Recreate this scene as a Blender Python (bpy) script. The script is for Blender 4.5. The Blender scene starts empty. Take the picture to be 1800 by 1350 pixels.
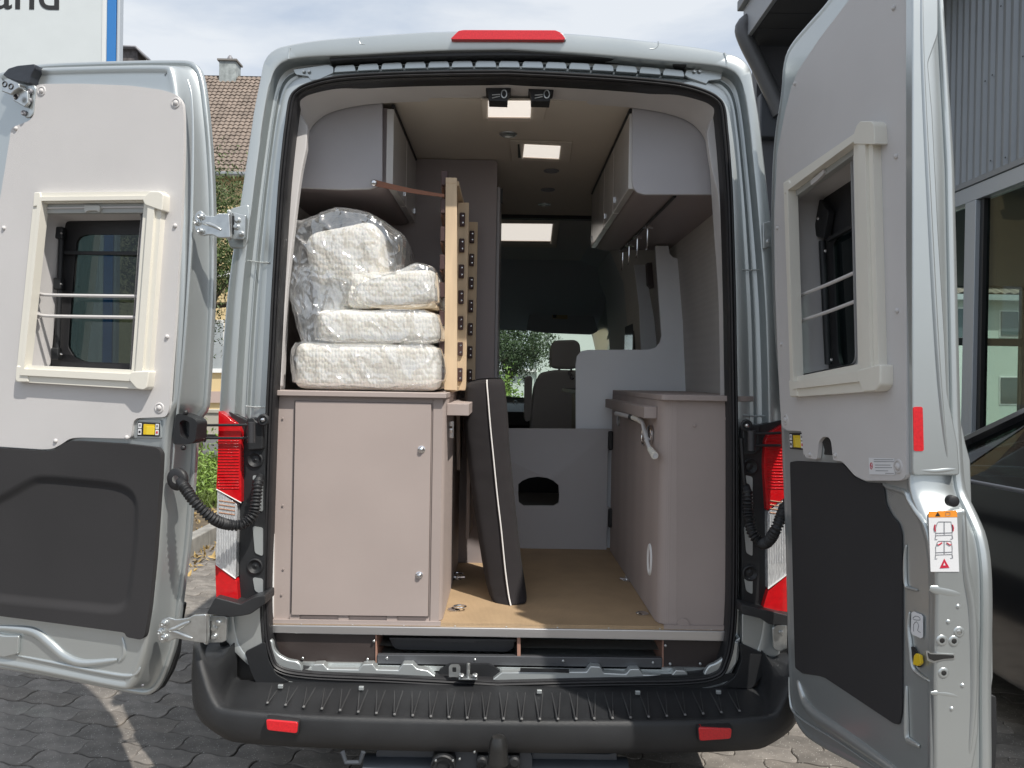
import bpy, bmesh, math, random
from mathutils import Vector, Matrix, noise
from mathutils.geometry import tessellate_polygon
random.seed(7)
SC = bpy.context.scene
COL = SC.collection
# ------------------------------------------------------------------ camera
FOC = 1352.0
CAM = Vector((0.015, -2.5, 1.51))
yc = Vector((-8 / FOC, 8 / FOC, 1.0)).normalized()          # world +Y in (right, up, forward)
roll = math.radians(0.95)
zc = Vector((math.sin(roll), math.cos(roll), 0.0)); zc = (zc - zc.dot(yc) * yc).normalized()
xc = yc.cross(zc) * -1.0
if xc.x < 0: xc = -xc
ROWS = (xc, yc, zc)
def c2w(v): return Vector((xc.dot(v), yc.dot(v), zc.dot(v)))
R_, U_, F_ = c2w(Vector((1, 0, 0))), c2w(Vector((0, 1, 0))), c2w(Vector((0, 0, 1)))
cd = bpy.data.cameras.new('camera'); cam = bpy.data.objects.new('camera', cd); COL.objects.link(cam)
cd.sensor_width = 36; cd.lens = 36 * FOC / 1800; cd.clip_start = 0.05; cd.clip_end = 800
cam.matrix_world = Matrix(((R_.x, U_.x, -F_.x, CAM.x), (R_.y, U_.y, -F_.y, CAM.y), (R_.z, U_.z, -F_.z, CAM.z), (0, 0, 0, 1)))
SC.camera = cam
# ------------------------------------------------------------------ world, sun
SUN = Vector((0.64 * 0.57, -0.77 * 0.57, 0.82)).normalized()
SKY_STRENGTH, SUN_STRENGTH, EXPOSURE = 0.115, 3.9, 0.36
w = bpy.data.worlds.new('World'); SC.world = w; w.use_nodes = True
nt = w.node_tree; nd = nt.nodes; lk = nt.links; nd.clear()
o_ = nd.new('ShaderNodeOutputWorld'); bg = nd.new('ShaderNodeBackground')
sky = nd.new('ShaderNodeTexSky'); sky.sky_type = 'NISHITA'; sky.sun_disc = False
sky.sun_elevation = math.asin(SUN.z); sky.sun_rotation = math.atan2(SUN.x, SUN.y)
sky.air_density = 1.2; sky.dust_density = 2.0
tc = nd.new('ShaderNodeTexCoord'); mp = nd.new('ShaderNodeMapping'); mp.inputs['Scale'].default_value = (1.0, 1.0, 2.6)
mp.inputs['Rotation'].default_value = (0.2, 0.5, 0.3)
n1 = nd.new('ShaderNodeTexNoise'); n1.inputs['Scale'].default_value = 2.6; n1.inputs['Detail'].default_value = 9; n1.inputs['Roughness'].default_value = 0.55; n1.inputs['Distortion'].default_value = 0.35
cr = nd.new('ShaderNodeValToRGB')
cr.color_ramp.elements[0].position = 0.38; cr.color_ramp.elements[0].color = (3.7, 4.3, 5.2, 1)
cr.color_ramp.elements[1].position = 0.62; cr.color_ramp.elements[1].color = (6.3, 6.5, 6.7, 1)
mx = nd.new('ShaderNodeMix'); mx.data_type = 'RGBA'; mx.inputs['Factor'].default_value = 0.82
bg.inputs['Strength'].default_value = SKY_STRENGTH
lk.new(tc.outputs['Generated'], mp.inputs['Vector']); lk.new(mp.outputs['Vector'], n1.inputs['Vector'])
lk.new(n1.outputs['Fac'], cr.inputs['Fac']); lk.new(sky.outputs['Color'], mx.inputs['A']); lk.new(cr.outputs['Color'], mx.inputs['B'])
lk.new(mx.outputs['Result'], bg.inputs['Color']); lk.new(bg.outputs['Background'], o_.inputs['Surface'])
sl = bpy.data.lights.new('sun', 'SUN'); sl.energy = SUN_STRENGTH; sl.angle = math.radians(0.6); sl.color = (1.0, 0.95, 0.87)
so = bpy.data.objects.new('sun', sl); COL.objects.link(so); so.location = (5, -6, 8)
so.rotation_euler = (-SUN).to_track_quat('-Z', 'Y').to_euler()
SC.view_settings.view_transform = 'Standard'; SC.view_settings.look = 'None'; SC.view_settings.exposure = EXPOSURE; SC.view_settings.gamma = 1
SC.view_settings.use_curve_mapping = False
SC.render.engine = 'CYCLES'
SC.cycles.max_bounces = 10; SC.cycles.diffuse_bounces = 7; SC.cycles.transparent_max_bounces = 24; SC.cycles.transmission_bounces = 8

# ------------------------------------------------------------------ helpers
def ray(px, py):
    return (R_ * ((px - 900) / FOC) - U_ * ((py - 675) / FOC) + F_)
def hit(px, py, o, n):
    d = ray(px, py); return CAM + d * ((o - CAM).dot(n) / d.dot(n))
class Plane:
    """a real plane of the place: origin, direction along it, normal towards the viewer"""
    def __init__(s, o, u, n=None):
        s.o = Vector(o); s.u = Vector(u).normalized(); s.v = Vector((0, 0, 1))
        s.v = (s.v - s.v.dot(s.u) * s.u).normalized()
        s.n = s.u.cross(s.v); 
        if s.n.dot(CAM - s.o) < 0: s.n = -s.n
        if n is not None: s.n = Vector(n)
    def px(s, x, y, h=0.0): return hit(x, y, s.o + s.n * h, s.n)
    def uv(s, p): return ((p - s.o).dot(s.u), (p - s.o).dot(s.v))
    def at(s, u, v, h=0.0): return s.o + s.u * u + s.v * v + s.n * h
def YP(Y): return Plane((0, Y, 0), (1, 0, 0))
def XP(X): return Plane((X, 0, 0), (0, 1, 0))
def ZP(x, y, z): return hit(x, y, Vector((0, 0, z)), Vector((0, 0, 1)))

def tag(o, label=None, cat=None, group=None, kind=None):
    if label: o['label'] = label
    if cat: o['category'] = cat
    if group: o['group'] = group
    if kind: o['kind'] = kind
    return o
def empty(name, loc, label, cat, group=None):
    o = bpy.data.objects.new(name, None); COL.objects.link(o); o.location = loc; o.empty_display_size = 0.1
    o['_l'] = 1; del o['_l']
    return tag(o, label, cat, group)
def wm(o):
    m = Matrix.LocRotScale(o.location, o.rotation_euler, o.scale)
    return (wm(o.parent) @ o.matrix_parent_inverse @ m) if o.parent else m
def setpar(o, p):
    o.parent = p; o.matrix_parent_inverse = wm(p).inverted()
def ob(name, verts, faces, mat, parent=None, smooth=35, bevel=0, seg=2, local=False, sub=0):
    me = bpy.data.meshes.new(name); me.from_pydata([tuple(v) for v in verts], [], faces)
    bm = bmesh.new(); bm.from_mesh(me); bmesh.ops.recalc_face_normals(bm, faces=bm.faces); bm.to_mesh(me); bm.free()
    me.validate(); me.materials.append(mat)
    if smooth:
        me.polygons.foreach_set('use_smooth', [True] * len(me.polygons)); me.set_sharp_from_angle(angle=math.radians(smooth))
    o = bpy.data.objects.new(name, me); COL.objects.link(o)
    if parent is not None:
        if local: o.parent = parent
        else: setpar(o, parent)
    if bevel:
        b = o.modifiers.new('bevel', 'BEVEL'); b.width = bevel; b.segments = seg; b.limit_method = 'ANGLE'; b.angle_limit = math.radians(40); b.harden_normals = True
    if sub:
        s = o.modifiers.new('sub', 'SUBSURF'); s.levels = sub; s.render_levels = sub
    return o
class MB:
    def __init__(s): s.v = []; s.f = []
    def add(s, v, f):
        k = len(s.v); s.v += [Vector(a) for a in v]; s.f += [tuple(i + k for i in q) for q in f]; return s
    def box(s, a, b, M=None):
        x0, y0, z0 = a; x1, y1, z1 = b
        v = [(x0, y0, z0), (x1, y0, z0), (x1, y1, z0), (x0, y1, z0), (x0, y0, z1), (x1, y0, z1), (x1, y1, z1), (x0, y1, z1)]
        v = [Vector(q) for q in v]
        if M: v = [M @ q for q in v]
        return s.add(v, [(0, 3, 2, 1), (4, 5, 6, 7), (0, 1, 5, 4), (1, 2, 6, 5), (2, 3, 7, 6), (3, 0, 4, 7)])
    def tube(s, pts, r, seg=10, cap=True, closed=False):
        pts = [Vector(p) for p in pts]; n = len(pts); rr_ = r if isinstance(r, (list, tuple)) else [r] * n
        ref = None; rings = []
        for i, p in enumerate(pts):
            a = pts[i - 1] if (i > 0 or closed) else p; b = pts[(i + 1) % n] if (i < n - 1 or closed) else p
            t = (b - a).normalized()
            if ref is None: ref = t.orthogonal().normalized()
            ref = (ref - ref.dot(t) * t).normalized(); w_ = t.cross(ref)
            rings.append([p + (ref * math.cos(q * 2 * math.pi / seg) + w_ * math.sin(q * 2 * math.pi / seg)) * rr_[i] for q in range(seg)])
        v = [q for r_ in rings for q in r_]; f = []
        for i in range(n if closed else n - 1):
            for q in range(seg):
                a = i * seg + q; b = i * seg + (q + 1) % seg; j = ((i + 1) % n) * seg
                f.append((a, b, j + (q + 1) % seg, j + q))
        if cap and not closed: f.append(tuple(range(seg - 1, -1, -1))); f.append(tuple(range((n - 1) * seg, n * seg)))
        return s.add(v, f)
    def cyl(s, a, b, r, r2=None, seg=20): return s.tube([a, b], [r, r if r2 is None else r2], seg)
    def lathe(s, c, axis, prof, seg=24):
        """prof: list of (radius, distance along the axis)"""
        axis = Vector(axis).normalized(); c = Vector(c); u = axis.orthogonal().normalized(); w_ = axis.cross(u)
        v = []; f = []
        for r, h in prof:
            for q in range(seg):
                a = q * 2 * math.pi / seg; v.append(c + axis * h + (u * math.cos(a) + w_ * math.sin(a)) * max(r, 1e-5))
        for i in range(len(prof) - 1):
            for q in range(seg): a = i * seg + q; b = i * seg + (q + 1) % seg; f.append((a, b, b + seg, a + seg))
        return s.add(v, f)
    def loops(s, L, closed=True, capa=False, capb=False):
        n = len(L[0]); v = [p for l in L for p in l]; f = []
        for i in range(len(L) - 1):
            for q in range(n if closed else n - 1):
                f.append((i * n + q, i * n + (q + 1) % n, (i + 1) * n + (q + 1) % n, (i + 1) * n + q))
        if capa: f.append(tuple(range(n)))
        if capb: f.append(tuple(range((len(L) - 1) * n, len(L) * n)))
        return s.add(v, f)
    def plate(s, outer, holes, n, th):
        """outline (and holes) given as front points, thickness th away from n"""
        if not holes:
            N = len(outer); o2 = list(outer); return s.add(o2 + [p - Vector(n) * th for p in o2], [tuple(range(N)), tuple(range(2 * N - 1, N - 1, -1))] + [(q, (q + 1) % N, (q + 1) % N + N, q + N) for q in range(N)])
        L = [list(outer)] + [list(h) for h in holes]
        u = Vector(n).orthogonal().normalized(); w_ = Vector(n).cross(u)
        flat = [[Vector((p.dot(u), p.dot(w_), 0)) for p in l] for l in L]
        tri = tessellate_polygon(flat); pts = [p for l in L for p in l]; N = len(pts)
        v = pts + [p - Vector(n) * th for p in pts]
        f = [tuple(t) for t in tri] + [tuple(i + N for i in reversed(t)) for t in tri]
        k = 0
        for l in L:
            m = len(l)
            for q in range(m): a = k + q; b = k + (q + 1) % m; f.append((a, b, b + N, a + N))
            k += m
        return s.add(v, f)
    def build(s, name, mat, parent=None, **k): return ob(name, s.v, s.f, mat, parent, **k)
def chaikin(p, k=2, closed=True):
    p = [Vector(q) for q in p]
    for _ in range(k):
        r = []; n = len(p)
        for i in range(n if closed else n - 1):
            a, b = p[i], p[(i + 1) % n]; r += [a * .75 + b * .25, a * .25 + b * .75]
        if not closed: r = [p[0]] + r + [p[-1]]
        p = r
    return p
def rnd2(pts, r, k=4):
    """round the corners of a 2-D polygon"""
    out = []; n = len(pts)
    for i in range(n):
        p = Vector(pts[i]).to_2d(); a = Vector(pts[i - 1]).to_2d(); b = Vector(pts[(i + 1) % n]).to_2d()
        ra = min(r, (a - p).length * .45); rb = min(r, (b - p).length * .45)
        A = p + (a - p).normalized() * ra; B = p + (b - p).normalized() * rb
        for j in range(k + 1):
            t = j / k; out.append(A * (1 - t) ** 2 + p * 2 * t * (1 - t) + B * t * t)
    return out
def catmull(p, m=6, closed=False):
    p = [Vector(q) for q in p]; n = len(p); out = []
    for i in range(n if closed else n - 1):
        a = p[i - 1] if (i > 0 or closed) else p[i]; b = p[i]; c = p[(i + 1) % n]; d = p[(i + 2) % n] if (i + 2 < n or closed) else c
        for j in range(m):
            t = j / m; out.append(0.5 * ((2 * b) + (c - a) * t + (2 * a - 5 * b + 4 * c - d) * t * t + (3 * b - a - 3 * c + d) * t ** 3))
    if not closed: out.append(p[-1])
    return out
def inset2(pts, d):
    """inset a closed 2-D polygon by d (positive = inwards)"""
    n = len(pts); ar = sum(pts[i].x * pts[(i + 1) % n].y - pts[(i + 1) % n].x * pts[i].y for i in range(n)); sg = 1 if ar > 0 else -1
    out = []
    for i in range(n):
        a, p, b = pts[i - 1], pts[i], pts[(i + 1) % n]
        e1 = (p - a); e2 = (b - p)
        if e1.length < 1e-7: e1 = e2
        if e2.length < 1e-7: e2 = e1
        e1 = e1.normalized(); e2 = e2.normalized()
        n1_ = Vector((-e1.y, e1.x)) * sg; n2_ = Vector((-e2.y, e2.x)) * sg; m = (n1_ + n2_)
        if m.length < 1e-6: m = n1_
        m.normalize(); out.append(p + m * d / max(0.5, m.dot(n1_)))
    return out
def resample(pts, n):
    P = list(pts) + [pts[0]]; L = [0]
    for i in range(len(P) - 1): L.append(L[-1] + (P[i + 1] - P[i]).length)
    out = []; j = 0
    for i in range(n):
        t = L[-1] * i / n
        while L[j + 1] < t: j += 1
        out.append(P[j].lerp(P[j + 1], (t - L[j]) / max(1e-9, L[j + 1] - L[j])))
    return out
def pxplate(mb, pts, plane, h, th, holes=(), r=0):
    """plate whose outline was read off the photograph, lying on a real plane of the place"""
    def cv(l):
        q = [Vector(plane.uv(plane.px(x, y, h))) for x, y in l]
        if r: q = rnd2(q, r)
        return [plane.at(a.x, a.y, h) for a in q]
    return mb.plate(cv(pts), [cv(l) for l in holes], plane.n, th)
def copyobj(o, parent=None, loc=None):
    c = o.copy(); COL.objects.link(c)
    if parent is not None: c.parent = parent
    if loc is not None: c.location = loc
    for ch in list(o.children): copyobj(ch, c)
    return c

# ------------------------------------------------------------------ materials
def mat(name, col, rough=.5, metal=0., var=0., vscale=6., bump=0., bscale=200., coat=0., spec=None, emit=0., tint=None, alpha=None, trans=0., weave=0., wscale=900., speck=0., stretch=None, dirt=0.):
    m = bpy.data.materials.new(name); m.use_nodes = True; t = m.node_tree; N = t.nodes; L = t.links
    b = N['Principled BSDF']; b.inputs['Base Color'].default_value = (*col, 1); b.inputs['Roughness'].default_value = rough; b.inputs['Metallic'].default_value = metal
    if coat: b.inputs['Coat Weight'].default_value = coat; b.inputs['Coat Roughness'].default_value = .08
    if spec is not None: b.inputs['Specular IOR Level'].default_value = spec
    if trans: b.inputs['Transmission Weight'].default_value = trans
    if emit: b.inputs['Emission Color'].default_value = (*col, 1); b.inputs['Emission Strength'].default_value = emit
    if alpha is not None: b.inputs['Alpha'].default_value = alpha
    tc = N.new('ShaderNodeTexCoord'); src = tc.outputs['Object']
    if stretch:
        mp = N.new('ShaderNodeMapping'); mp.inputs['Scale'].default_value = stretch; L.new(src, mp.inputs['Vector']); src = mp.outputs['Vector']
    cout = None
    if var:
        n = N.new('ShaderNodeTexNoise'); n.inputs['Scale'].default_value = vscale; n.inputs['Detail'].default_value = 5; L.new(src, n.inputs['Vector'])
        r = N.new('ShaderNodeMapRange'); r.inputs['From Min'].default_value = .3; r.inputs['From Max'].default_value = .7; r.inputs['To Min'].default_value = 1 - var; r.inputs['To Max'].default_value = 1 + var
        L.new(n.outputs['Fac'], r.inputs['Value'])
        x = N.new('ShaderNodeMix'); x.data_type = 'RGBA'; x.blend_type = 'MULTIPLY'; x.inputs['Factor'].default_value = 1; x.inputs['A'].default_value = (*col, 1)
        L.new(r.outputs['Result'], x.inputs['B']); cout = x.outputs['Result']
        q = N.new('ShaderNodeMapRange'); q.inputs['To Min'].default_value = max(0, rough - .07); q.inputs['To Max'].default_value = min(1, rough + .09); L.new(n.outputs['Fac'], q.inputs['Value']); L.new(q.outputs['Result'], b.inputs['Roughness'])
    hs = []
    if weave:
        ws = []
        for ax in ('X', 'Y', 'Z'):
            wv = N.new('ShaderNodeTexWave'); wv.wave_type = 'BANDS'; wv.bands_direction = ax; wv.inputs['Scale'].default_value = wscale / 20; wv.inputs['Distortion'].default_value = 1.2; wv.inputs['Detail'].default_value = 2; wv.inputs['Detail Scale'].default_value = 4
            L.new(src, wv.inputs['Vector']); ws.append(wv.outputs['Fac'])
        a = N.new('ShaderNodeMath'); L.new(ws[0], a.inputs[0]); L.new(ws[1], a.inputs[1]); a.operation = 'ADD'
        c = N.new('ShaderNodeMath'); L.new(a.outputs[0], c.inputs[0]); L.new(ws[2], c.inputs[1]); c.operation = 'ADD'
        r = N.new('ShaderNodeMapRange'); r.inputs['From Max'].default_value = 3; r.inputs['To Min'].default_value = 1 - weave; r.inputs['To Max'].default_value = 1 + weave; L.new(c.outputs[0], r.inputs['Value'])
        x = N.new('ShaderNodeMix'); x.data_type = 'RGBA'; x.blend_type = 'MULTIPLY'; x.inputs['Factor'].default_value = 1
        if cout: L.new(cout, x.inputs['A'])
        else: x.inputs['A'].default_value = (*col, 1)
        L.new(r.outputs['Result'], x.inputs['B']); cout = x.outputs['Result']; hs.append(c.outputs[0])
    if speck:
        v = N.new('ShaderNodeTexVoronoi'); v.inputs['Scale'].default_value = 170; L.new(src, v.inputs['Vector'])
        r = N.new('ShaderNodeValToRGB'); r.color_ramp.elements[0].position = .04; r.color_ramp.elements[0].color = (1, 1, 1, 1); r.color_ramp.elements[1].position = .10; r.color_ramp.elements[1].color = (0, 0, 0, 1)
        w2 = N.new('ShaderNodeTexWhiteNoise'); L.new(v.outputs['Position'], w2.inputs['Vector'])
        g = N.new('ShaderNodeMath'); g.operation = 'GREATER_THAN'; g.inputs[1].default_value = .9; L.new(w2.outputs['Value'], g.inputs[0])
        r0 = N.new('ShaderNodeValToRGB'); r0.color_ramp.elements[0].position = .2; r0.color_ramp.elements[0].color = (1, 1, 1, 1); r0.color_ramp.elements[1].position = .5; r0.color_ramp.elements[1].color = (0, 0, 0, 1); L.new(v.outputs['Distance'], r0.inputs['Fac'])
        p = N.new('ShaderNodeMath'); p.operation = 'MULTIPLY'; L.new(r0.outputs['Color'], p.inputs[0]); L.new(g.outputs[0], p.inputs[1])
        x = N.new('ShaderNodeMix'); x.data_type = 'RGBA'; x.inputs['B'].default_value = (speck, speck * .97, speck * .9, 1); L.new(p.outputs[0], x.inputs['Factor'])
        if cout: L.new(cout, x.inputs['A'])
        else: x.inputs['A'].default_value = (*col, 1)
        cout = x.outputs['Result']
    if cout: L.new(cout, b.inputs['Base Color'])
    if bump:
        n = N.new('ShaderNodeTexNoise'); n.inputs['Scale'].default_value = bscale; n.inputs['Detail'].default_value = 3; L.new(src, n.inputs['Vector'])
        h = n.outputs['Fac']
        if hs:
            a = N.new('ShaderNodeMath'); a.operation = 'ADD'; L.new(h, a.inputs[0]); L.new(hs[0], a.inputs[1]); h = a.outputs[0]
        bp = N.new('ShaderNodeBump'); bp.inputs['Strength'].default_value = bump; bp.inputs['Distance'].default_value = .002; L.new(h, bp.inputs['Height']); L.new(bp.outputs['Normal'], b.inputs['Normal'])
    return m
def glassmat(name, tint, refl=1.0, ior=1.45, rough=.0):
    m = bpy.data.materials.new(name); m.use_nodes = True; t = m.node_tree; N = t.nodes; L = t.links; N.clear()
    o = N.new('ShaderNodeOutputMaterial'); tr = N.new('ShaderNodeBsdfTransparent'); tr.inputs['Color'].default_value = (*tint, 1)
    g = N.new('ShaderNodeBsdfGlossy'); g.inputs['Roughness'].default_value = rough; g.inputs['Color'].default_value = (refl, refl, refl, 1)
    f = N.new('ShaderNodeLayerWeight'); x = N.new('ShaderNodeMixShader'); p = N.new('ShaderNodeMath'); p.operation = 'POWER'; p.inputs[1].default_value = 4.5; L.new(f.outputs['Facing'], p.inputs[0]); r = N.new('ShaderNodeMath'); r.operation = 'MULTIPLY_ADD'; r.inputs[1].default_value = .8; r.inputs[2].default_value = .045; L.new(p.outputs[0], r.inputs[0])
    L.new(r.outputs[0], x.inputs[0]); L.new(tr.outputs[0], x.inputs[1]); L.new(g.outputs[0], x.inputs[2]); L.new(x.outputs[0], o.inputs['Surface'])
    return m
M = {}
M['silver'] = mat('silver_paint', (.52, .555, .56), .32, .7, var=.03, vscale=3, coat=.35, bump=.05, bscale=900)
M['silver_in'] = mat('silver_paint_inside', (.52, .55, .55), .36, .65, var=.05, vscale=5, bump=.08, bscale=600)
M['rubber'] = mat('black_rubber', (.018, .018, .02), .5, bump=.15, bscale=300, var=.15, vscale=20)
M['black'] = mat('black_plastic', (.014, .015, .017), .48, bump=.4, bscale=700, var=.15, vscale=8)
M['bumper'] = mat('bumper_plastic', (.021, .022, .024), .42, bump=.5, bscale=900, var=.22, vscale=7)
M['greyplastic'] = mat('grey_plastic', (.56, .545, .54), .55, bump=.2, bscale=600, var=.04)
M['trim'] = mat('door_trim_grey', (.58, .565, .56), .55, bump=.3, bscale=900, var=.03, vscale=4)
M['felt'] = mat('dark_felt', (.030, .029, .031), .92, bump=.6, bscale=1100, var=.12, vscale=3)
M['cream'] = mat('cream_plastic', (.74, .715, .64), .38, var=.02)
M['white'] = mat('white_plastic', (.78, .78, .77), .4)
M['laminate'] = mat('linen_laminate', (.375, .315, .293), .62, var=.05, vscale=3, weave=.11, wscale=3600, bump=.15)
M['laminate_lt'] = mat('pale_blue_grey_board', (.80, .825, .86), .6, var=.02, weave=.03, wscale=2600)
M['locker'] = mat('locker_end_board', (.43, .42, .44), .6, var=.03, weave=.08, wscale=3600, bump=.12)
M['lockdoor'] = mat('locker_door_gloss', (.50, .48, .46), .16, var=.02)
M['ceil'] = mat('ceiling_lining', (.60, .55, .48), .85, weave=.06, wscale=2600, bump=.2)
M['lining'] = mat('wall_lining', (.52, .50, .48), .85, weave=.06, wscale=2600, bump=.25, var=.04)
M['darkfab'] = mat('cab_dark_lining', (.42, .45, .48), .9, bump=.3)
M['floor'] = mat('woven_vinyl_floor', (.42, .295, .175), .7, var=.09, vscale=9, weave=.30, wscale=1500, bump=.35)
M['alu'] = mat('brushed_aluminium', (.60, .60, .61), .33, .9, var=.05, vscale=30, stretch=(.05, 1, 1))
M['zinc'] = mat('zinc_steel', (.58, .60, .60), .3, .9, var=.12, vscale=40, bump=.1)
M['chrome'] = mat('chrome', (.75, .75, .76), .12, 1.)
M['board'] = mat('phenolic_board', (.040, .030, .028), .5, var=.1, bump=.1)
M['ply'] = mat('birch_plywood', (.62, .47, .31), .5, var=.09, vscale=9, stretch=(4, 4, .5), bump=.1)
M['plyedge'] = mat('plywood_edge', (.40, .26, .17), .6, var=.2, vscale=60)
M['slat'] = mat('brown_slat', (.17, .085, .06), .45, var=.15, vscale=20)
M['leather'] = mat('brown_strap', (.24, .098, .055), .55, var=.1, vscale=50, bump=.2)
M['cushion'] = mat('dark_cushion_fabric', (.023, .020, .022), .95, weave=.12, wscale=5000, bump=.5, var=.12, vscale=12)
M['piping'] = mat('white_piping', (.72, .70, .68), .6)
M['seat'] = mat('seat_fabric', (.50, .48, .47), .9, weave=.1, wscale=3000, bump=.3)
M['foam'] = mat('mattress_cover', (.78, .74, .66), .85, var=.05, vscale=7, bump=.5, bscale=140)
M['foamin'] = mat('mattress_foam', (.68, .55, .38), .9, var=.08)
M['red'] = mat('red_lens', (.55, .006, .010), .14, coat=.6, var=.12, vscale=60)
M['redmark'] = mat('red_reflector', (.60, .012, .02), .3, coat=.5, var=.15, vscale=200)
M['yellow'] = mat('yellow_plastic', (.75, .52, .02), .35)
M['orange'] = mat('orange_print', (.85, .30, .03), .5)
M['print'] = mat('sticker_white', (.74, .75, .77), .42)
M['ink'] = mat('black_ink', (.02, .02, .02), .5)
M['inkgrey'] = mat('grey_ink', (.22, .22, .24), .5)
M['inkred'] = mat('red_ink', (.55, .02, .05), .5)
M['glow'] = mat('skylight_diffuser', (.95, .88, .80), .5, emit=.62)  # pane emits in place of daylight coming through the skylight
M['glass_dark'] = glassmat('tinted_glass', (.20, .25, .25), .9)
M['glass_clear'] = glassmat('windscreen_glass', (.84, .93, .90), .8)
M['glass_green'] = glassmat('green_tinted_glass', (.80, .865, .835), .35)
# ================================================================== THE VAN
van = empty('camper_van', (0, 2.5, 0), 'silver high roof camper van seen from behind, both rear doors wide open', 'van')
Y0 = YP(0.0)
def half(pts, Y=0.0):
    """left half profile read off the photo -> world (X, Z), then mirrored"""
    P = YP(Y); return [Vector((p.x, p.z)) for p in (P.px(x, y) for x, y in pts)]
O_px = [(894, 53), (760, 55.5), (640, 63), (560, 70), (510, 78), (482, 87), (465, 106), (457, 140), (447, 190), (438, 250), (422, 360), (403, 490), (393, 600), (387, 700), (384, 780), (383, 900), (384, 1030), (392, 1110), (415, 1150), (470, 1190), (560, 1207), (700, 1213), (878, 1222)]
S_px = [(894, 121), (790, 122), (705, 124), (632, 127.5), (585, 132), (547, 141), (521, 153), (506, 172), (499, 215), (494, 255), (486, 340), (476, 500), (471, 600), (465, 720), (461, 830), (457, 960), (455, 1050), (457, 1110), (464, 1150), (482, 1182), (540, 1196), (690, 1203), (878, 1213)]
OH = catmull(half(O_px), 5); SH = catmull(half(S_px), 5)
OH[0].x = SH[0].x = 0; OH[-1].x = SH[-1].x = 0
NH = len(OH)
def full(h):   # mirror to a closed loop: left half (top -> bottom) then right half (bottom -> top)
    return [v.copy() for v in h] + [Vector((-v.x, v.y)) for v in reversed(h[1:-1])]
Ofl, Sfl = full(OH), full(SH)
Tp = [i / (NH - 1) for i in range(NH)]; TP = Tp + list(reversed(Tp[1:-1]))
def ring(fn, Yf):
    out = []
    for o, s, t in zip(Ofl, Sfl, TP):
        a = fn(t); p = o.lerp(s, a); out.append(Vector((p.x, Yf(t) if callable(Yf) else Yf, p.y)))
    return out
def sm(t, a, b): x = min(1, max(0, (t - a) / (b - a))); return x * x * (3 - 2 * x)
lip = lambda t: .52 - .17 * sm(t, .10, .26)
body = MB()
L = [ring(lambda t: -.16, .10), ring(lambda t: -.10, .045), ring(lambda t: -.03, .012), ring(lambda t: .04, 0.0), ring(lambda t: lip(t) - .05, -.002), ring(lambda t: lip(t) - .015, .0), ring(lambda t: lip(t), .008), ring(lambda t: lip(t) + .003, .03),
     ring(lambda t: lip(t) + .012, .055), ring(lambda t: lip(t) + .10, .06), ring(lambda t: lip(t) + .13, .050), ring(lambda t: lip(t) + .15, .050), ring(lambda t: lip(t) + .18, .066), ring(lambda t: lip(t) + .26, .068), ring(lambda t: lip(t) + .32, .045), ring(lambda t: .93, .036), ring(lambda t: 1.0, .04), ring(lambda t: 1.04, .10)]
body.loops(L)
body.build('rear_frame', M['silver'], van, smooth=50)
# roof and side shell running forward
def shellring(Y, top, grow=1.0, cut=None):
    out = []
    for o in OH:
        z = o.y; x = o.x * 1.045 * grow
        if z < .60: continue
        out.append((x, z))
    out = [(x, (z if z < 1.3 else 1.3 + (z + .03 - 1.3) * top)) for x, z in out]
    l = [Vector((x, Y, z)) for x, z in out]; return l + [Vector((-v.x, v.y, v.z)) for v in reversed(l[1:] if abs(l[0].x) < 1e-6 else l)]
sh = MB(); rr0 = ring(lambda t: -.155, .10)
first = [rr0[i] for i in range(NH) if OH[i].y >= .60]; first = first + [Vector((-v.x, v.y, v.z)) for v in reversed(first[1:])]
sh.loops([first] + [shellring(y, t, g) for y, t, g in ((.25, 1, 1), (2.2, 1.02, 1.0), (3.9, 1.0, .99), (4.35, .86, .97), (4.75, .55, .95))], closed=False)
sh.build('body_shell', M['silver'], van, smooth=50)
for s in (-1, 1):
    lo = MB(); q = [(0.12, .62), (0.12, .40), (.7, .36), (.8, .62), (1.0, .78), (1.4, .78), (1.6, .62), (1.7, .36), (4.2, .36), (4.3, .62), (4.5, .78), (4.9, .78), (5.1, .60), (5.2, .36), (5.75, .40), (5.80, .75), (5.6, 1.08), (5.2, 1.28), (4.75, 1.32), (4.75, .95), (3.9, .95), (3.9, .62)]
    lo.plate([Vector((s * .985, a, b)) for a, b in q], [], Vector((s, 0, 0)), .03); lo.build('side_panel', M['silver'], van)
    ar = MB(); 
    ar.plate([Vector((s * .955, a, b)) for a, b in ((4.75, 1.3), (5.2, 1.27), (5.1, 1.33), (4.74, 1.98), (4.62, 1.98))], [], Vector((s, 0, 0)), .04); ar.build('windscreen_pillar', M['silver'], van)
    for yy in (1.2, 4.7):
        wl = MB(); wl.lathe((s * .74, yy, .36), (s, 0, 0), [(.18, .0), (.22, .03), (.30, .02), (.345, .03), (.36, .06), (.36, .2), (.34, .235), (.24, .24), (.22, .20), (.06, .19), (.05, .22), (0, .22)], 40); wl.build('wheel', M['rubber'], van, smooth=40)
hd = MB(); hd.loops([[Vector((-.93, y, z)), Vector((-.5, y + e, z + .05)), Vector((0, y + e * 1.4, z + .07)), Vector((.5, y + e, z + .05)), Vector((.93, y, z))] for y, z, e in ((5.10, 1.27, .05), (5.6, 1.08, .07), (5.82, .75, .05), (5.8, .40, .04))], closed=False); hd.build('bonnet', M['silver'], van)
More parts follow.
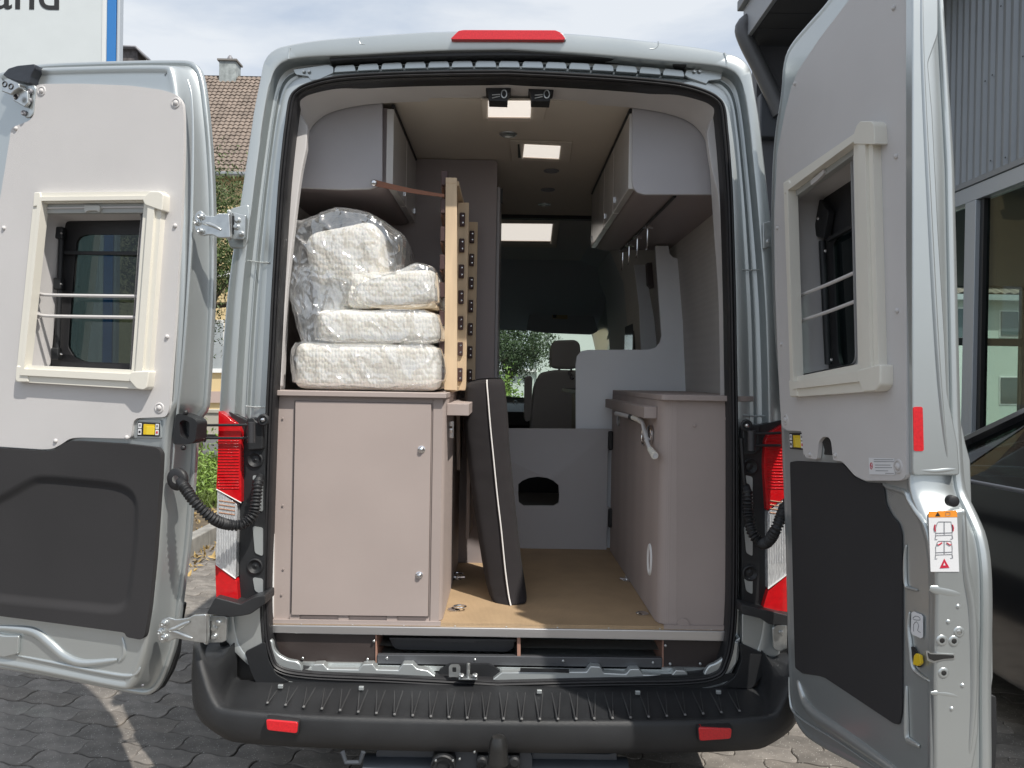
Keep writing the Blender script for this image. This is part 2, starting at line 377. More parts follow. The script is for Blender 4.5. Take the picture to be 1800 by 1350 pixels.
ws = MB(); ws.loops([[Vector((-.90, 5.12, 1.29)), Vector((-.45, 5.18, 1.31)), Vector((0, 5.2, 1.32)), Vector((.45, 5.18, 1.31)), Vector((.90, 5.12, 1.29))], [Vector((-.86, 4.70, 1.97)), Vector((-.45, 4.74, 1.99)), Vector((0, 4.76, 2.0)), Vector((.45, 4.74, 1.99)), Vector((.86, 4.70, 1.97))]], closed=False); ws.build('windscreen', M['glass_clear'], van)
# raised seams of the roof spoiler
def seam(pts, r=.0045):
    m = MB(); P = catmull([Y0.px(x, y, .0) for x, y in pts], 5); m.tube(P, r, 8); return m.build('roof_seam', M['silver'], van)
seam([(510, 84), (508, 92), (507.5, 104)], .0035); seam([(1273, 93), (1276, 103), (1277.5, 117)], .0035)
seam([(632, 67), (631, 72), (634, 77), (642, 78.5)], .0018); seam([(1157, 73), (1157, 79), (1152, 85), (1142, 86)], .0018)
# third brake light
bl = MB(); pxplate(bl, [(797, 69), (812, 55), (825, 53), (975, 53), (990, 60), (996, 70)], Y0, .012, .02, r=.004)
o = bl.build('brake_light_surround', M['silver'], van, bevel=.004)
bl = MB(); pxplate(bl, [(792, 68), (806, 54), (815, 52.5), (976, 53), (986, 57), (994, 68), (990, 70), (796, 69)], Y0, .020, .02, r=.004)
bl.build('brake_light', M['redmark'], van, bevel=.003)
# dark drip seal under the roof edge
def hstrip(name, top, bot, Y, th, m, parent=van, n=46, bevel=0):
    P = YP(Y); a = catmull([P.px(x, y) for x, y in top], 8); b = catmull([P.px(x, y) for x, y in bot], 8)
    mb = MB(); mb.plate(a + list(reversed(b)), [], Vector((0, -1, 0)), th); return mb.build(name, m, parent, bevel=bevel)
hstrip('roof_edge_seal', [(578, 96), (620, 92), (760, 87), (893, 85.5), (1050, 88), (1160, 97), (1210, 104)], [(580, 108), (640, 104), (760, 100), (893, 98), (1050, 101), (1160, 109), (1207, 116)], .01, .04, M['rubber'], bevel=.003)
hstrip('roof_edge_seal', [(582, 112), (640, 107), (760, 102), (893, 100), (1050, 103), (1160, 111), (1204, 118)], [(585, 119), (640, 113), (760, 108), (893, 106), (1050, 110), (1160, 117), (1203, 124)], .045, .02, M['black'])
def headery(x, k):   # curve of the header at pixel column x
    return 104.5 + .000135 * (x - 893) ** 2 + (x - 893) * .012 + k
for i in range(15):
    x0 = 588 + i * 41.3; x1 = x0 + 36
    mb = MB(); pxplate(mb, [(x0 + 3, headery(x0, 2)), (x1 - 3, headery(x1, 2)), (x1, headery(x1, 6)), (x1 + 1, headery(x1, 14)), (x0 - 1, headery(x0, 14)), (x0, headery(x0, 6))], YP(.035), 0, .03, r=.003)
    mb.build('header_pad', M['silver'], van, bevel=.004)
# corner reinforcement plates of the jamb
for pts in ([(515, 122), (530, 120), (578, 113), (586, 118), (586, 128), (560, 140), (546, 141), (542, 134), (520, 131)], [(1206, 122), (1245, 121), (1262, 124), (1270, 128), (1268, 140), (1246, 142), (1242, 148), (1210, 137), (1203, 132)]):
    mb = MB(); pxplate(mb, pts, YP(.036), 0, .012, r=.004); mb.build('jamb_corner_plate', M['silver'], van, bevel=.003)
    bt = MB(); cx = sum(p[0] for p in pts) / len(pts); 
    for dx in (-18, -9): c = YP(.03).px(cx + dx, 125); bt.lathe(c, (0, -1, 0), [(.006, 0), (.005, .004), (0, .005)], 12)
    bt.build('rivet', M['zinc'], van)
# ---------------- big black door seal
def sealring(d, Y):
    h = inset2(full(SH), d); return [Vector((p.x, Y, p.y)) for p in h]
sm_ = MB(); sm_.loops([sealring(d, Y) for d, Y in ((0, .05), (0, .012), (.003, .0), (.008, -.005), (.011, -.004), (.0125, .003), (.014, -.003), (.018, -.007), (.022, -.003), (.0235, .004), (.025, -.002), (.029, .004), (.030, .02), (.030, .06))])
sm_.build('door_seal', M['rubber'], van, smooth=60)
# ---------------- interior rim trim between seal and lining
T_px = [(894, 172), (790, 172), (720, 174), (660, 177), (612, 184), (577, 194), (553, 210), (537, 234), (530, 262), (526, 300), (517, 390), (505, 500), (499, 600), (494, 720), (490, 830), (488, 960), (487, 1050), (486, 1090)]
TH = catmull(half(T_px, .16), 5); TH[0].x = 0
nT = len(TH)
def rim(a, Y, i0=0):
    S2 = [v for v in inset2(full(SH), .028)][:nT]; l = [S2[i].lerp(TH[i], a) for i in range(nT)]
    l = [Vector((v.x, Y, v.y)) for v in l]; return list(reversed(l)) + [Vector((-v.x, v.y, v.z)) for v in l[1:]]
mb = MB(); mb.loops([rim(0, .03), rim(.08, .026), rim(.22, .05), rim(.6, .10), rim(.95, .15), rim(1.0, .17), rim(.9, .19)], closed=False); mb.build('rim_trim', M['greyplastic'], van, smooth=50)
# vertical grab strips on either side of the opening
for pts in ([(515, 205), (528, 200), (541, 222), (538, 262), (530, 300), (524, 340), (514, 420), (505, 500), (497, 600), (494, 680), (478, 680), (481, 600), (489, 470), (500, 340), (508, 262), (519, 230)],
            [(1251, 208), (1270, 222), (1272, 262), (1282, 340), (1288, 430), (1293, 560), (1296, 690), (1280, 690), (1278, 560), (1272, 430), (1262, 340), (1252, 300), (1246, 262), (1243, 232)]):
    mb = MB(); pxplate(mb, pts, YP(.07), 0, .03, r=.006); mb.build('pillar_trim', M['greyplastic'], van, bevel=.008, seg=3)
# ---------------- lining of the living space
mb = MB()
zc_ = YP(.16).px(894, 172).z
CZ = 2.475
for s in (-1, 1):
    mb = MB(); prof = [(s * .77, .68), (s * .88, .72), (s * .89, 1.3), (s * .86, 1.8), (s * .82, 2.2), (s * .72, 2.42), (s * .55, CZ + .004)]
    mb.loops([[Vector((x * k, Y, z)) for x, z in prof] for Y, k in ((.17, .93), (.22, .985), (.5, 1), (2.9, 1))], closed=False)
    mb.build('wall_lining', M['lining'], van, smooth=40)
    mb = MB(); mb.loops([[Vector((x, Y, z)) for x, z in prof] for Y in (2.904, 3.9)], closed=False); mb.build('cab_wall_lining', M['darkfab'], van)
mb = MB()
q = [(-.62, .16), (-.62, 2.0), (.62, 2.0), (.62, .16)]
mb.plate([Vector((x, y, CZ)) for x, y in q], [], Vector((0, 0, -1)), .02); mb.build('ceiling', M['ceil'], van)
mb = MB(); mb.box((-.62, 2.004, CZ - .02), (.62, 2.05, CZ + .01)); mb.build('ceiling_joint', M['rubber'], van)
mb = MB(); mb.box((-.80, 2.055, CZ - .006), (.80, 3.65, CZ + .02)); mb.build('cab_ceiling', M['lining'] if False else mat('cab_ceiling_lining', (.50, .50, .49), .9, bump=.3), van)
# overcab shelf and sun visor area
mb = MB()
mb.loops([[Vector((-.85, 3.65, CZ - .004)), Vector((.85, 3.65, CZ - .004))], [Vector((-.85, 3.72, 2.40)), Vector((.85, 3.72, 2.40))], [Vector((-.88, 4.1, 2.22)), Vector((.88, 4.1, 2.22))], [Vector((-.88, 4.55, 2.03)), Vector((.88, 4.55, 2.03))], [Vector((-.88, 4.66, 1.97)), Vector((.88, 4.66, 1.97))], [Vector((-.88, 4.70, 1.975)), Vector((.88, 4.70, 1.975))]], closed=False)
mb.build('overcab_lining', M['darkfab'], van)
P = YP(4.4)
mb = MB(); pxplate(mb, [(925, 580), (932, 545), (945, 530), (1025, 530), (1040, 545), (1052, 582), (1040, 588), (960, 585)], P, 0, .05, r=.02); mb.build('sun_visor', mat('visor_fabric', (.30, .32, .34), .9), van, bevel=.01)
mb = MB(); pxplate(mb, [(970, 550), (997, 550), (998, 561), (971, 560)], P, .005, .003); s_ = mb.build('visor_label', mat('airbag_label', (.32, .25, .13), .6), van)
mb = MB(); pxplate(mb, [(972, 552), (978, 552), (978, 558.5), (972, 558.5)], P, .008, .002); mb.build('visor_label_mark', M['ink'], van)
# cab side frames with dark pillars and the sliding door window
for s in (-1, 1):
    mb = MB(); mb.plate([Vector((s * .89, y, z)) for y, z in ((2.96, .7), (5.1, .7), (5.1, 1.3), (4.66, 1.97), (4.5, 2.05), (3.9, 2.3), (3.6, 2.47), (2.96, 2.47))], [[Vector((s * .89, y, z)) for y, z in ((3.8, 1.30), (4.9, 1.30), (4.5, 1.86), (3.8, 1.92))]], Vector((-s, 0, 0)), .04)
    mb.build('cab_side_frame', M['darkfab'], van)
    mb = MB(); mb.box((s * .905 - .004, 3.78, 1.28), (s * .905 + .004, 4.95, 1.94)); mb.build('cab_side_glass', M['glass_clear'], van)
mb = MB(); mb.box((-.95, .37, .56), (.95, 5.6, .60)); mb.build('underfloor', M['black'], van)
mb = MB(); mb.box((-.86, 4.75, .6), (.86, 4.80, 1.29)); mb.build('dashboard_back', M['black'], van)
mb = MB(); mb.loops([[Vector((-.86, y, z)), Vector((.86, y, z))] for y, z in ((4.5, .7), (4.52, 1.02), (4.40, 1.10), (4.42, 1.22), (4.6, 1.29), (5.1, 1.27))], closed=False)
mb.build('dashboard', M['black'], van, bevel=.0)
for x, y, r in ((906, 708, .018),):
    mb = MB(); c = YP(4.40).px(x, y); mb.tube([c + Vector((math.cos(a) * r, 0, math.sin(a) * r)) for a in [i * math.pi / 12 for i in range(24)]], .0035, 8, closed=True); mb.build('dash_switch_ring', M['zinc'], van)
# floor
mb = MB(); fz = .70
mb.box((-.80, .045, fz - .02), (.80, 1.35, fz)); mb.build('load_floor', M['floor'], van)
mb = MB(); mb.box((-.88, 1.36, fz - .03), (.88, 4.5, fz - .012)); mb.build('cabin_floor', mat('dark_cabin_floor', (.10, .095, .09), .7, var=.1), van)
# ---------------- aluminium edge, boards below it
mb = MB(); P = YP(.035)
pxplate(mb, [(478, 1099), (1284, 1110), (1284, 1128), (478, 1113)], P, .0, .05); mb.build('floor_edge_strip', M['alu'], van, bevel=.003)
mb = MB(); 
for i in range(9):
    x = 530 + i * 90; c = P.px(x, 1097 + (x - 478) * .0137, -.012); mb.lathe(c + Vector((0, 0, .002)), (0, 0, 1), [(.004, 0), (.003, .002), (0, .0025)], 10)
mb.build('edge_screws', M['zinc'], van)
Pb = YP(.055)
def lowboard(name, pts, m, Y=.055, th=.012, bevel=.001):
    mb = MB(); pxplate(mb, pts, YP(Y), 0, th); return mb.build(name, m, van, bevel=bevel)
lowboard('lower_board', [(479, 1112), (661, 1116), (660, 1176), (530, 1176), (480, 1160)], M['board'])
lowboard('lower_board', [(1165, 1124), (1284, 1126), (1284, 1165), (1240, 1182), (1165, 1182)], M['board'])
for x, th in ((661, 2.5), (912, 6), (1165.5, 2.5)):
    y0 = 1116 + (x - 661) * .015
    lowboard('divider_edge', [(x - th / 2, y0), (x + th / 2, y0), (x + th / 2, y0 + (54 if th < 5 else 36)), (x - th / 2, y0 + (54 if th < 5 else 36))], mat('copper_board_edge', (.36, .20, .15), .5), Y=.050, th=.4)
lowboard('storage_edge_strip', [(663, 1151), (1164, 1157), (1164, 1178), (663, 1170)], M['alu'] if False else mat('dull_dark_aluminium', (.12, .125, .135), .35, .5), Y=.045, th=.02, bevel=.002)
mb = MB(); mb.box((-.45, .4, .60), (.55, .42, .69)); mb.build('storage_back', M['black'], van)
for x in (663, 880, 1165):
    pass
scr = MB()
for x, y in ((532, 1157), (646, 1159), (657, 1127), (680, 1157), (835, 1160), (990, 1162), (1148, 1165), (1170, 1135), (1178, 1167), (1231, 1167)):
    scr.lathe(YP(.045).px(x, y, -.0), (0, -1, 0), [(.0045, -.004), (.0045, .001), (.003, .0025), (0, .003)], 10)
scr.build('panel_screws', M['zinc'], van)
# ---------------- silver sill pressed with humps
top = [(473, 1116), (475, 1140), (482, 1158), (497, 1172), (516, 1178), (530, 1180), (533, 1177), (546, 1178), (551, 1168), (568, 1167), (576, 1176), (630, 1177), (637, 1168), (655, 1167), (662, 1177), (700, 1178), (708, 1167), (725, 1167), (733, 1176), (752, 1179), (772, 1195), (866, 1195), (882, 1182), (1000, 1181), (1031, 1181), (1038, 1171), (1055, 1172), (1062, 1183), (1100, 1185), (1108, 1176), (1124, 1176), (1131, 1186), (1180, 1188), (1188, 1178), (1205, 1179), (1212, 1189), (1234, 1189), (1240, 1184), (1262, 1176), (1276, 1164), (1284, 1148), (1287, 1128)]
bot = [(1302, 1120), (1298, 1160), (1285, 1186), (1262, 1200), (1100, 1201), (890, 1214), (760, 1206), (690, 1200), (520, 1190), (487, 1176), (468, 1150), (462, 1116)]
mb = MB(); pxplate(mb, top + bot, YP(.010), 0, .035); mb.build('sill', M['silver_in'], van, bevel=.007, seg=3)
mb = MB(); mb.box((-.82, .045, .54), (.82, .36, .562)); mb.build('sill_floor', M['silver_in'], van)
# curved lower corner trims
for pts in ([(458, 1112), (470, 1112), (474, 1124), (480, 1128), (482, 1142), (490, 1152), (505, 1160), (523, 1163), (530, 1170), (532, 1184), (515, 1186), (490, 1176), (474, 1158)],
            [(1300, 1126), (1287, 1128), (1284, 1140), (1276, 1144), (1272, 1156), (1258, 1166), (1246, 1170), (1238, 1182), (1236, 1196), (1262, 1196), (1284, 1184), (1296, 1166)]):
    mb = MB(); pxplate(mb, pts, YP(.004), 0, .02, r=.01); mb.build('sill_corner', M['silver'], van, bevel=.007, seg=3)
# lock striker
mb = MB(); pxplate(mb, [(789, 1172), (793, 1168), (806, 1168), (809, 1172), (809, 1190), (789, 1190)], YP(-.012), 0, .004, holes=[[(795, 1173), (802, 1173), (802, 1182), (795, 1182)]], r=.003); mb.build('lock_striker', M['zinc'], van, bevel=.001)
mb = MB(); c = YP(-.018).px(823, 1190); mb.cyl(c, c + Vector((0, 0, .045)), .006); mb.box((c.x - .03, c.y - .015, c.z - .004), (c.x + .03, c.y + .02, c.z))
mb.build('door_latch_pin', M['zinc'], van, bevel=.001)
for x in (811, 835): 
    mb = MB(); mb.lathe(YP(-.03).px(x, 1188), (0, -.3, 1), [(.009, 0), (.009, .005), (.006, .007), (0, .007)], 12); mb.build('latch_bolt', M['zinc'], van)
mb = MB(); pxplate(mb, [(772, 1178), (790, 1168), (860, 1168), (880, 1180), (868, 1195), (770, 1195)], YP(.03), 0, .02, r=.006); mb.build('latch_recess', M['black'], van)
mb = MB(); pxplate(mb, [(915, 1175), (1000, 1177), (1001, 1183), (914, 1181)], YP(.006), 0, .006); mb.build('sill_vent', M['black'], van)
# ---------------- black strikers on the headliner (door lock catches)
for x, y in ((876, 150), (951, 150.5)):
    P = YP(.10); mb = MB(); pxplate(mb, [(x - 22, y), (x + 22, y), (x + 22, y + 11), (x + 17, y + 13), (x + 16, y + 28), (x - 17, y + 27), (x - 18, y + 12), (x - 22, y + 10)], P, .02, .06, r=.002); q = mb.build('door_catch', M['rubber'], van, bevel=.003)
    mb = MB(); c = P.px(x + 10, y + 15, .022); mb.tube([c + Vector((math.cos(a) * .009, 0, math.sin(a) * .013)) for a in [i * math.pi / 8 for i in range(16)]], .0022, 6, closed=True)
    a = P.px(x - 11, y + 17, .024); b = P.px(x + 3, y + 16, .024); mb.tube([a, b], .0022, 6); mb.tube([a - Vector((0, 0, .01)), b - Vector((0, 0, .006))], .002, 6); mb.build('catch_lever', M['zinc'], q)
# ---------------- tail lights and their dark brackets
def mir(pts): return pts
Pl = YP(-.035)
def tail(side):
    if side < 0:
        A = [(384, 722), (400, 733), (420, 749), (424, 760), (424, 800), (424, 884), (380, 860), (383, 800)]
        B = [(382, 862), (416, 886), (417, 900), (414, 1017), (379, 992)]
        C = [(378, 990), (416, 1022), (419, 1058), (380, 1052)]
        br = [(400, 722), (440, 742), (466, 740), (466, 1062), (440, 1062), (421, 1058), (421, 760), (412, 742)]
    else:
        A = [(1384, 742), (1352, 762), (1345, 775), (1343, 820), (1348, 898), (1384, 872), (1386, 800)]
        B = [(1384, 874), (1350, 900), (1349, 914), (1350, 1035), (1386, 1008)]
        C = [(1386, 1010), (1350, 1040), (1341, 1070), (1386, 1076)]
        br = [(1386, 736), (1330, 748), (1304, 748), (1304, 1078), (1330, 1078), (1352, 1074), (1346, 1020), (1342, 770), (1356, 758)]
    mb = MB(); pxplate(mb, br, YP(-.01), 0, .03, r=.01); brk = mb.build('tail_light_bracket', M['black'], van, bevel=.006)
    mb = MB(); pxplate(mb, A, Pl, 0, .10, r=.004); a = mb.build('tail_light', M['red'], van, bevel=.008, seg=3)
    def ribs(x0, x1, y0, y1, dy, m, nm, dep=.004):
        mb = MB(); y = y0
        while y < y1:
            p = Pl.px(x0, y, .001); q = Pl.px(x1, y, .001); mb.tube([p, q], .0016, 6); y += dy
        mb.build(nm, m, a)
    mb = MB(); pxplate(mb, B, Pl, 0, .10, r=.003); mb.build('clear_lens', mat('clear_lens', (.86, .88, .90), .14, .6, var=.25, vscale=90, bump=.9, bscale=260, stretch=(3, 1, .5)), a, bevel=.006, seg=3)
    mb = MB(); pxplate(mb, C, Pl, 0, .10, r=.003); mb.build('fog_lens', M['red'], a, bevel=.008, seg=3)
    xs = (B[0][0] + 3, B[1][0] - 3) if side < 0 else (B[1][0] + 3, B[0][0] - 3)
    ribs(min(A[6][0], 400) + 3 if side < 0 else 1348, 420 if side < 0 else 1384, 770, 860, 5.2, M['red'], 'lens_ribs')
    mb = MB()
    x = xs[0]
    while x < xs[1]:
        mb.tube([Pl.px(x, 905, .0), Pl.px(x, 990, .0)], .0016, 6); x += 4.2
    mb.build('clear_ribs', mat('lens_rib_glass', (.85, .87, .9), .12, .7), a)
    mb = MB(); xm = sum(xs) / 2
    for y in (880, 887, 894, 901): mb.tube([Pl.px(xs[0], y, .0), Pl.px(xs[1], y + 4, .0)], .0022, 6)
    mb.build('indicator_ribs', mat('amber_grey_lens', (.40, .22, .14), .2, .4), a)
    # bright trims between the fields
    for l in ((A[5], A[6]), (B[3], B[4])):
        mb = MB(); mb.tube([Pl.px(*l[0], .002), Pl.px(*l[1], .002)], .0018, 6); mb.build('lens_edge', M['piping'], a)
    # recessed screw cups on the bracket
    cx = 449 if side < 0 else 1318
    for y in (808, 995):
        c = YP(-.01).px(cx, y + (0 if side < 0 else 12), .0); mb = MB(); mb.lathe(c, (0, -1, 0), [(.026, 0), (.026, .006), (.022, .008), (.018, .004), (.012, -.0), (.004, .001), (0, .004)], 20); mb.build('screw_cup', M['black'], brk)
    x0, x1 = (444, 462) if side < 0 else (1308, 1323)
    for y0, y1 in ((835, 900), (925, 978), (1015, 1045)):
        mb = MB(); pxplate(mb, [(x0, y0), (x1, y0 + 3), (x1, y1), (x0 + 4, y1 - 6)], YP(-.01), .004, .004, r=.008); mb.build('bracket_window', M['silver_in'], brk)
tail(-1); tail(1)
# side skin visible beside the lamps (silver strip below)
for pts in ([(437, 1066), (466, 1060), (466, 1140), (430, 1150), (396, 1128), (398, 1080)], [(1304, 1078), (1340, 1086), (1372, 1100), (1372, 1150), (1345, 1166), (1304, 1132)]):
    mb = MB(); pxplate(mb, pts, YP(.0), 0, .03, r=.01); mb.build('lower_corner_panel', M['silver'], van, bevel=.004)
# body joint lines on the pillar
for a, b in (((440, 459), (474, 462)), ((1305, 474), (1334, 474)), ((432, 714), (468, 716)), ((1306, 730), (1350, 731))):
    mb = MB(); mb.tube([YP(.034).px(*a), YP(.034).px((a[0] + b[0]) / 2, (a[1] + b[1]) / 2 + 1), YP(.034).px(*b)], .0025, 6); mb.build('jamb_joint', M['silver_in'], van)
# ---------------- bumper
bp = []
def bpath():
    # (x, y) plan of the outer face, left half from front to centre
    return [(-1.00, .75), (-1.005, .35), (-1.0, .10), (-.975, -.04), (-.92, -.14), (-.83, -.195), (-.70, -.222), (-.5, -.238), (-.25, -.247), (0, -.25)]
def zt(x, y): # height of the top edge
    a = min(1, max(0, (abs(x) - .83) / .13)); a = a * a * (3 - 2 * a); return .508 + .150 * a
pl = catmull([Vector((x, y)) for x, y in bpath()], 6); pl = pl + [Vector((-v.x, v.y)) for v in reversed(pl[:-1])]
Ls = []
for i, p in enumerate(pl):
    a = pl[max(0, i - 1)]; b = pl[min(len(pl) - 1, i + 1)]; t = (b - a).normalized(); n = Vector((t.y, -t.x))
    if i == 0 or i == len(pl) - 1: pass
    Z = zt(p.x, p.y); A = min(1, max(0, (abs(p.x) - .80) / .14))
    zb = .405 + .045 * A
    def q(off, z): r = p - n * off * -1 if False else p + n * (-off); return Vector((r.x, r.y, z))
    inn = Vector((p.x, -.01, .515)) if abs(p.x) < .86 else Vector((math.copysign(.86 - .0 * A, p.x), max(-.01, min(p.y + .13, .75)), .515 + .125 * min(1, max(0, (abs(p.x) - .86) / .06))))
    Ls.append([q(.06, zb + .01), q(.02, zb), q(.006, zb + .008), q(.0, zb + .03), q(-.004, (zb + Z) / 2), q(.0, Z - .016), q(.003, Z - .005), q(.010, Z), q(.02, Z - .002), Vector((p.x * (1 - .035), p.y + .035 * (1 - .6 * A), Z - .006 - .03 * A)).lerp(inn, .0), (q(.03, Z).lerp(inn, .55) - Vector((0, 0, .03 * A))), inn, Vector((inn.x * .99, inn.y + .02, inn.z))])
mb = MB(); mb.loops(Ls, closed=False); bum = mb.build('rear_bumper', M['bumper'], van, smooth=50)
# upright shoulders of the bumper beneath the lamps
for s, pts in ((-1, [(363, 1078), (378, 1050), (423, 1062), (445, 1050), (466, 1046), (466, 1062), (440, 1080), (425, 1083), (405, 1085), (367, 1080)]), (1, [(1304, 1062), (1330, 1070), (1345, 1072), (1386, 1082), (1392, 1100), (1352, 1098), (1335, 1086), (1304, 1080)])):
    mb = MB(); pxplate(mb, pts, YP(-.07), 0, .10, r=.008); mb.build('bumper_shoulder', M['bumper'], van, bevel=.008, seg=3)
# dark side walls of the well
for pts in ([(385, 1120), (480, 1120), (500, 1215), (420, 1215), (392, 1170)], [(1290, 1135), (1385, 1140), (1378, 1180), (1350, 1225), (1280, 1220)]):
    mb = MB(); pxplate(mb, pts, YP(.035), 0, .02); mb.build('bumper_mount', M['black'], van)
for s, pts in ((-1, [(430, 1146), (466, 1128), (472, 1160), (486, 1186), (510, 1198), (452, 1206), (440, 1180)]), (1, [(1300, 1130), (1345, 1150), (1340, 1190), (1320, 1212), (1270, 1206), (1292, 1190), (1304, 1160)])):
    mb = MB(); pxplate(mb, pts, YP(-.008), 0, .03, r=.01); mb.build('bumper_well_side', M['black'], van, bevel=.006)
hstrip('bumper_back_face', [(500, 1184), (700, 1188), (885, 1203), (1100, 1192), (1300, 1184)], [(470, 1222), (700, 1226), (885, 1228), (1100, 1230), (1320, 1226)], .0, .02, M['black'])
# tread ribs on the step: V shaped pairs, fanning
rib = MB(); dots = MB()
nR = 27
for i in range(nR):
    t = i / (nR - 1); xf = 455 + t * (1297 - 455); xb = 470 + t * (1300 - 470)
    # far end and near end on the tread surface
    def on(x, y): return ZP(x, y, .5125)
    yn = 1243 + 21 * (1 - (2 * t - 1) ** 2) + (2 * t - 1) * 7; yf = 1209 + 9 * (1 - (2 * t - 1) ** 2) + (2 * t - 1) * 3
    lean = (t - .5) * 34
    n_ = on(xb + (t - .5) * -0 , yn); 
    for dx in (-7.5, 7.5): rib.tube([on(xb - lean * -1 * 0 + lean * -.9 * -1 * -1 + dx + 0, yf), on(xb + dx * .12, yn)], .0023, 6)
    dots.lathe(n_, (0, 0, 1), [(.0045, 0), (.004, .003), (.002, .0045), (0, .005)], 8)
rib.build('tread_ribs', mat('tread_rib_highlight', (.05, .05, .052), .3), bum); tag(dots.build('tread_studs', mat('pale_stud', (.16, .16, .16), .35), bum), kind='stuff')  # ribs lighter than the bumper to paint their highlights; studs paler still
for x, y in ((493, 1207), (635, 1210), (948, 1216), (1121, 1218), (1263, 1217)):
    mb = MB(); c = ZP(x, y + 3, .52); mb.box((c.x - .008, c.y - .004, c.z), (c.x + .008, c.y + .006, c.z + .012)); mb.build('tread_clip', M['silver_in'], bum, bevel=.002)
for x0, x1, y in ((467, 524, 1265), (1228, 1287, 1279)):
    mb = MB(); P = YP(-.233 if x0 < 600 else -.233)
    pxplate(mb, [(x0, y), (x1, y + 5 if x0 < 600 else y + 2), (x1 - 2, y + 25 if x0 < 600 else y + 20), (x0 + 2, y + 19 if x0 < 600 else y + 24)], P, .022, .03, r=.008); mb.build('bumper_reflector', M['redmark'], bum, bevel=.003)
    mb = MB(); pxplate(mb, [(x0 - 2, y - 2), (x1 + 2, y + 3), (x1 + 1, y + 28), (x0, y + 23)] if x0 < 600 else [(x0 - 2, y - 1), (x1 + 2, y), (x1 + 1, y + 22), (x0, y + 27)], P, .018, .03, r=.008); mb.build('reflector_bezel', M['rubber'], bum, bevel=.003)
for x in (427 + 11, 1312):
    pass
# ---------------- tow bar
tb = MB(); tm = mat('towbar_paint', (.075, .085, .10), .42, .3, var=.1)
Pt = YP(-.17)
pxplate(tb, [(661, 1322), (668, 1316), (800, 1321), (1070, 1326), (1084, 1322), (1088, 1440), (661, 1440)], Pt, 0, .12, r=.004); bar = tb.build('tow_bar', tm, van, bevel=.008)
mb = MB(); mb.cyl(Vector((-.40, -.16, .31)), Vector((.40, -.16, .31)), .05, seg=28); mb.build('tow_tube', tm, bar)
mb = MB(); pxplate(mb, [(765, 1316), (822, 1315), (824, 1309), (832, 1310), (836, 1316), (910, 1318), (918, 1311), (926, 1312), (936, 1330), (936, 1430), (765, 1430)], YP(-.20), 0, .03, r=.004); mb.build('tow_plate', tm, bar, bevel=.004)
mb = MB(); c = YP(-.22).px(780, 1340); mb.lathe(c, (0, -1, 0), [(.036, -.03), (.037, .03), (.033, .034), (.031, .028), (.02, .028), (.017, .02), (0, .02)], 28); mb.build('tow_socket', M['black'], bar)
mb = MB()
for x, y in ((766, 1337), (796, 1337), (808, 1334), (834, 1322)): mb.lathe(YP(-.255).px(x, y), (0, -1, 0), [(.004, 0), (.003, .002), (0, .003)], 10)
mb.build('socket_screws', M['zinc'], bar)
mb = MB(); pxplate(mb, [(838, 1328), (914, 1328), (914, 1420), (838, 1420)], YP(-.235), 0, .03, r=.008); mb.build('ball_mount', M['black'], bar, bevel=.006)
for x in (847, 904): 
    mb = MB(); mb.lathe(YP(-.24).px(x, 1338), (0, -1, 0), [(.017, 0), (.016, .008), (.011, .012), (0, .012)], 18); mb.build('mount_bolt', M['black'], bar)
c = YP(-.33).px(875.5, 1337)
mb = MB(); mb.tube([c + Vector((0, .08, -.16)), c + Vector((0, .03, -.12)), c + Vector((0, 0, -.06)), c], [.022, .021, .018, .016], 18); mb.build('ball_neck', M['black'], bar)
mb = MB(); mb.lathe(c, (0, 0, 1), [(.022, -.012), (.031, -.006), (.031, .0), (.028, .012), (.027, .035), (.024, .055), (.018, .068), (.010, .0725), (0, .073)], 28); mb.build('ball_cap', mat('rubber_cap', (.018, .018, .018), .3), bar)
mb = MB(); c = ZP(620, 1340, .40); mb.tube([c + Vector((-.03, 0, .03)), c + Vector((-.02, 0, 0)), c + Vector((.02, 0, 0)), c + Vector((.03, 0, .03))], .007, 10); mb.build('tow_eye', tm, van)
# ================================================================== REAR DOORS
a14 = math.radians(14)
DL = Plane((-.86, -.17, 0), (-math.cos(a14), math.sin(a14), 0))        # left door, opened flat beside the body
DR = Plane((.842, -.10, 0), (.08, -1.0, 0))                            # right door, opened towards the viewer
def door(name, label, D, outline, hole, prof, h_out, back_h, skin_ins=.012, chk=2, fz_=lambda z: 1.0):
    At = lambda u, v, h: D.at(u, v, h * (fz_(v) if h < -.02 else 1))
    uv = [Vector(D.uv(D.px(x, y, h_out))) for x, y in outline]
    uv = [v.to_2d() if len(v) > 2 else v for v in chaikin(uv, chk)]
    uv = resample(uv, 260)
    L = []
    for d, h in prof:
        L.append([At(p.x, p.y, h) for p in inset2(uv, d)])
    mb = MB(); mb.loops(L)
    lastd, lasth = prof[-1]
    inner = [p for p in inset2(uv, lastd)]
    hl = [Vector(D.uv(D.px(x, y, lasth))) for x, y in hole]; hl = rnd2(hl, .03, 5)
    def fillp(pts, holes, h):
        f = [[Vector((p.x, p.y, 0)) for p in l] for l in [pts] + holes]; tri = tessellate_polygon(f)
        mb.add([At(p.x, p.y, h) for l in [pts] + holes for p in l], [tuple(t) for t in tri])
    fillp(inner, [hl], lasth)
    fd, fh = prof[0]
    fillp(inset2(uv, fd), [hl], fh)
    mb.loops([[At(p.x, p.y, lasth) for p in hl], [At(p.x, p.y, fh) for p in hl]])
    o = mb.build(name, M['silver'], van, smooth=50); tag(o, label)
    return o, uv, hl
def rod(P, pts, h, r, m, name, par, seg=8, cm=5):
    mb = MB(); mb.tube(catmull([P.px(x, y, h) for x, y in pts], cm), r, seg); return mb.build(name, m, par)
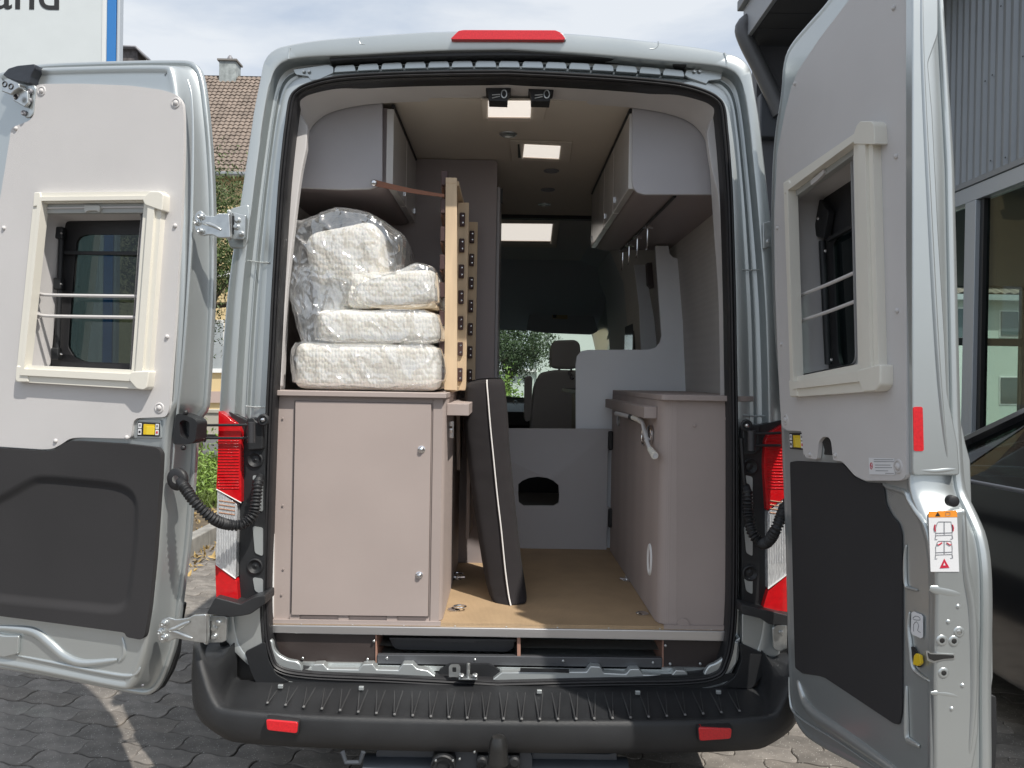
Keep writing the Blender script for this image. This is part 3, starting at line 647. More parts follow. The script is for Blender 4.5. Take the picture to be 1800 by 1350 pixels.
def dplate(P, pts, h, th, m, name, par, r=.004, bevel=.002, holes=(), seg=2):
    mb = MB(); pxplate(mb, pts, P, h, th, holes=holes, r=r); return mb.build(name, m, par, bevel=bevel, seg=seg)
def relief(P, pts, h, wd, ht, m, name, par, k=6):
    """low rounded pressing along a path on a sheet"""
    C = catmull([P.px(x, y, h) for x, y in pts], k); n = len(C); L = []
    for i, c in enumerate(C):
        t = (C[min(n - 1, i + 1)] - C[max(0, i - 1)]).normalized(); sd = P.n.cross(t).normalized(); e = math.sin(math.pi * (i + .5) / n) ** .4
        L.append([c + sd * wd * math.cos(a) * e + P.n * ht * math.sin(a) * e for a in [math.pi * j / 8 for j in range(9)]])
    mb = MB(); mb.loops(L, closed=False); return mb.build(name, m, par, smooth=60)
def pushpin(P, x, y, h, m, par, r=.007, ring=0):
    mb = MB(); c = P.px(x, y, h)
    if ring: mb.lathe(c, P.n, [(.017, 0), (.0155, .0022), (.0125, .002), (.0115, -.0005), (.0085, -.0005), (.008, .003), (.005, .0055), (0, .006)], 20)
    else: mb.lathe(c, P.n, [(r, 0), (r, .0025), (r * .7, .005), (0, .006)], 16)
    return mb.build('trim_clip', m, par, smooth=60)
# ---- left door
outL = [(14, 126), (60, 113), (200, 108), (325, 105.5), (345, 110), (358, 132), (366, 190), (373, 270), (377, 350), (378, 430), (377, 520), (372, 620), (367, 700), (365, 722), (350, 738), (347, 765), (344, 820), (339, 887), (334, 950), (328, 1000), (321, 1052), (317, 1086), (311, 1130), (300, 1165), (284, 1205), (268, 1220), (250, 1222), (160, 1203), (80, 1187), (0, 1174), (-45, 1168), (-52, 1150), (-40, 1000), (-32, 700), (-20, 450), (-4, 300), (6, 200)]
holeL = [(74, 372), (252, 369), (246, 430), (231, 655), (228, 664), (44, 656)]
doorL, uvL, _ = door('rear_door', 'left rear door swung back beside the body', DL, outL, holeL,
    [(.012, -.105), (.0, -.095), (0, -.082), (.004, -.078), (.012, -.078), (.016, -.082), (.021, -.076), (.030, -.060), (.040, -.026), (.046, -.008), (.052, -.0), (.060, .001), (.068, -.004), (.080, -.004)], -.085, -.105)
TL = [(62, 150), (75, 147.5), (140, 147), (230, 150.5), (285, 158), (310, 166), (321, 180), (323, 205), (323, 260), (321, 330), (317, 420), (312, 500), (307, 580), (301, 660), (297, 720), (292, 733), (240, 735), (234, 742), (230, 768), (226, 771), (140, 769), (122, 771), (108, 781), (93, 789), (75, 790), (0, 785), (-36, 783), (-30, 600), (-12, 420), (8, 300), (20, 224), (50, 213), (58, 205)]
tl = dplate(DL, TL, .010, .012, M['trim'], 'trim_panel', doorL, r=.014, bevel=.004, holes=[holeL], seg=3)
darkL = [(-40, 787), (0, 788), (80, 793), (97, 790), (112, 779), (128, 775), (226, 781), (276, 787), (283, 795), (281, 840), (271, 980), (262, 1070), (254, 1118), (248, 1125), (222, 1120), (219, 1112), (100, 1096), (0, 1083), (-45, 1078)]
dish = [(-44, 885), (0, 868), (50, 838), (72, 832), (215, 845), (245, 870), (246, 930), (238, 1010), (226, 1085), (0, 1062), (-44, 1056)]
dsh = resample(rnd2([Vector(DL.uv(DL.px(x, y, .017))).to_2d() for x, y in dish], .085, 8), 160)
_uv = [Vector(DL.uv(DL.px(x, y, .017))) for x, y in darkL]; _uv = rnd2(_uv, .012)
mb = MB(); mb.plate([DL.at(p.x, p.y, .017) for p in _uv], [[DL.at(p.x, p.y, .017) for p in dsh]], DL.n, .018)
mb.loops([[DL.at(p.x, p.y, .017 - .012 * (.5 - .5 * math.cos(math.pi * t / 8))) for p in inset2(dsh, .034 * t / 8)] for t in range(9)] + [[DL.at(p.x, p.y, .005) for p in inset2(dsh, e)] for e in (.0345, .036)] + [[sum((DL.at(p.x, p.y, .005) for p in dsh), Vector()) / len(dsh) + (DL.at(p.x, p.y, .005) - sum((DL.at(q.x, q.y, .005) for q in dsh[:1]), Vector())) * 0 for p in dsh]])
dl = mb.build('lower_panel', M['felt'], doorL, smooth=70)

# sunken field of the dark panel: a soft step
def softdish(P, pts, h, depth, wd, m, name, par):
    uv = [Vector(P.uv(P.px(x, y, h))).to_2d() for x, y in pts]; uv = resample(rnd2(uv, .05, 6), 140)
    L = []
    for j in range(9):
        t = j / 8; L.append([P.at(p.x, p.y, h + .0006 - depth * 0 + depth * (.5 - .5 * math.cos(math.pi * t))) for p in inset2(uv, wd * t)])
    mb = MB(); mb.loops(L, capb=True); return mb.build(name, m, par, smooth=80)

for x, y, g in ((73, 160, 1), (309, 181, 1), (28, 226, 0), (7, 401, 0), (308, 397, 0), (294, 592, 0), (280, 717, 1), (98, 775, 0), (223, 769, 0)):
    pushpin(DL, x, y, .010, M['trim'], doorL, ring=g)
# pressed swages on the bare sheet
relief(DL, [(330, 140), (337, 170), (340, 230), (339, 330), (335, 450), (326, 590), (318, 680), (310, 745), (302, 840)], -.003, .006, .006, M['silver'], 'door_swage', doorL)
relief(DL, [(-20, 1103), (30, 1106), (62, 1112), (88, 1132), (115, 1155), (150, 1166), (207, 1160)], -.004, .017, .012, M['silver'], 'door_swage', doorL)
relief(DL, [(28, 1152), (100, 1166), (170, 1180), (222, 1188), (240, 1184), (248, 1172)], -.004, .007, .006, M['silver'], 'door_swage', doorL)
relief(DL, [(215, 1120), (219, 1140), (217, 1155), (208, 1164)], -.004, .007, .006, M['silver'], 'door_swage', doorL)
dplate(DL, [(-20, 1112), (8, 1118), (32, 1118), (30, 1150), (6, 1156), (-20, 1150)], .008, .012, M['silver'], 'pressed_pad', doorL, r=.006, bevel=.004)
dplate(DL, [(248, 1203), (252, 1203), (252, 1207), (248, 1207)], -.002, .004, M['inkgrey'], 'drain_plug', doorL)
# dark lower cladding on the outside of the skin
dplate(DL, [(318, 1060), (322, 1062), (317, 1090), (311, 1150), (301, 1180), (284, 1210), (266, 1222), (200, 1210), (220, 1130), (300, 1060)], -.106, .02, M['bumper'], 'outer_cladding', doorL, r=.01)
def blindframe(D, outer, inner, hole, par, blind_y, sgn):
    """cream frame with a roller blind round the door window, built bar by bar"""
    lab = ('window_frame_bar',)
    n = 4
    outp = outer; inp = inner
    names = []
    for i in range(4):
        a, b = i, (i + 1) % 4
        # profile: two stepped strips per side
        for (t0, t1, h) in ((0.0, .45, .030), (.40, .78, .038), (.74, 1.0, .026)):
            def mixp(k, t): return (outp[k][0] + (inp[k][0] - outp[k][0]) * t, outp[k][1] + (inp[k][1] - outp[k][1]) * t)
            q = [mixp(a, t0), mixp(b, t0), mixp(b, t1), mixp(a, t1)]
            dplate(D, q, h, h - .008, M['cream'], 'window_frame', par, r=.0015, bevel=.004, seg=3)
    return
innerL = [(76, 357), (253, 355), (231, 650), (46, 642)]
outerL = [(60, 339), (286, 336), (260, 685), (27, 671)]
blindframe(DL, outerL, innerL, holeL, doorL, 0, -1)
def corner(D, pts, h, par): dplate(D, pts, h, .034, M['cream'], 'frame_corner', par, r=.006, bevel=.004, seg=3)
corner(DL, [(59, 338), (70, 337), (74, 356), (72, 361), (57, 364)], .034, doorL); corner(DL, [(262, 336), (280, 336), (287, 341), (285, 371), (254, 360), (250, 350)], .041, doorL)
corner(DL, [(28, 642), (44, 646), (48, 652), (50, 672), (30, 672), (26, 668)], .034, doorL); corner(DL, [(230, 653), (262, 652), (258, 682), (252, 686), (240, 684), (226, 668)], .041, doorL)
dplate(DL, [(76, 358), (253, 357), (252, 374), (75, 375)], .012, .02, mat('blind_cassette', (.36, .37, .36), .45), 'blind_cassette', doorL, r=.002)
dplate(DL, [(75, 364), (252, 362), (252, 365), (75, 367)], .016, .006, M['greyplastic'], 'cassette_groove', doorL, r=.001, bevel=.001)
dplate(DL, [(148, 361), (174, 361), (176, 364), (174, 373), (169, 370), (156, 370), (149, 373), (147, 366)], .021, .012, mat('blind_handle', (.50, .50, .47), .45), 'blind_handle', doorL, r=.002)
dplate(DL, [(46, 642), (231, 650), (229, 660), (44, 653)], .010, .03, mat('reveal_bottom', (.30, .30, .31), .6), 'window_sill', doorL, r=.001)
# window unit: black border with clear middle, set deep in the reveal
H1 = -.088
fritL = [(60, 350), (280, 350), (268, 700), (20, 690)]
clearL = [(134, 424), (140, 416), (154, 412), (260, 412), (262, 640), (150, 636), (130, 628), (119, 610), (122, 560)]
dplate(DL, fritL, H1, .012, M['rubber'], 'window_surround', doorL, r=.01, holes=[clearL])
dplate(DL, clearL, H1 - .003, .006, M['glass_dark'], 'window_glass', doorL, r=.012, bevel=0)
# inner reveal walls (light grey) of the window hole
rv = MB(); hl = [Vector(DL.uv(DL.px(x, y, -.004))) for x, y in holeL]; hl = inset2(rnd2(hl, .03, 5), .002)
rv.loops([[DL.at(p.x, p.y, .002) for p in hl], [DL.at(p.x + 0, p.y, -.05) for p in inset2(hl, .006)], [DL.at(p.x, p.y, -.086) for p in inset2(hl, .012)]]); rv.build('window_reveal', M['trim'], doorL)
def stay(D, y0, y1, x, par, h, n_=3):
    mb = MB(); a = D.px(x, y0, h); b = D.px(x - (y1 - y0) * .035, y1, h); mb.tube([a, b], .0085, 12)
    mb.build('window_stay', M['black'], par)
    for t in (0, .42, 1.0):
        c = a.lerp(b, t); m2 = MB(); m2.box((c.x - .016, c.y - .012, c.z - .02), (c.x + .010, c.y + .012, c.z + .02)); m2.build('stay_bracket', M['black'], par, bevel=.005)
        m3 = MB(); m3.lathe(D.px(x + 0, y0 + (y1 - y0) * t, h + .014), D.n, [(.004, 0), (.003, .003), (0, .004)], 10); m3.build('stay_screw', M['chrome'], par)
stay(DL, 410, 622, 108, doorL, -.070)
mb = MB(); pxplate(mb, [(112, 441), (252, 442), (252, 449), (112, 447)], DL, -.075, .012); mb.build('window_catch_bar', M['black'], doorL, bevel=.002)
for y in (519, 556):
    rod(DL, [(66, y - 3), (78, y - 1), (105, y), (245, y + 2)], -.006, .0052, M['greyplastic'], 'window_rail', doorL)
    mb = MB(); mb.lathe(DL.px(68, y - 2, -.01), DL.u * -1, [(.010, -.012), (.011, 0), (0, .001)], 14); mb.build('rail_flange', M['greyplastic'], doorL)
# handle pocket in yellow
def emblem(D, pts, par, h):
    (x0, y0), (x1, y1), (x2, y2), (x3, y3) = pts
    def lerp(u, v): 
        a = (x0 + (x1 - x0) * u, y0 + (y1 - y0) * u); b = (x3 + (x2 - x3) * u, y3 + (y2 - y3) * u); return (a[0] + (b[0] - a[0]) * v, a[1] + (b[1] - a[1]) * v)
    def quad(u0, v0, u1, v1): return [lerp(u0, v0), lerp(u1, v0), lerp(u1, v1), lerp(u0, v1)]
    dplate(D, quad(0, 0, 1, 1), h, .006, M['ink'], 'release_surround', par, r=.002)
    dplate(D, quad(.27, .14, .76, .88), h + .002, .006, M['yellow'], 'release_button', par, r=.001)
    dplate(D, quad(.40, .30, .76, .88), h + .003, .004, mat('painted_lit_yellow', (.80, .60, .05), .25), 'button_face', par, r=.001, bevel=.001)  # brighter yellow copy puts the light on the button into the colour
    for u0, u1 in ((.03, .18), (.82, .97)):
        for v0, v1 in ((.08, .44), (.5, .9)):
            dplate(D, quad(u0, v0, u1, v1), h + .001, .002, M['print'], 'release_label', par, r=.001, bevel=0)
        dplate(D, quad(u0 + .03, .62, u1 - .04, .78), h + .0018, .001, M['inkred'] if u0 > .5 else M['ink'], 'label_mark', par, r=0, bevel=0)
        dplate(D, quad(u0 + .03, .16, u1 - .04, .30), h + .0018, .001, M['inkgrey'], 'label_mark', par, r=0, bevel=0)
dplate(DL, [(236, 737), (282, 738), (284, 771), (234, 770)], .001, .006, M['silver'], 'release_recess', doorL, r=.006)
emblem(DL, [(242, 741.5), (280.5, 743.5), (279.5, 767.5), (241, 766.5)], doorL, .004)
# check-strap box
dplate(DL, [(309, 728), (318, 727), (340, 735), (347, 742), (343, 776), (330, 781), (304, 781)], .004, .05, M['black'], 'check_strap_box', doorL, r=.008, bevel=.006, seg=3, holes=[[(315, 742), (322, 738), (333, 742), (332, 772), (321, 770), (317, 765)]])
dplate(DL, [(314, 737), (334, 740), (333, 775), (313, 772)], -.028, .02, M['chrome'] if False else mat('grey_steel_in_box', (.25, .27, .28), .25, .8), 'check_strap_plate', doorL)
for x, y in ((326, 725), (322, 787)):
    mb = MB(); mb.lathe(DL.px(x, y, .0), DL.n, [(.008, -.004), (.008, .002), (.004, .006), (0, .006)], 14); mb.build('box_bolt', M['rubber'], doorL)
# cable grommet on the door
mb = MB(); mb.lathe(DL.px(313, 842, .0), DL.n, [(.034, -.004), (.035, .006), (.030, .012), (.012, .012)], 28); mb.build('cable_grommet', M['rubber'], doorL, smooth=60)
# ---- hinges
def hinge(pts_arm, pts_body, Yb, bolts, bbolts, slot=None, D=DL, h0=.006):
    """leaf plate on the door plus plate on the pillar, joined by a knuckle"""
    a = dplate(D, pts_arm, h0, .010, M['zinc'], 'door_hinge', van, r=.006, bevel=.003, seg=3)
    b = dplate(YP(Yb), pts_body, 0, .012, M['zinc'], 'hinge_plate', a, r=.005, bevel=.003, seg=3)
    if slot: dplate(YP(Yb), slot, .004, .004, M['rubber'], 'hinge_slot', a, r=.002, bevel=0)
    for x, y in bolts:
        mb = MB(); mb.lathe(D.px(x, y, h0), D.n, [(.012, -.001), (.011, .003), (.008, .004), (.008, .010), (.005, .012), (.003, .010), (0, .010)], 12); mb.build('hinge_bolt', M['zinc'], a)
    for x, y in bbolts:
        mb = MB(); mb.lathe(YP(Yb).px(x, y), (0, -1, 0), [(.011, -.001), (.010, .003), (.0075, .004), (.0075, .010), (.005, .011), (0, .010)], 12); mb.build('hinge_bolt', M['zinc'], a)
    return a
hg = hinge([(342, 378), (345, 373), (352, 369), (359, 377), (361, 379), (376, 380), (383, 375), (402, 375), (405, 418), (383, 418), (374, 413), (362, 413), (356, 415), (348, 413), (342, 402)],
      [(401, 373), (412, 373), (424, 377), (431, 378), (432, 380), (431, 418), (428, 421), (411, 421), (401, 416)], -.035,
      ((354, 381), (348, 391), (354, 406)), ((418, 387), (416, 399), (424, 411)), [(407, 380), (411, 379), (410, 411), (406, 411)])
relief(DL, [(357, 393), (367, 394), (378, 398), (388, 404)], .007, .006, .006, M['zinc'], 'hinge_pressing', hg)
rod(YP(-.045), [(401, 373), (404, 376), (404, 416), (402, 418)], 0, .007, M['zinc'], 'hinge_pin', hg)
hg = hinge([(278, 1098), (284, 1089), (296, 1085), (308, 1089), (320, 1088), (332, 1086), (340, 1081), (362, 1080), (362, 1131), (340, 1128), (322, 1125), (310, 1122), (296, 1128), (283, 1131), (277, 1122)],
      [(361, 1081), (374, 1083), (393, 1082), (399, 1085), (397, 1127), (390, 1130), (361, 1131)], -.055,
      ((290, 1095), (284, 1110), (290, 1120)), ((384, 1095), (377, 1104), (377, 1119)), [(367, 1093), (371, 1092), (370, 1124), (366, 1125)])
relief(DL, [(296, 1107), (308, 1105), (322, 1098), (334, 1093)], .007, .007, .006, M['zinc'], 'hinge_pressing', hg)
relief(DL, [(296, 1107), (312, 1112), (326, 1118), (338, 1122)], .007, .006, .005, M['zinc'], 'hinge_pressing', hg)
rod(YP(-.065), [(364, 1082), (365, 1092), (364, 1124), (362, 1131)], 0, .008, M['zinc'], 'hinge_pin', hg)
dplate(YP(-.004), [(437, 358), (404, 366), (398, 380), (400, 424), (404, 436), (430, 438), (436, 424), (440, 380)], 0, .03, M['silver'], 'hinge_recess', van, r=.01, bevel=.006)
hg = hinge([(1358, 1104), (1366, 1098), (1380, 1098), (1382, 1140), (1370, 1146), (1360, 1140)], [(1361, 1100), (1378, 1097), (1384, 1100), (1384, 1140), (1372, 1146), (1361, 1140)], -.03, (), ((1372, 1111),), D=YP(-.03), h0=.006)
hg = hinge([(1341, 392), (1356, 388), (1356, 432), (1342, 438)], [(1345, 392), (1357, 390), (1357, 434), (1345, 438)], -.03, (), ((1350, 425),), D=YP(-.03), h0=.006)
# ---- check straps: thin rods reaching from the pillar
for s in (-1, 1):
    P = YP(-.05)
    if s < 0:
        pts = [((357, 747.5), (440, 747)), ((356, 770), (440, 770))]; blk = [(434, 735), (446, 734), (449, 740), (462, 745), (462, 790), (434, 792), (430, 768)]; loop = (463, 738)
    else:
        pts = [((1372, 761), (1322, 763)), ((1372, 783), (1322, 783))]; blk = [(1306, 756), (1322, 747), (1336, 747), (1338, 790), (1326, 800), (1306, 800)]; loop = (1312, 748)
    q = dplate(YP(-.03), blk, 0, .045, M['black'], 'check_strap_mount', van, r=.006, bevel=.005)
    for a, b in pts: rod(P, [a, b], 0, .0042, M['black'], 'check_strap_rod', q)
    x = pts[0][0][0]
    if s < 0: rod(P, [(x, 744), (x + 2, 748), (x + 2, 770), (x, 775)], 0, .008, M['black'], 'check_strap_end', q)
    rod(YP(-.075), [(442 if s < 0 else 1321, 742 if s < 0 else 757), (442 if s < 0 else 1321, 778 if s < 0 else 792)], 0, .012, mat('worn_black_steel', (.07, .07, .075), .35, .5), 'check_strap_roller', q, seg=14)
    mb = MB(); c = YP(-.045).px(*loop); mb.tube([c + Vector((math.cos(t) * .014, 0, math.sin(t) * .014)) for t in [i * math.pi / 8 for i in range(16)]], .006, 8, closed=True); mb.lathe(c, (0, -1, 0), [(.010, -.01), (.009, .004), (0, .006)], 12); mb.build('check_strap_bolt', M['zinc'] if s > 2 else M['black'], q)
    mb = MB(); mb.lathe(c - Vector((0, .006, 0)), (0, -1, 0), [(.008, 0), (.006, .004), (0, .005)], 12); mb.build('bolt_head', M['chrome'], q)
# ---- corrugated cable sleeves
def sleeve(P3, name='cable_sleeve'):
    C = catmull(P3, 26); r = []; d = 0
    # resample evenly
    D_ = [0]
    for i in range(1, len(C)): D_.append(D_[-1] + (C[i] - C[i - 1]).length)
    n = int(D_[-1] / .0022); out = []; j = 0
    for i in range(n):
        t = D_[-1] * i / (n - 1)
        while j < len(C) - 2 and D_[j + 1] < t: j += 1
        out.append(C[j].lerp(C[j + 1], (t - D_[j]) / (D_[j + 1] - D_[j]))); r.append(.0150 + .0030 * math.sin(2 * math.pi * t / .0105))
    m = min(12, n // 8)
    for i in range(m): r[i] = .0125; r[-1 - i] = .0125
    mb = MB(); mb.tube(out, r, 14); return mb.build(name, M['black'], van, smooth=80)
sleeve([DL.px(316, 846, .012), DL.px(324, 856, .03), YP(-.20).px(345, 885), YP(-.18).px(375, 912), YP(-.12).px(400, 922), YP(-.09).px(425, 922), YP(-.07).px(445, 905), YP(-.06).px(451, 875), YP(-.045).px(453, 850), YP(-.01).px(457, 838)])
sleeve([YP(-.02).px(1311, 855), YP(-.05).px(1314, 868), YP(-.06).px(1316, 905), YP(-.09).px(1322, 935), YP(-.12).px(1338, 955), YP(-.16).px(1352, 950), YP(-.2).px(1366, 925), DR.px(1384, 880, -.03)])
rod(YP(-.03), [(1303, 770), (1308, 840), (1312, 856)], 0, .006, M['black'], 'cable', van)
# ---- latch bracket and rubber at the far top of the left door
q = dplate(DL, [(52, 206), (44, 207), (41, 199), (46, 178), (49, 150), (60, 149), (63, 155), (58, 200)], .014, .01, M['silver'], 'latch_flange', doorL, r=.004)
for x, y in ((54, 161), (53, 177), (43, 199)):
    mb = MB(); mb.lathe(DL.px(x, y, .016), DL.n, [(.009, 0), (.009, .004), (.006, .008), (.003, .006), (0, .006)], 12); mb.build('latch_screw', M['inkgrey'], doorL)
dplate(DL, [(22, 156), (30, 153), (48, 160), (49, 181), (43, 188), (22, 176)], .030, .012, M['zinc'], 'latch_cover', doorL, r=.004, bevel=.003)
dplate(DL, [(4, 142), (14, 139), (33, 147), (34, 154), (24, 160), (19, 166), (2, 160)], .045, .03, M['zinc'], 'latch_block', doorL, r=.003, bevel=.003)
for x, y in ((8, 148), (19, 152), (28, 170)):
    mb = MB(); mb.lathe(DL.px(x, y, .046), DL.n, [(.010, 0), (.008, .002), (.004, -.004), (0, -.004)], 14); mb.build('latch_hole', M['rubber'], doorL)
dplate(DL, [(4, 131), (14, 120), (30, 115), (61, 112), (61, 120), (54, 134), (52, 147), (44, 145), (20, 140), (12, 137)], .028, .05, mat('crumpled_rubber', (.03, .035, .045), .4, bump=.8, bscale=40), 'top_rubber_cap', doorL, r=.006, bevel=.008, seg=3)
# ================= right door
outR = [(1560, -160), (1500, -70), (1455, 0), (1422, 36), (1383, 82), (1374, 118), (1372, 165), (1358, 245), (1353, 375), (1355, 500), (1360, 600), (1370, 700), (1373, 800), (1377, 900), (1380, 1000), (1382, 1100), (1385, 1200), (1390, 1250), (1402, 1282), (1424, 1306), (1510, 1352), (1600, 1406), (1630, 1424), (1640, 1400), (1638, 1200), (1642, 1060), (1638, 960), (1618, 900), (1603, 868), (1600, 830), (1600, 600), (1600, 300), (1600, 0), (1600, -160)]
holeR = [(1388, 344), (1499, 262), (1508, 640), (1398, 662)]
doorR, uvR, _ = door('rear_door', 'right rear door swung open towards the viewer', DR, outR, holeR,
    [(-.001, -.150), (-.006, -.142), (-.006, -.130), (-.004, -.124), (.002, -.122), (.000, -.116), (-.004, -.085), (-.004, -.030), (.0, -.010), (.004, -.002), (.010, .0), (.016, -.003), (.022, -.003)], 0.0, -.15, chk=2, fz_=lambda z: .86 if z < 1.2 else .86 - .09 * (z - 1.2) / .25 if z < 1.45 else .77 - .09 * (z - 1.45) / .55 if z < 2.0 else max(.48, .68 - .45 * (z - 2.0)))
TR = [(1585, -150), (1540, -72), (1492, 0), (1440, 68), (1404, 122), (1392, 150), (1380, 195), (1366, 270), (1361, 375), (1362, 500), (1368, 650), (1371, 710), (1374, 750), (1384, 757), (1409, 758), (1412, 800), (1418, 805), (1436, 808), (1439, 776), (1446, 768), (1456, 768), (1461, 776), (1464, 809), (1480, 811), (1490, 822), (1502, 836), (1520, 845), (1583, 845), (1592, 838), (1593, 760), (1593, 400), (1593, 0), (1593, -150)]
tr = dplate(DR, TR, .010, .012, M['trim'], 'trim_panel', doorR, r=.010, bevel=.004, holes=[holeR], seg=3)
darkR = [(1388, 812), (1400, 810), (1480, 814), (1490, 824), (1502, 838), (1522, 848), (1549, 849), (1554, 862), (1556, 885), (1566, 905), (1579, 920), (1584, 938), (1585, 1000), (1585, 1250), (1580, 1274), (1570, 1272), (1450, 1192), (1438, 1188), (1410, 1184), (1397, 1174), (1395, 1100)]
dr = dplate(DR, darkR, .002, .005, M['felt'], 'lower_panel', doorR, r=.008, bevel=.002)
for x, y, g in ((1398, 147, 0), (1572, 14, 0), (1576, 275, 0), (1578, 546, 0), (1367, 401, 0), (1374, 605, 0), (1381, 738, 1), (1424, 799, 0), (1469, 800, 0), (1579, 820, 1)):
    pushpin(DR, x, y, .010, M['trim'], doorR, ring=g, r=.006)
innerR = [(1387, 338), (1500, 252), (1508, 640), (1396, 663)]
outerR = [(1377, 321), (1533, 213), (1546, 687), (1390, 698)]
blindframe(DR, outerR, innerR, holeR, doorR, 0, 1)
corner(DR, [(1376, 322), (1386, 316), (1390, 326), (1384, 338), (1378, 342)], .034, doorR); corner(DR, [(1506, 219), (1512, 213), (1531, 213), (1536, 219), (1538, 254), (1500, 253), (1499, 240)], .041, doorR)
corner(DR, [(1386, 668), (1398, 670), (1402, 697), (1388, 697)], .034, doorR); corner(DR, [(1507, 650), (1547, 640), (1547, 676), (1538, 687), (1516, 689), (1508, 668)], .041, doorR)
dplate(DR, [(1388, 338), (1500, 254), (1500, 272), (1389, 352)], .014, .02, mat('blind_cassette_right', (.36, .37, .36), .45), 'blind_cassette', doorR, r=.002)  # same tone as the cassette on the left door
dplate(DR, [(1424, 318), (1447, 297), (1448, 304), (1440, 313), (1436, 317), (1425, 326)], .022, .010, M['greyplastic'], 'blind_handle', doorR, r=.002)
dplate(DR, [(1396, 663), (1508, 640), (1508, 650), (1397, 673)], .006, .03, mat('reveal_bottom_right', (.33, .32, .32), .6), 'window_sill', doorR, r=.001)  # slightly lighter tone than the sill on the left door
rv = MB(); hl = [Vector(DR.uv(DR.px(x, y, -.004))) for x, y in holeR]; hl = inset2(rnd2(hl, .03, 5), .002)
rv.loops([[DR.at(p.x, p.y, .002) for p in hl], [DR.at(p.x, p.y, -.06) for p in inset2(hl, .006)], [DR.at(p.x, p.y, -.10) for p in inset2(hl, .010)]]); rv.build('window_reveal', M['trim'], doorR)
fritR = [(1395, 330), (1600, 210), (1620, 720), (1400, 720)]
clearR = [(1464, 428), (1472, 415), (1488, 402), (1530, 380), (1534, 640), (1490, 648), (1476, 640), (1472, 622)]
dplate(DR, fritR, -.100, .012, M['rubber'], 'window_surround', doorR, r=.01, holes=[clearR])
dplate(DR, clearR, -.104, .006, M['glass_dark'], 'window_glass', doorR, r=.012, bevel=0)
dplate(DR, [(1440, 350), (1456, 372), (1448, 420), (1434, 415), (1432, 395)], -.075, .02, M['black'], 'window_catch', doorR, r=.006)
mb = MB(); mb.tube([DR.px(1445, 424, -.08), DR.px(1451, 540, -.08), DR.px(1456, 640, -.08)], .010, 12); mb.build('window_stay', M['black'], doorR)
for x, y in ((1438, 384), (1451, 441), (1462, 632)):
    mb = MB(); mb.lathe(DR.px(x, y, -.06), DR.n, [(.005, 0), (.004, .003), (0, .005)], 12); mb.build('stay_screw', M['chrome'], doorR)
mb = MB(); pxplate(mb, [(1453, 418), (1504, 390), (1504, 397), (1453, 425)], DR, -.08, .012); mb.build('window_catch_bar', M['black'], doorR, bevel=.002)
for a, b in (((1407, 521), (1503, 479)), ((1408, 566), (1505, 529))):
    rod(DR, [a, (a[0] + 6, a[1] - 4), ((a[0] + b[0]) / 2, (a[1] + b[1]) / 2), b], -.006, .0050, M['greyplastic'], 'window_rail', doorR)
# yellow release, finger recess, sticker on the trim
emblem(DR, [(1387, 761), (1411, 761), (1413, 791), (1388, 789)], doorR, .004)
dplate(DR, [(1444, 775), (1450, 768), (1458, 770), (1461, 780), (1462, 800), (1448, 799), (1449, 790)], -.0, .003, M['black'], 'finger_recess', doorR, r=.003)
st = dplate(DR, [(1527, 804.5), (1571, 806), (1573, 834.5), (1528, 834)], .0115, .001, M['print'], 'notice_sticker', doorR, r=.001, bevel=0)
P_ = DR
for x0, x1, y in ((1536, 1570, 808), (1536, 1571, 811.5), (1538, 1565, 817.5), (1538, 1568, 822), (1539, 1561, 827.5), (1556, 1571, 832)):
    dplate(DR, [(x0, y - .6), (x1, y - .4), (x1, y + .6), (x0, y + .5)], .0119, .0004, M['inkgrey'], 'notice_line', doorR, r=0, bevel=0)
mb = MB(); c = DR.px(1531.5, 819, .0122); mb.tube([c + DR.u * math.cos(t) * .0045 + Vector((0, 0, math.sin(t) * .0075)) for t in [i * math.pi / 10 for i in range(20)]], .0007, 4, closed=True); mb.tube([DR.px(1529.5, 815.5, .0122), DR.px(1533.5, 822.5, .0122)], .0007, 4); mb.build('notice_pictogram', M['inkred'], doorR)
# raised swages on the shell beside the dark panel
relief(DR, [(1594, 958), (1592, 975), (1592, 1010), (1594, 1030), (1600, 1034), (1614, 1038)], -.002, .005, .006, M['silver'], 'door_swage', doorR)
relief(DR, [(1594, 1205), (1594, 1260), (1595, 1295), (1602, 1303), (1618, 1312)], -.002, .008, .008, M['silver'], 'door_swage', doorR)
relief(DR, [(1600, 1075), (1598, 1100), (1602, 1140), (1606, 1172), (1618, 1186), (1636, 1198)], -.002, .006, .007, M['silver'], 'door_swage', doorR)
relief(DR, [(1403, 1196), (1410, 1220), (1418, 1238), (1436, 1258), (1480, 1288), (1540, 1330), (1590, 1366)], -.004, .017, .014, M['silver'], 'door_swage', doorR)
relief(DR, [(1387, 1190), (1389, 1230), (1396, 1252), (1420, 1272), (1470, 1302), (1540, 1350)], -.001, .004, .005, M['silver'], 'door_swage', doorR)
relief(DR, [(1553, 849), (1562, 856), (1592, 866), (1600, 880), (1612, 900), (1628, 925), (1634, 960)], -.003, .007, .008, M['silver'], 'door_swage', doorR)
for x, y in ((1561, 855), (1566, 862), (1572, 868), (1568, 850), (1575, 856)):
    pass
mb = MB()
for i in range(7):
    for j in range(6 - abs(i - 3)):
        x = 1556 + i * 2.6; y = 850 + j * 4 + i * 1.5
        mb.lathe(DR.px(x, y, -.0015), DR.n, [(.0012, 0), (0, .0002)], 5)
o = mb.build('drain_grille', M['inkgrey'], doorR); o['kind'] = 'stuff'
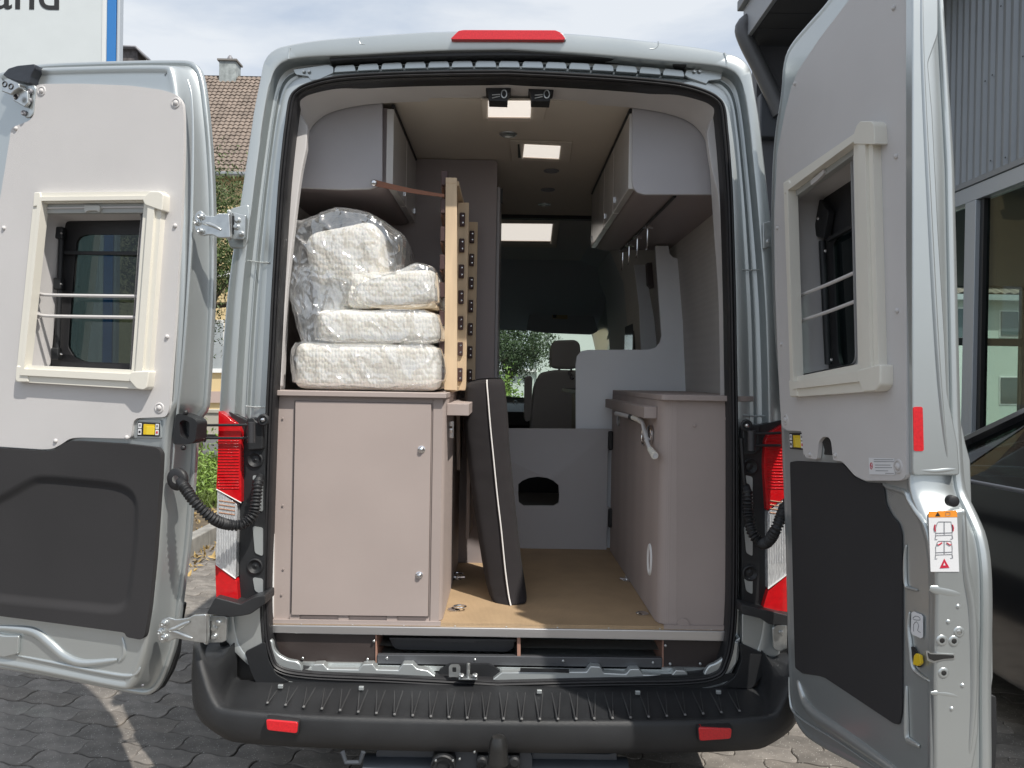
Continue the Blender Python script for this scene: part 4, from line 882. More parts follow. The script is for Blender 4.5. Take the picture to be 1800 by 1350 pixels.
st = dplate(DR, [(1602, 1077), (1606, 1075), (1619, 1080), (1622, 1084), (1622, 1120), (1618, 1122), (1603, 1115), (1601, 1110)], .0012, .001, M['print'], 'door_sticker', doorR, r=.001, bevel=0)
rod(DR, [(1605, 1086), (1610, 1083), (1616, 1085), (1617, 1090), (1606, 1089), (1605, 1086)], .0015, .0007, M['inkgrey'], 'sticker_mark', doorR, seg=4, cm=2)
rod(DR, [(1606, 1110), (1606, 1098), (1611, 1093), (1615, 1100), (1613, 1108), (1618, 1112)], .0015, .0007, M['inkgrey'], 'sticker_mark', doorR, seg=4, cm=2)
dplate(DR, [(1599, 1138), (1606, 1136), (1614, 1152), (1620, 1168), (1616, 1174), (1606, 1168)], .0015, .002, M['rubber'], 'catch_slot', doorR, r=.003, bevel=0)
dplate(DR, [(1606, 1152), (1610, 1148), (1616, 1152), (1618, 1166), (1612, 1171), (1604, 1168)], .009, .008, M['yellow'], 'catch_lever', doorR, r=.003)
# free-edge face of the right door: stickers, reflector, holes. Its plane faces the viewer
e0 = DR.px(1600, 500, -.01); e1 = Vector((e0.x + .12, e0.y - .0, 0)); 
EP = Plane((e0.x, e0.y - .034, 0), (1, 0, 0))
e2 = DR.px(1641, 1060, -.01); EPU = EP; EPL = Plane((e2.x, e2.y - .016, 0), (1, 0, 0))
def eplate(pts, h, m, name, r=.003, th=.003, bevel=0, par=doorR):
    return dplate(EPL if min(p[1] for p in pts) > 850 else EPU, pts, h, th, m, name, par, r=r, bevel=bevel)
# pressed facing strip of the free edge (follows the bulge downwards)
eplate([(1604, -160), (1645, -160), (1650, 0), (1650, 60), (1632, 110), (1640, 200), (1650, 400), (1662, 600), (1666, 690), (1676, 740), (1684, 780), (1688, 836), (1606, 836), (1604, 830)], .010, M['silver'], 'edge_facing', r=.01, th=.03, bevel=.006)
eh = .0115
eplate([(1605, 717), (1608, 715), (1620, 715), (1622, 717), (1624, 791), (1622, 793), (1609, 793), (1606.5, 791)], eh, M['redmark'], 'edge_reflector', th=.002)
st = eplate([(1632, 899), (1682, 898), (1686, 1005), (1636, 1005)], eh, M['print'], 'warning_sticker', r=.001, th=.001)
eplate([(1632, 898.5), (1682, 897.5), (1683, 909), (1632.5, 909.5)], eh + .0005, M['orange'], 'sticker_header', r=0, th=.0006)
eplate([(1644, 907.5), (1653, 907.5), (1648.5, 900)], eh + .001, M['ink'], 'sticker_triangle', r=0, th=.0005)
def eline(pts, m=M['inkred'], w_=.0005, name='sticker_drawing'):
    mb = MB(); mb.tube([EPL.px(x, y, eh + .0008) for x, y in pts], w_, 4, cap=False); mb.build(name, m, doorR)
eline([(1663, 900), (1670, 900.5), (1670, 906), (1662, 906.5), (1663, 900)], M['inkgrey'])
def vandraw(y, flip):
    eline([(1645, y), (1648, y - 9), (1650, y - 11), (1672, y - 11), (1674, y), (1674, y + 12), (1645, y + 13), (1645, y)], M['inkgrey']); eline([(1660, y - 11), (1660, y + 12)], M['inkgrey']); eline([(1645, y + 9), (1674, y + 8)], M['inkgrey'])
    eline([(1645, y + 13), (1644, y + 20), (1648, y + 20)], M['inkgrey']); eline([(1674, y + 13), (1675, y + 19), (1671, y + 19)], M['inkgrey'])
    if flip: eline([(1644, y - 6), (1642.5, y), (1644, y + 6)], w_=.0013); eline([(1674, y - 6), (1676, y), (1675, y + 6)], w_=.0013)
    else: eline([(1656, y - 8), (1650, y - 4), (1648, y - 5)], w_=.0013); eline([(1664, y - 8), (1670, y - 4), (1672, y - 5)], w_=.0013)
vandraw(928, 1); vandraw(962, 0)
eplate([(1652, 999), (1669, 998), (1660, 982)], eh + .0008, M['inkred'], 'sticker_triangle', r=0, th=.0005)
eplate([(1658, 994), (1662, 994), (1660, 989)], eh + .0013, M['print'], 'sticker_triangle', r=0, th=.0005)
mb = MB(); mb.lathe(EPL.px(1675, 881, .010), EP.n, [(.012, -.01), (.0115, .004), (.008, .006), (0, .006)], 20); mb.build('blanking_plug', M['rubber'], doorR)
for x, y, r in ((1686, 1111, .006), (1656, 1126, .005), (1677, 1127, .005), (1659, 1183, .005)):
    mb = MB(); mb.lathe(EPL.px(x, y, .0105), EP.n, [(.012, -.001), (.010, .0012), (.006, .0006), (.0055, .0006)], 18); mb.build('bolt_dimple', M['silver'], doorR, smooth=60)
    mb = MB(); mb.lathe(EPL.px(x, y, .0112), EP.n, [(.0052, 0), (.004, .0006), (0, .0004)], 14); mb.build('bolt_hole', M['ink'] if y > 1112 else M['zinc'], doorR)
eplate([(1627, 1145), (1632, 1144), (1636, 1148), (1678, 1150), (1679, 1159), (1662, 1160), (1640, 1165), (1630, 1161)], eh, M['zinc'], 'latch_slot_rim', r=.002, th=.002)
eplate([(1631, 1147), (1636, 1150), (1677, 1152), (1677, 1157), (1660, 1158), (1642, 1162), (1633, 1158)], eh + .001, M['ink'], 'latch_slot', r=.002, th=.002)
for x, y in ((1684, 1066), (1667, 1093), (1692, 1205), (1673, 1246)):
    mb = MB(); mb.lathe(EPL.px(x, y, .010), EP.n, [(.005, 0), (.003, .002), (0, .0025)], 12); mb.build('weld_spot', M['silver'], doorR)
# horizontal and vertical swages of the edge face
Ee = EP
relief(Ee, [(1612, 826), (1640, 828), (1664, 826), (1684, 824)], .008, .006, .003, M['silver'], 'edge_swage', doorR)
eplate([(1640, 905), (1700, 893), (1706, 985), (1716, 1040), (1722, 1100), (1724, 1200), (1722, 1290), (1712, 1350), (1690, 1420), (1644, 1420), (1643, 1200), (1646, 1060), (1644, 960)], .010, M['silver'], 'edge_facing', r=.01, th=.03, bevel=.008)
relief(EPL, [(1634, 1034), (1660, 1040), (1694, 1046)], .0085, .010, .0022, M['silver'], 'edge_swage', doorR)
relief(EPL, [(1636, 1218), (1664, 1220), (1690, 1226)], .0085, .006, .002, M['silver'], 'edge_swage', doorR)
relief(EPL, [(1692, 900), (1696, 1000), (1708, 1080), (1710, 1220), (1702, 1330)], .006, .009, .010, M['silver'], 'edge_swage', doorR)
relief(Ee, [(1619, -100), (1620, 100), (1634, 400), (1646, 620), (1656, 740), (1664, 810)], .006, .006, .009, M['silver'], 'edge_swage', doorR)
# outer skin lip of the right door on the free side, with its jogs, and the cladding foot
Ek = Plane((e0.x, e0.y + .018, 0), (1, 0, 0))
def eskin(pts, m, name, h, th): dplate(Ek, pts, h, th, m, name, doorR, r=.004, bevel=.003)
eskin([(1604, -160), (1652, -160), (1656, 0), (1658, 50), (1650, 100), (1642, 108), (1646, 120), (1654, 300), (1664, 500), (1673, 620), (1681, 735), (1692, 750), (1698, 780), (1706, 810), (1709, 900), (1712, 960), (1722, 1010), (1740, 1075), (1745, 1100), (1746, 1190), (1742, 1220), (1734, 1228), (1732, 1300), (1720, 1360), (1690, 1430), (1604, 1430)], M['silver'], 'door_skin_edge', 0, .022)
eskin([(1733, 1226), (1744, 1222), (1752, 1225), (1753, 1300), (1746, 1420), (1700, 1420), (1718, 1360), (1731, 1300)], M['bumper'], 'outer_cladding', -.004, .02)
eskin([(1646, 112), (1652, 130), (1668, 400), (1682, 640), (1686, 738), (1680, 735), (1666, 500), (1653, 260)], M['rubber'], 'edge_gasket', -.012, .01)
# ================================================================== FITTED FURNITURE
def prism(pts, axis, a, b):
    """closed 2-D outline swept between a and b along an axis ('y' or 'x')"""
    f = (lambda u, v, t: Vector((u, t, v))) if axis == 'y' else (lambda u, v, t: Vector((t, u, v)))
    n = len(pts); m = MB(); m.add([f(u, v, a) for u, v in pts] + [f(u, v, b) for u, v in pts], [tuple(range(n)), tuple(range(2 * n - 1, n - 1, -1))] + [(i, (i + 1) % n, n + (i + 1) % n, n + i) for i in range(n)]); return m
def r2(pts, r, k=5): return [(p.x, p.y) for p in rnd2([Vector(q) for q in pts], r, k)]
def knob(P, x, y, h, par, r=.0095):
    m = MB(); m.lathe(P.px(x, y, h), P.n, [(r * 1.3, 0), (r * 1.3, .002), (r, .003), (r, .005), (r * .8, .009), (r * .4, .011), (0, .0115)], 20); return m.build('push_knob', M['chrome'], par, smooth=60)
CT = 1.462
# ---- left cupboard
lc = empty('storage_cupboard', (-.47, .6, .70), 'tall greige cupboard on the left with a large flush door, mattresses stacked on top', 'cupboard')
xi = YP(.05).px(780, 900).x; xo = -.760
mb = MB(); pts = [(xo, .055), (xi - .03, .055), (xi - .015, .059), (xi - .004, .070), (xi, .085), (xi, 1.30), (xo, 1.30)]
n = len(pts); mb.add([Vector((x, y, .702)) for x, y in pts] + [Vector((x, y, CT - .018)) for x, y in pts], [tuple(range(n)), tuple(range(2 * n - 1, n - 1, -1))] + [(i, (i + 1) % n, n + (i + 1) % n, n + i) for i in range(n)])
mb.build('carcass', M['laminate'], lc, smooth=50)
P = YP(.053)
dplate(P, [(519, 705), (758, 710), (752, 1084), (512, 1081)], .010, .010, M['laminate'], 'cupboard_door', lc, r=.002, bevel=.0015)
dplate(P, [(518, 704.2), (759.3, 709.2), (753.8, 1085), (511, 1082)], .001, .003, mat('painted_gap_shade', (.12, .10, .095), .8), 'door_gap', lc, r=.001, bevel=0)  # dark plate paints the shade in the gap round the door
dplate(P, [(762, 694), (779, 695), (771, 1100), (756, 1098)], .0025, .003, M['laminate'], 'corner_post', lc, r=.001, bevel=.001)
for x, y in ((741, 790), (737, 1011)): knob(P, x, y, .010, lc)
for x, y in ((518, 1084), (604, 1086), (689, 1088)):
    mb = MB(); mb.lathe(P.px(x, y, .002), P.n, [(.018, 0), (.017, .002), (0, .002)], 24); mb.build('cover_cap', M['laminate'], lc)
for x, y in ((491, 735), (491, 888), (489, 1045), (492, 1000)):
    mb = MB(); mb.lathe(P.px(x + 6, y, .002), P.n, [(.004, 0), (.0035, .0006), (0, .001)], 14); mb.build('screw_cap', M['laminate'], lc)
mb = MB(); mb.box((xo - .012, .030, CT - .018), (xi + .004, 1.30, CT)); mb.build('worktop', M['laminate'], lc, bevel=.003)
mb = MB(); mb.box((xi + .001, .10, 1.385), (xi + .075, 1.25, 1.425)); mb.build('bed_rest', M['laminate'], lc, bevel=.002)
mb = MB(); mb.box((xo, .044, .690), (xi - .004, .0545, .7035)); mb.build('plinth_strip', M['laminate'], lc)
# white pillar cover strip left of the cupboard
mb = MB(); pxplate(mb, [(472, 690), (486, 690), (482, 900), (480, 1098), (464, 1098), (465, 900)], YP(.048), 0, .02); mb.build('pillar_strip', M['white'], van, bevel=.003)
mb = MB(); pxplate(mb, [(1290, 695), (1284, 695), (1284, 1105), (1296, 1105), (1296, 900)], YP(.048), 0, .02); mb.build('pillar_strip', M['greyplastic'], van, bevel=.003)
# brackets and leaf door on the aisle side
for yy in (.22, .78):
    mb = MB(); mb.lathe((xi + .002, yy, 1.33), (1, 0, 0), [(.016, 0), (.016, .012), (.006, .014), (0, .014)], 14); mb.box((xi, yy - .01, 1.30), (xi + .018, yy + .01, 1.36)); mb.build('bed_latch', M['chrome'], lc, bevel=.002)
mb = MB(); mb.plate([Vector((xi + .02, y, z)) for y, z in ((.52, 1.37), (.74, 1.37), (.70, 1.20), (.60, 1.14))], [], Vector((1, 0, 0)), .015); mb.build('brace', M['laminate'], lc, bevel=.002)
mb = MB(); mb.box((xi + .045, .62, .86), (xi + .06, 1.08, 1.37)); mb.build('aisle_flap', M['laminate'], lc, bevel=.002)
# ---- right cupboard
rc = empty('storage_cupboard', (.65, .6, .70), 'greige cupboard on the right with rounded corner, bare worktop and a clipped crank', 'cupboard')
xr = .528; 
mb = MB(); pts = [(.795, .055), (xr + .04, .055), (xr + .022, .060), (xr + .008, .072), (xr, .095), (xr - .01, 1.17), (.87, 1.17)]
n = len(pts); mb.add([Vector((x, y, .702)) for x, y in pts] + [Vector((x, y, CT - .012)) for x, y in pts], [tuple(range(n)), tuple(range(2 * n - 1, n - 1, -1))] + [(i, (i + 1) % n, n + (i + 1) % n, n + i) for i in range(n)])
mb.build('carcass', M['laminate'], rc, smooth=50)
dplate(YP(.054), [(1189, 697), (1289, 700), (1286, 1106), (1189, 1104)], .001, .002, M['laminate'], 'rear_panel', rc, r=.001, bevel=.0006)
mb = MB(); pts = r2([(.80, .030), (xr + .0, .030), (xr - .005, .05), (xr - .012, 1.17), (.88, 1.17), (.88, .10)], .02); n = len(pts)
mb.add([Vector((x, y, CT - .012)) for x, y in pts] + [Vector((x, y, CT + .006)) for x, y in pts], [tuple(range(n)), tuple(range(2 * n - 1, n - 1, -1))] + [(i, (i + 1) % n, n + (i + 1) % n, n + i) for i in range(n)])
mb.build('worktop', M['laminate'], rc, bevel=.002)
mb = MB(); mb.box((xr - .045, .12, 1.385), (xr - .001, 1.16, 1.425)); mb.build('bed_rest', M['laminate'], rc, bevel=.002)
mb = MB(); mb.lathe(YP(.052).px(1158, 1105), (0, -1, 0), [(0, 0)], 6)
mb = MB(); mb.lathe(YP(.052).px(1201, 1098, .002), (0, -1, 0), [(.021, 0), (.020, .002), (0, .002)], 24); mb.build('cover_cap', M['laminate'], rc)
for x, y in ((1277, 736), (1221, 748), (1283, 1080)):
    mb = MB(); mb.lathe(YP(.052).px(x, y, .002), (0, -1, 0), [(.006, 0), (.005, .0015), (0, .002)], 14); mb.build('screw_cap', M['laminate'], rc)
mb = MB(); mb.box((xr + .02, .044, .690), (.795, .0545, .7035)); mb.build('plinth_strip', M['laminate'], rc)
XR = Plane((xr, 0, 0), (0, 1, 0))
# latch fittings on the aisle wall
def xc_(x, y, X): return hit(x, y, Vector((X, 0, 0)), Vector((1, 0, 0)))
def onring(c, r0, r1, tr, name, m, par, ax='x'):
    mb = MB(); mb.tube([c + Vector((0, math.cos(t) * r0, math.sin(t) * r1)) for t in [i * math.pi / 12 for i in range(24)]], tr, 8, closed=True); return mb.build(name, m, par)
c = Vector((xr - .004, .20, 1.325)); mb = MB(); mb.lathe(c, (-1, 0, 0), [(.034, 0), (.034, .008), (.026, .014), (.010, .016), (0, .016)], 24); mb.build('bed_latch', M['chrome'], rc, smooth=50)
onring(c + Vector((-.01, .10, -.01)), .028, .036, .004, 'latch_ring', M['chrome'], rc)
c = Vector((xr - .008, .95, 1.335)); mb = MB(); mb.lathe(c, (-1, 0, 0), [(.026, 0), (.026, .006), (.016, .010), (0, .010)], 20); mb.build('bed_latch', M['zinc'], rc, smooth=50)
c = Vector((xr + .0, .20, .885)); onring(c, .030, .050, .007, 'cable_outlet', M['white'], rc)
mb = MB(); mb.lathe(c + Vector((.002, 0, 0)), (-1, 0, 0), [(.030, 0), (.028, .002), (0, .002)], 20); mb.build('outlet_plate', M['zinc'], rc)
# ---- awning crank clipped on the cupboard wall
cr_ = empty('awning_crank', (xr - .04, .4, 1.3), 'light grey folded awning crank clipped to the aisle wall of the right cupboard', 'crank')
a = xc_(1084, 726, xr - .03); b_ = xc_(1118, 733, xr - .03); Pk = [YP(.75).px(1083, 727), YP(.55).px(1107, 732)]
mb = MB(); mb.tube([YP(.70).px(1083, 727), YP(.44).px(1110, 733)], .009, 12); mb.build('sleeve', M['greyplastic'], cr_)
mb = MB(); mb.tube([YP(.45).px(1109, 733), YP(.39).px(1114, 735)], .012, 12); mb.build('joint', M['rubber'], cr_)
mb = MB(); mb.tube([YP(.39).px(1113, 734), YP(.31).px(1122, 737), YP(.27).px(1128, 742)], [.010, .011, .009], 12); mb.build('elbow', M['cream'], cr_)
mb = MB(); mb.tube(catmull([YP(.31).px(1121, 736), YP(.26).px(1129, 742), YP(.23).px(1132, 755), YP(.18).px(1137, 775), YP(.14).px(1141, 786), YP(.11).px(1146, 793)], 5), .0072, 12); mb.build('crank_arm', M['greyplastic'], cr_)
mb = MB(); mb.tube([YP(.13).px(1143, 790), YP(.045).px(1151, 801)], [.010, .0125], 16); mb.build('crank_grip', M['cream'], cr_)
c = YP(.042).px(1152, 801.5); mb = MB(); mb.lathe(c, (0, -1, 0), [(.0085, 0), (.0085, .0015), (.005, .0015), (.004, .0005), (.0015, .0005), (.0015, .002), (0, .002)], 18); mb.build('grip_end', M['greyplastic'], cr_)
mb = MB(); mb.box((xr - .04, .72, 1.395), (xr - .01, .75, 1.42)); mb.build('clip', M['rubber'], cr_)
# ---- overhead lockers
def locker(side, far, label):
    g = empty('overhead_locker', (side * .62, .7, 2.1), label, 'locker')
    if side < 0: pts = [(527, 330), (520, 326), (528, 300), (536, 250), (546, 222), (566, 202), (600, 189), (640, 182), (672, 179), (672, 318), (668, 325), (650, 332), (600, 333)]
    else: pts = [(1112, 182), (1150, 187), (1185, 196), (1212, 206), (1232, 222), (1242, 244), (1250, 290), (1259, 342), (1132, 342), (1120, 338), (1113, 330), (1111, 318)]
    E = YP(.20)
    sec = [E.px(x, y) for x, y in pts]; sec2 = [(p.x, p.z) for p in sec]
    dplate(E, pts, .004, .016, M['locker'], 'end_panel', g, r=.004, bevel=.003)
    xf = -.424 if side < 0 else .454; zb = 2.150 if side < 0 else 2.150
    s = side
    # underside and rounded nose as one carcass running forward
    car = [(s * .86, 2.182), (abs(xf) * s + s * .04, 2.176), (abs(xf) * s + s * .012, 2.182), (abs(xf) * s + s * .001, 2.195), (abs(xf) * s + s * .0, 2.205), (abs(xf) * s, 2.46), (s * .70, 2.46), (s * .82, 2.30), (s * .86, 2.20)]
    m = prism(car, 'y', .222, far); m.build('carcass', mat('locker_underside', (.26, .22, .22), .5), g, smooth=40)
    nd_ = 2; L_ = (far - .21) / nd_
    doors = [(.204, .55), (.555, far)] if side < 0 else [(.204, .60), (.605, .90), (.905, far)]
    for a, b in doors:
        m = MB(); x0 = xf * 1.0; m.box((min(x0 - s * .026, x0 - s * .0005), a, 2.186), (max(x0 - s * .026, x0 - s * .0005), b - .006, 2.452)); q = m.build('locker_door', M['lockdoor'], g, bevel=.003)
        m = MB(); yy = b - .05; m.box((min(x0 - s * .031, x0 - s * .026), yy - .004, 2.215), (max(x0 - s * .031, x0 - s * .026), yy + .004, 2.240)); m.build('door_pull', M['chrome'], q, bevel=.002)
    m = MB(); m.tube([Vector((xf - s * .022, .21, 2.464)), Vector((xf - s * .022, far, 2.464))], .007, 8); m.build('top_joint', M['rubber'], g)
    return g
LL = locker(-1, .865, 'overhead locker on the left above the wrapped mattresses, strap fixed to its corner')
RL = locker(1, 1.42, 'long overhead locker on the right with hooks on a rail under it')
mb = MB(); mb.tube([Vector((.60, .24, 2.172)), Vector((.58, 1.40, 2.172))], .006, 8); mb.build('hook_rail', M['black'], RL)
for yy in (.72, .95, 1.16, 1.34):
    mb = MB(); x = .60 - (yy - .24) * .017; z = 2.165; mb.tube([Vector((x, yy, z)), Vector((x, yy, z - .03)), Vector((x, yy + .004, z - .085)), Vector((x - .004, yy, z - .10))], .0045, 8); mb.box((x - .02, yy - .006, z - .012), (x + .02, yy + .006, z)); mb.build('coat_hook', M['chrome'], RL)
# ---- wardrobe / washroom block behind the left locker
wd = empty('wardrobe', (-.2, 1.3, .70), 'full height greige wardrobe block reaching the ceiling behind the slatted frame', 'wardrobe')
mb = prism(r2([(-.86, .70), (-.86, 2.472), (-.055, 2.472), (-.045, 2.462), (-.045, .70)], .004), 'y', .885, 1.95); mb.build('carcass', mat('wardrobe_board', (.30, .262, .262), .55, weave=.05, wscale=2600), wd)
mb = MB(); mb.box((-.0449, .90, .72), (-.030, 1.60, 2.36)); mb.build('wardrobe_door', mat('wardrobe_edge', (.30, .29, .30), .5), wd, bevel=.004)
mb = MB(); mb.box((-.031, .93, 2.30), (-.02, .96, 2.36)); mb.build('door_hinge', M['rubber'], wd)
c = Vector((-.02, 1.1, 1.50)); mb = MB(); mb.tube([c + Vector((0, 0, .03)), c, c + Vector((.01, 0, -.02)), c + Vector((.018, 0, 0))], .003, 8); mb.build('robe_hook', M['ink'], wd)
mb = MB(); mb.box((-.30, .90, .703), (-.12, 1.1, .86)); mb.build('plinth', M['laminate'], wd)
# ---- low partition with the arched opening, tall light partition
pt = empty('partition_panel', (.12, 1.2, .70), 'low grey partition panel with an arched hatch at the end of the load floor', 'partition')
M['partition'] = mat('partition_board', (.47, .455, .465), .6, weave=.08, wscale=3000, bump=.1)
PY = YP(1.19)
arch = [(911, 870), (911, 851), (918, 845), (930, 840), (945, 838), (962, 840), (973, 845), (982, 853), (983, 873), (982, 884), (973, 889), (920, 889), (912, 883)]
dplate(PY, [(760, 752), (1078, 754), (1078, 783), (1069, 784), (1067, 890), (1078, 894), (1078, 920), (1067, 922), (1066, 969), (760, 966)], 0, .016, M['partition'], 'panel', pt, r=.003, bevel=.001, holes=[arch])
for y in (774, 910):
    mb = MB(); c = YP(1.14).px(1073, y); mb.box((c.x - .012, c.y - .02, c.z - .045), (c.x + .012, c.y + .01, c.z + .045)); mb.build('panel_catch', M['black'], pt, bevel=.008)
mb = MB(); mb.box((.40, 1.23, .70), (.60, 1.245, 1.28)); mb.build('backing_strip', M['laminate_lt'], pt)
lp = empty('tall_partition', (.6, 1.25, 1.3), 'tall pale blue grey partition board with a curved cut-out behind the right cupboard', 'partition')
PL_ = YP(1.225)
dplate(PL_, [(1152, 432), (1175, 432), (1177, 446), (1183, 452), (1198, 456), (1207, 462), (1212, 490), (1219, 560), (1222, 640), (1222, 760), (1012, 760), (1012, 640), (1014, 626), (1022, 617), (1034, 615), (1140, 614.5), (1152, 611), (1160, 602), (1163, 590), (1158, 520)], 0, .018, M['laminate_lt'], 'board', lp, r=.003, bevel=.0015)
dplate(YP(1.9), [(1115, 465), (1137, 465), (1140, 505), (1150, 560), (1155, 610), (1140, 640), (1128, 640), (1124, 540)], 0, .018, M['laminate_lt'], 'rear_board', lp, r=.003, bevel=.0015)
dplate(YP(1.85), [(1137, 462), (1156, 460), (1160, 500), (1145, 507), (1139, 500)], 0, .05, mat('brown_box', (.12, .10, .10), .5), 'side_box', lp, r=.003)
# kitchen block edge behind it with shiny fittings
kb = empty('kitchen_block', (.45, 1.8, .70), 'dark narrow kitchen block end with a small tap and socket beside the seat', 'kitchen unit')
mb = MB(); mb.box((.42, 1.28, .70), (.85, 2.3, 1.44)); mb.build('carcass', mat('kitchen_board', (.16, .15, .15), .5), kb)
mb = MB(); mb.box((.36, 1.30, 1.44), (.86, 2.35, 1.462)); mb.build('worktop', M['rubber'], kb, bevel=.002)
for x, y in ((1003, 656), (1006, 663)):
    mb = MB(); mb.lathe(YP(1.4).px(x, y), (-1, -1, 0), [(.014, 0), (.012, .008), (0, .012)], 14); mb.build('fitting', M['chrome'], kb)
# side window with blind in the sliding door
sw = MB(); c0 = hit(1112, 545, Vector((.88, 0, 0)), Vector((1, 0, 0)))
mb = MB(); mb.box((.855, 2.62, 1.60), (.885, 3.05, 2.02)); q = mb.build('side_window_frame', M['rubber'], van, bevel=.006)
mb = MB(); mb.box((.850, 2.66, 1.66), (.856, 3.01, 1.94)); mb.build('side_window_pane', mat('window_reflection_pane', (.20, .22, .23), .08, .6), q)
mb = MB(); mb.box((.848, 2.64, 1.94), (.856, 3.03, 2.0)); mb.build('blind_cassette', M['inkgrey'], q)
# ---- seat
st_ = empty('cab_seat', (.2, 3.4, .7), 'dark grey cab seat with headrest and armrest seen through the living space', 'seat')
def soft(name, pts, P, th, m, par, bev=.03, seg=4): return dplate(P, pts, 0, th, m, name, par, r=.03, bevel=bev, seg=seg)
SP = YP(3.2)
soft('headrest', [(970, 604), (976, 598), (1012, 597), (1020, 604), (1022, 640), (1018, 646), (1006, 649), (976, 648), (967, 643), (967, 620)], SP, .14, M['seat'], st_, .03)
soft('backrest', [(950, 655), (975, 650), (1030, 651), (1045, 670), (1045, 880), (930, 880), (932, 740), (938, 680)], SP, .18, M['seat'], st_, .03)
soft('armrest', [(922, 662), (934, 660), (936, 668), (934, 738), (925, 742), (921, 736)], YP(3.15), .08, M['seat'], st_, .01)
soft('seat_cushion', [(930, 830), (1045, 830), (1045, 900), (930, 900)], YP(3.4), .5, M['seat'], st_, .03)
for x in (983, 1004):
    mb = MB(); mb.tube([YP(3.27).px(x, 644), YP(3.27).px(x, 660)], .008, 8); mb.build('headrest_post', M['zinc'], st_)
mb = MB(); mb.box((.02, 3.1, .69), (.62, 3.8, .95)); mb.build('seat_base', M['black'], st_)
# ---- ceiling fittings
def skyl(name, lab, frame, pane, z, par=van):
    Z = Plane((0, 0, z), (1, 0, 0)); 
    g = empty(name, ZP(*frame[0], z), lab, 'skylight')
    def zpl(pts, dz, th, m, nm, bev=.002, holes=()):
        f = lambda l: [ZP(x, y, z) - Vector((0, 0, dz)) for x, y in l]
        mb = MB(); mb.plate(f(pts), [f(h) for h in holes], Vector((0, 0, -1)), th); return mb.build(nm, m, g, bevel=bev)
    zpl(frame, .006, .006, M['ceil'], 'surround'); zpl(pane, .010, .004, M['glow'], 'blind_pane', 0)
    a, b, c, d = pane; e = .18
    zpl([(a[0] + (d[0] - a[0]) * (1 - e), a[1] + (d[1] - a[1]) * (1 - e)), (b[0] + (c[0] - b[0]) * (1 - e), b[1] + (c[1] - b[1]) * (1 - e)), c, d], .015, .005, mat('skylight_bar', (.70, .62, .55), .6), 'blind_bar', .001)
    return g, zpl
g, z_ = skyl('roof_light', 'skylight nearest the rear, half hidden behind the two black catches', [(846, 172), (962, 172), (956, 209), (848, 208)], [(858, 174), (934, 174), (932, 207), (858, 206)], CZ - .001)
g, z_ = skyl('roof_light', 'small middle skylight with a dark slot beside it', [(896, 245), (1006, 248), (1002, 284), (900, 281)], [(922, 251), (985, 254), (982, 279), (919, 276)], CZ - .001)
z_([(910, 251), (913, 251), (916, 274), (911, 274)], .009, .003, M['ink'], 'slot', 0)
g, z_ = skyl('roof_light', 'large bright skylight over the cab end', [(850, 384), (985, 384), (978, 434), (850, 432)], [(860, 391), (971, 392), (967, 427), (860, 426)], CZ - .008)
for i, (x, y, m) in enumerate(((893, 235.5, 'zinc'), (969, 300, 'black'), (963, 333, 'black'), (957, 359, 'zinc'))):
    c = ZP(x, y, CZ - .001); mb = MB(); mb.lathe(c, (0, 0, -1), [(.036, 0), (.035, .004), (.028, .005), (.026, .001), (.010, .002), (0, .003)], 24)
    o = mb.build('ceiling_spotlight', M['zinc'] if m == 'zinc' else M['inkgrey'], None, smooth=40)
    tag(o, ['recessed ceiling spot between the rear and middle skylights', 'dark recessed ceiling spot just in front of the middle skylight', 'dark recessed ceiling spot between two others past the middle skylight', 'recessed ceiling spot closest to the dark ceiling joint'][i], 'ceiling light', 'recessed spots along the ceiling')
# ---- lashing eyes on the floor
for i, (x, y, lab) in enumerate(((798, 1072, 'lashing ring near the floor edge beside the left cupboard'), (1129, 1079, 'lashing ring near the floor edge beside the right cupboard'), (804, 1017, 'lashing ring at the foot of the left cupboard behind the cushion'), (1102, 1020, 'lashing ring at the far right by the cupboard foot'))):
    c = ZP(x, y, fz + .001); g = empty('lashing_ring', c, lab, 'tie-down ring', 'steel lashing rings on the load floor')
    mb = MB(); mb.lathe(c, (0, 0, 1), [(.022, 0), (.022, .003), (.016, .006), (.006, .006), (0, .005)], 18); mb.build('ring_base', M['chrome'], g, smooth=40)
    mb = MB(); d = Vector((.02, 0, .008)) if i < 2 else Vector((0, .0, .016)); mb.tube([c + d * (1.0 if i % 2 == 0 else -1.0) + Vector((math.cos(t) * .021, math.sin(t) * .017, .004)) for t in [k * math.pi / 10 for k in range(20)]], .0032, 8, closed=True); mb.build('ring', M['chrome'], g)
    if i >= 2:
        mb = MB(); 
        for k in range(4): t = k * math.pi / 2; mb.tube([c + Vector((0, 0, .004)), c + Vector((math.cos(t) * .03, math.sin(t) * .03, .006))], .006, 8)
        mb.build('ring_star', M['chrome'], g)
# ---- tray under the floor
q = empty('storage_tray', (-.05, .2, .6), 'black plastic tray pushed into the left underfloor slot', 'tray')
mb = MB(); P = YP(.10); pxplate(mb, [(684, 1121), (905, 1124), (903, 1139), (892, 1146), (700, 1142), (690, 1136)], P, 0, .3, r=.006); mb.build('tray_body', mat('tray_plastic', (.035, .037, .042), .4), q, bevel=.006)
mb = MB(); pxplate(mb, [(684, 1121), (908, 1124), (908, 1129), (845, 1127), (830, 1130), (770, 1129), (755, 1126), (684, 1125)], P, .006, .02); mb.build('tray_rim', mat('tray_rim', (.05, .052, .058), .35), q, bevel=.002)
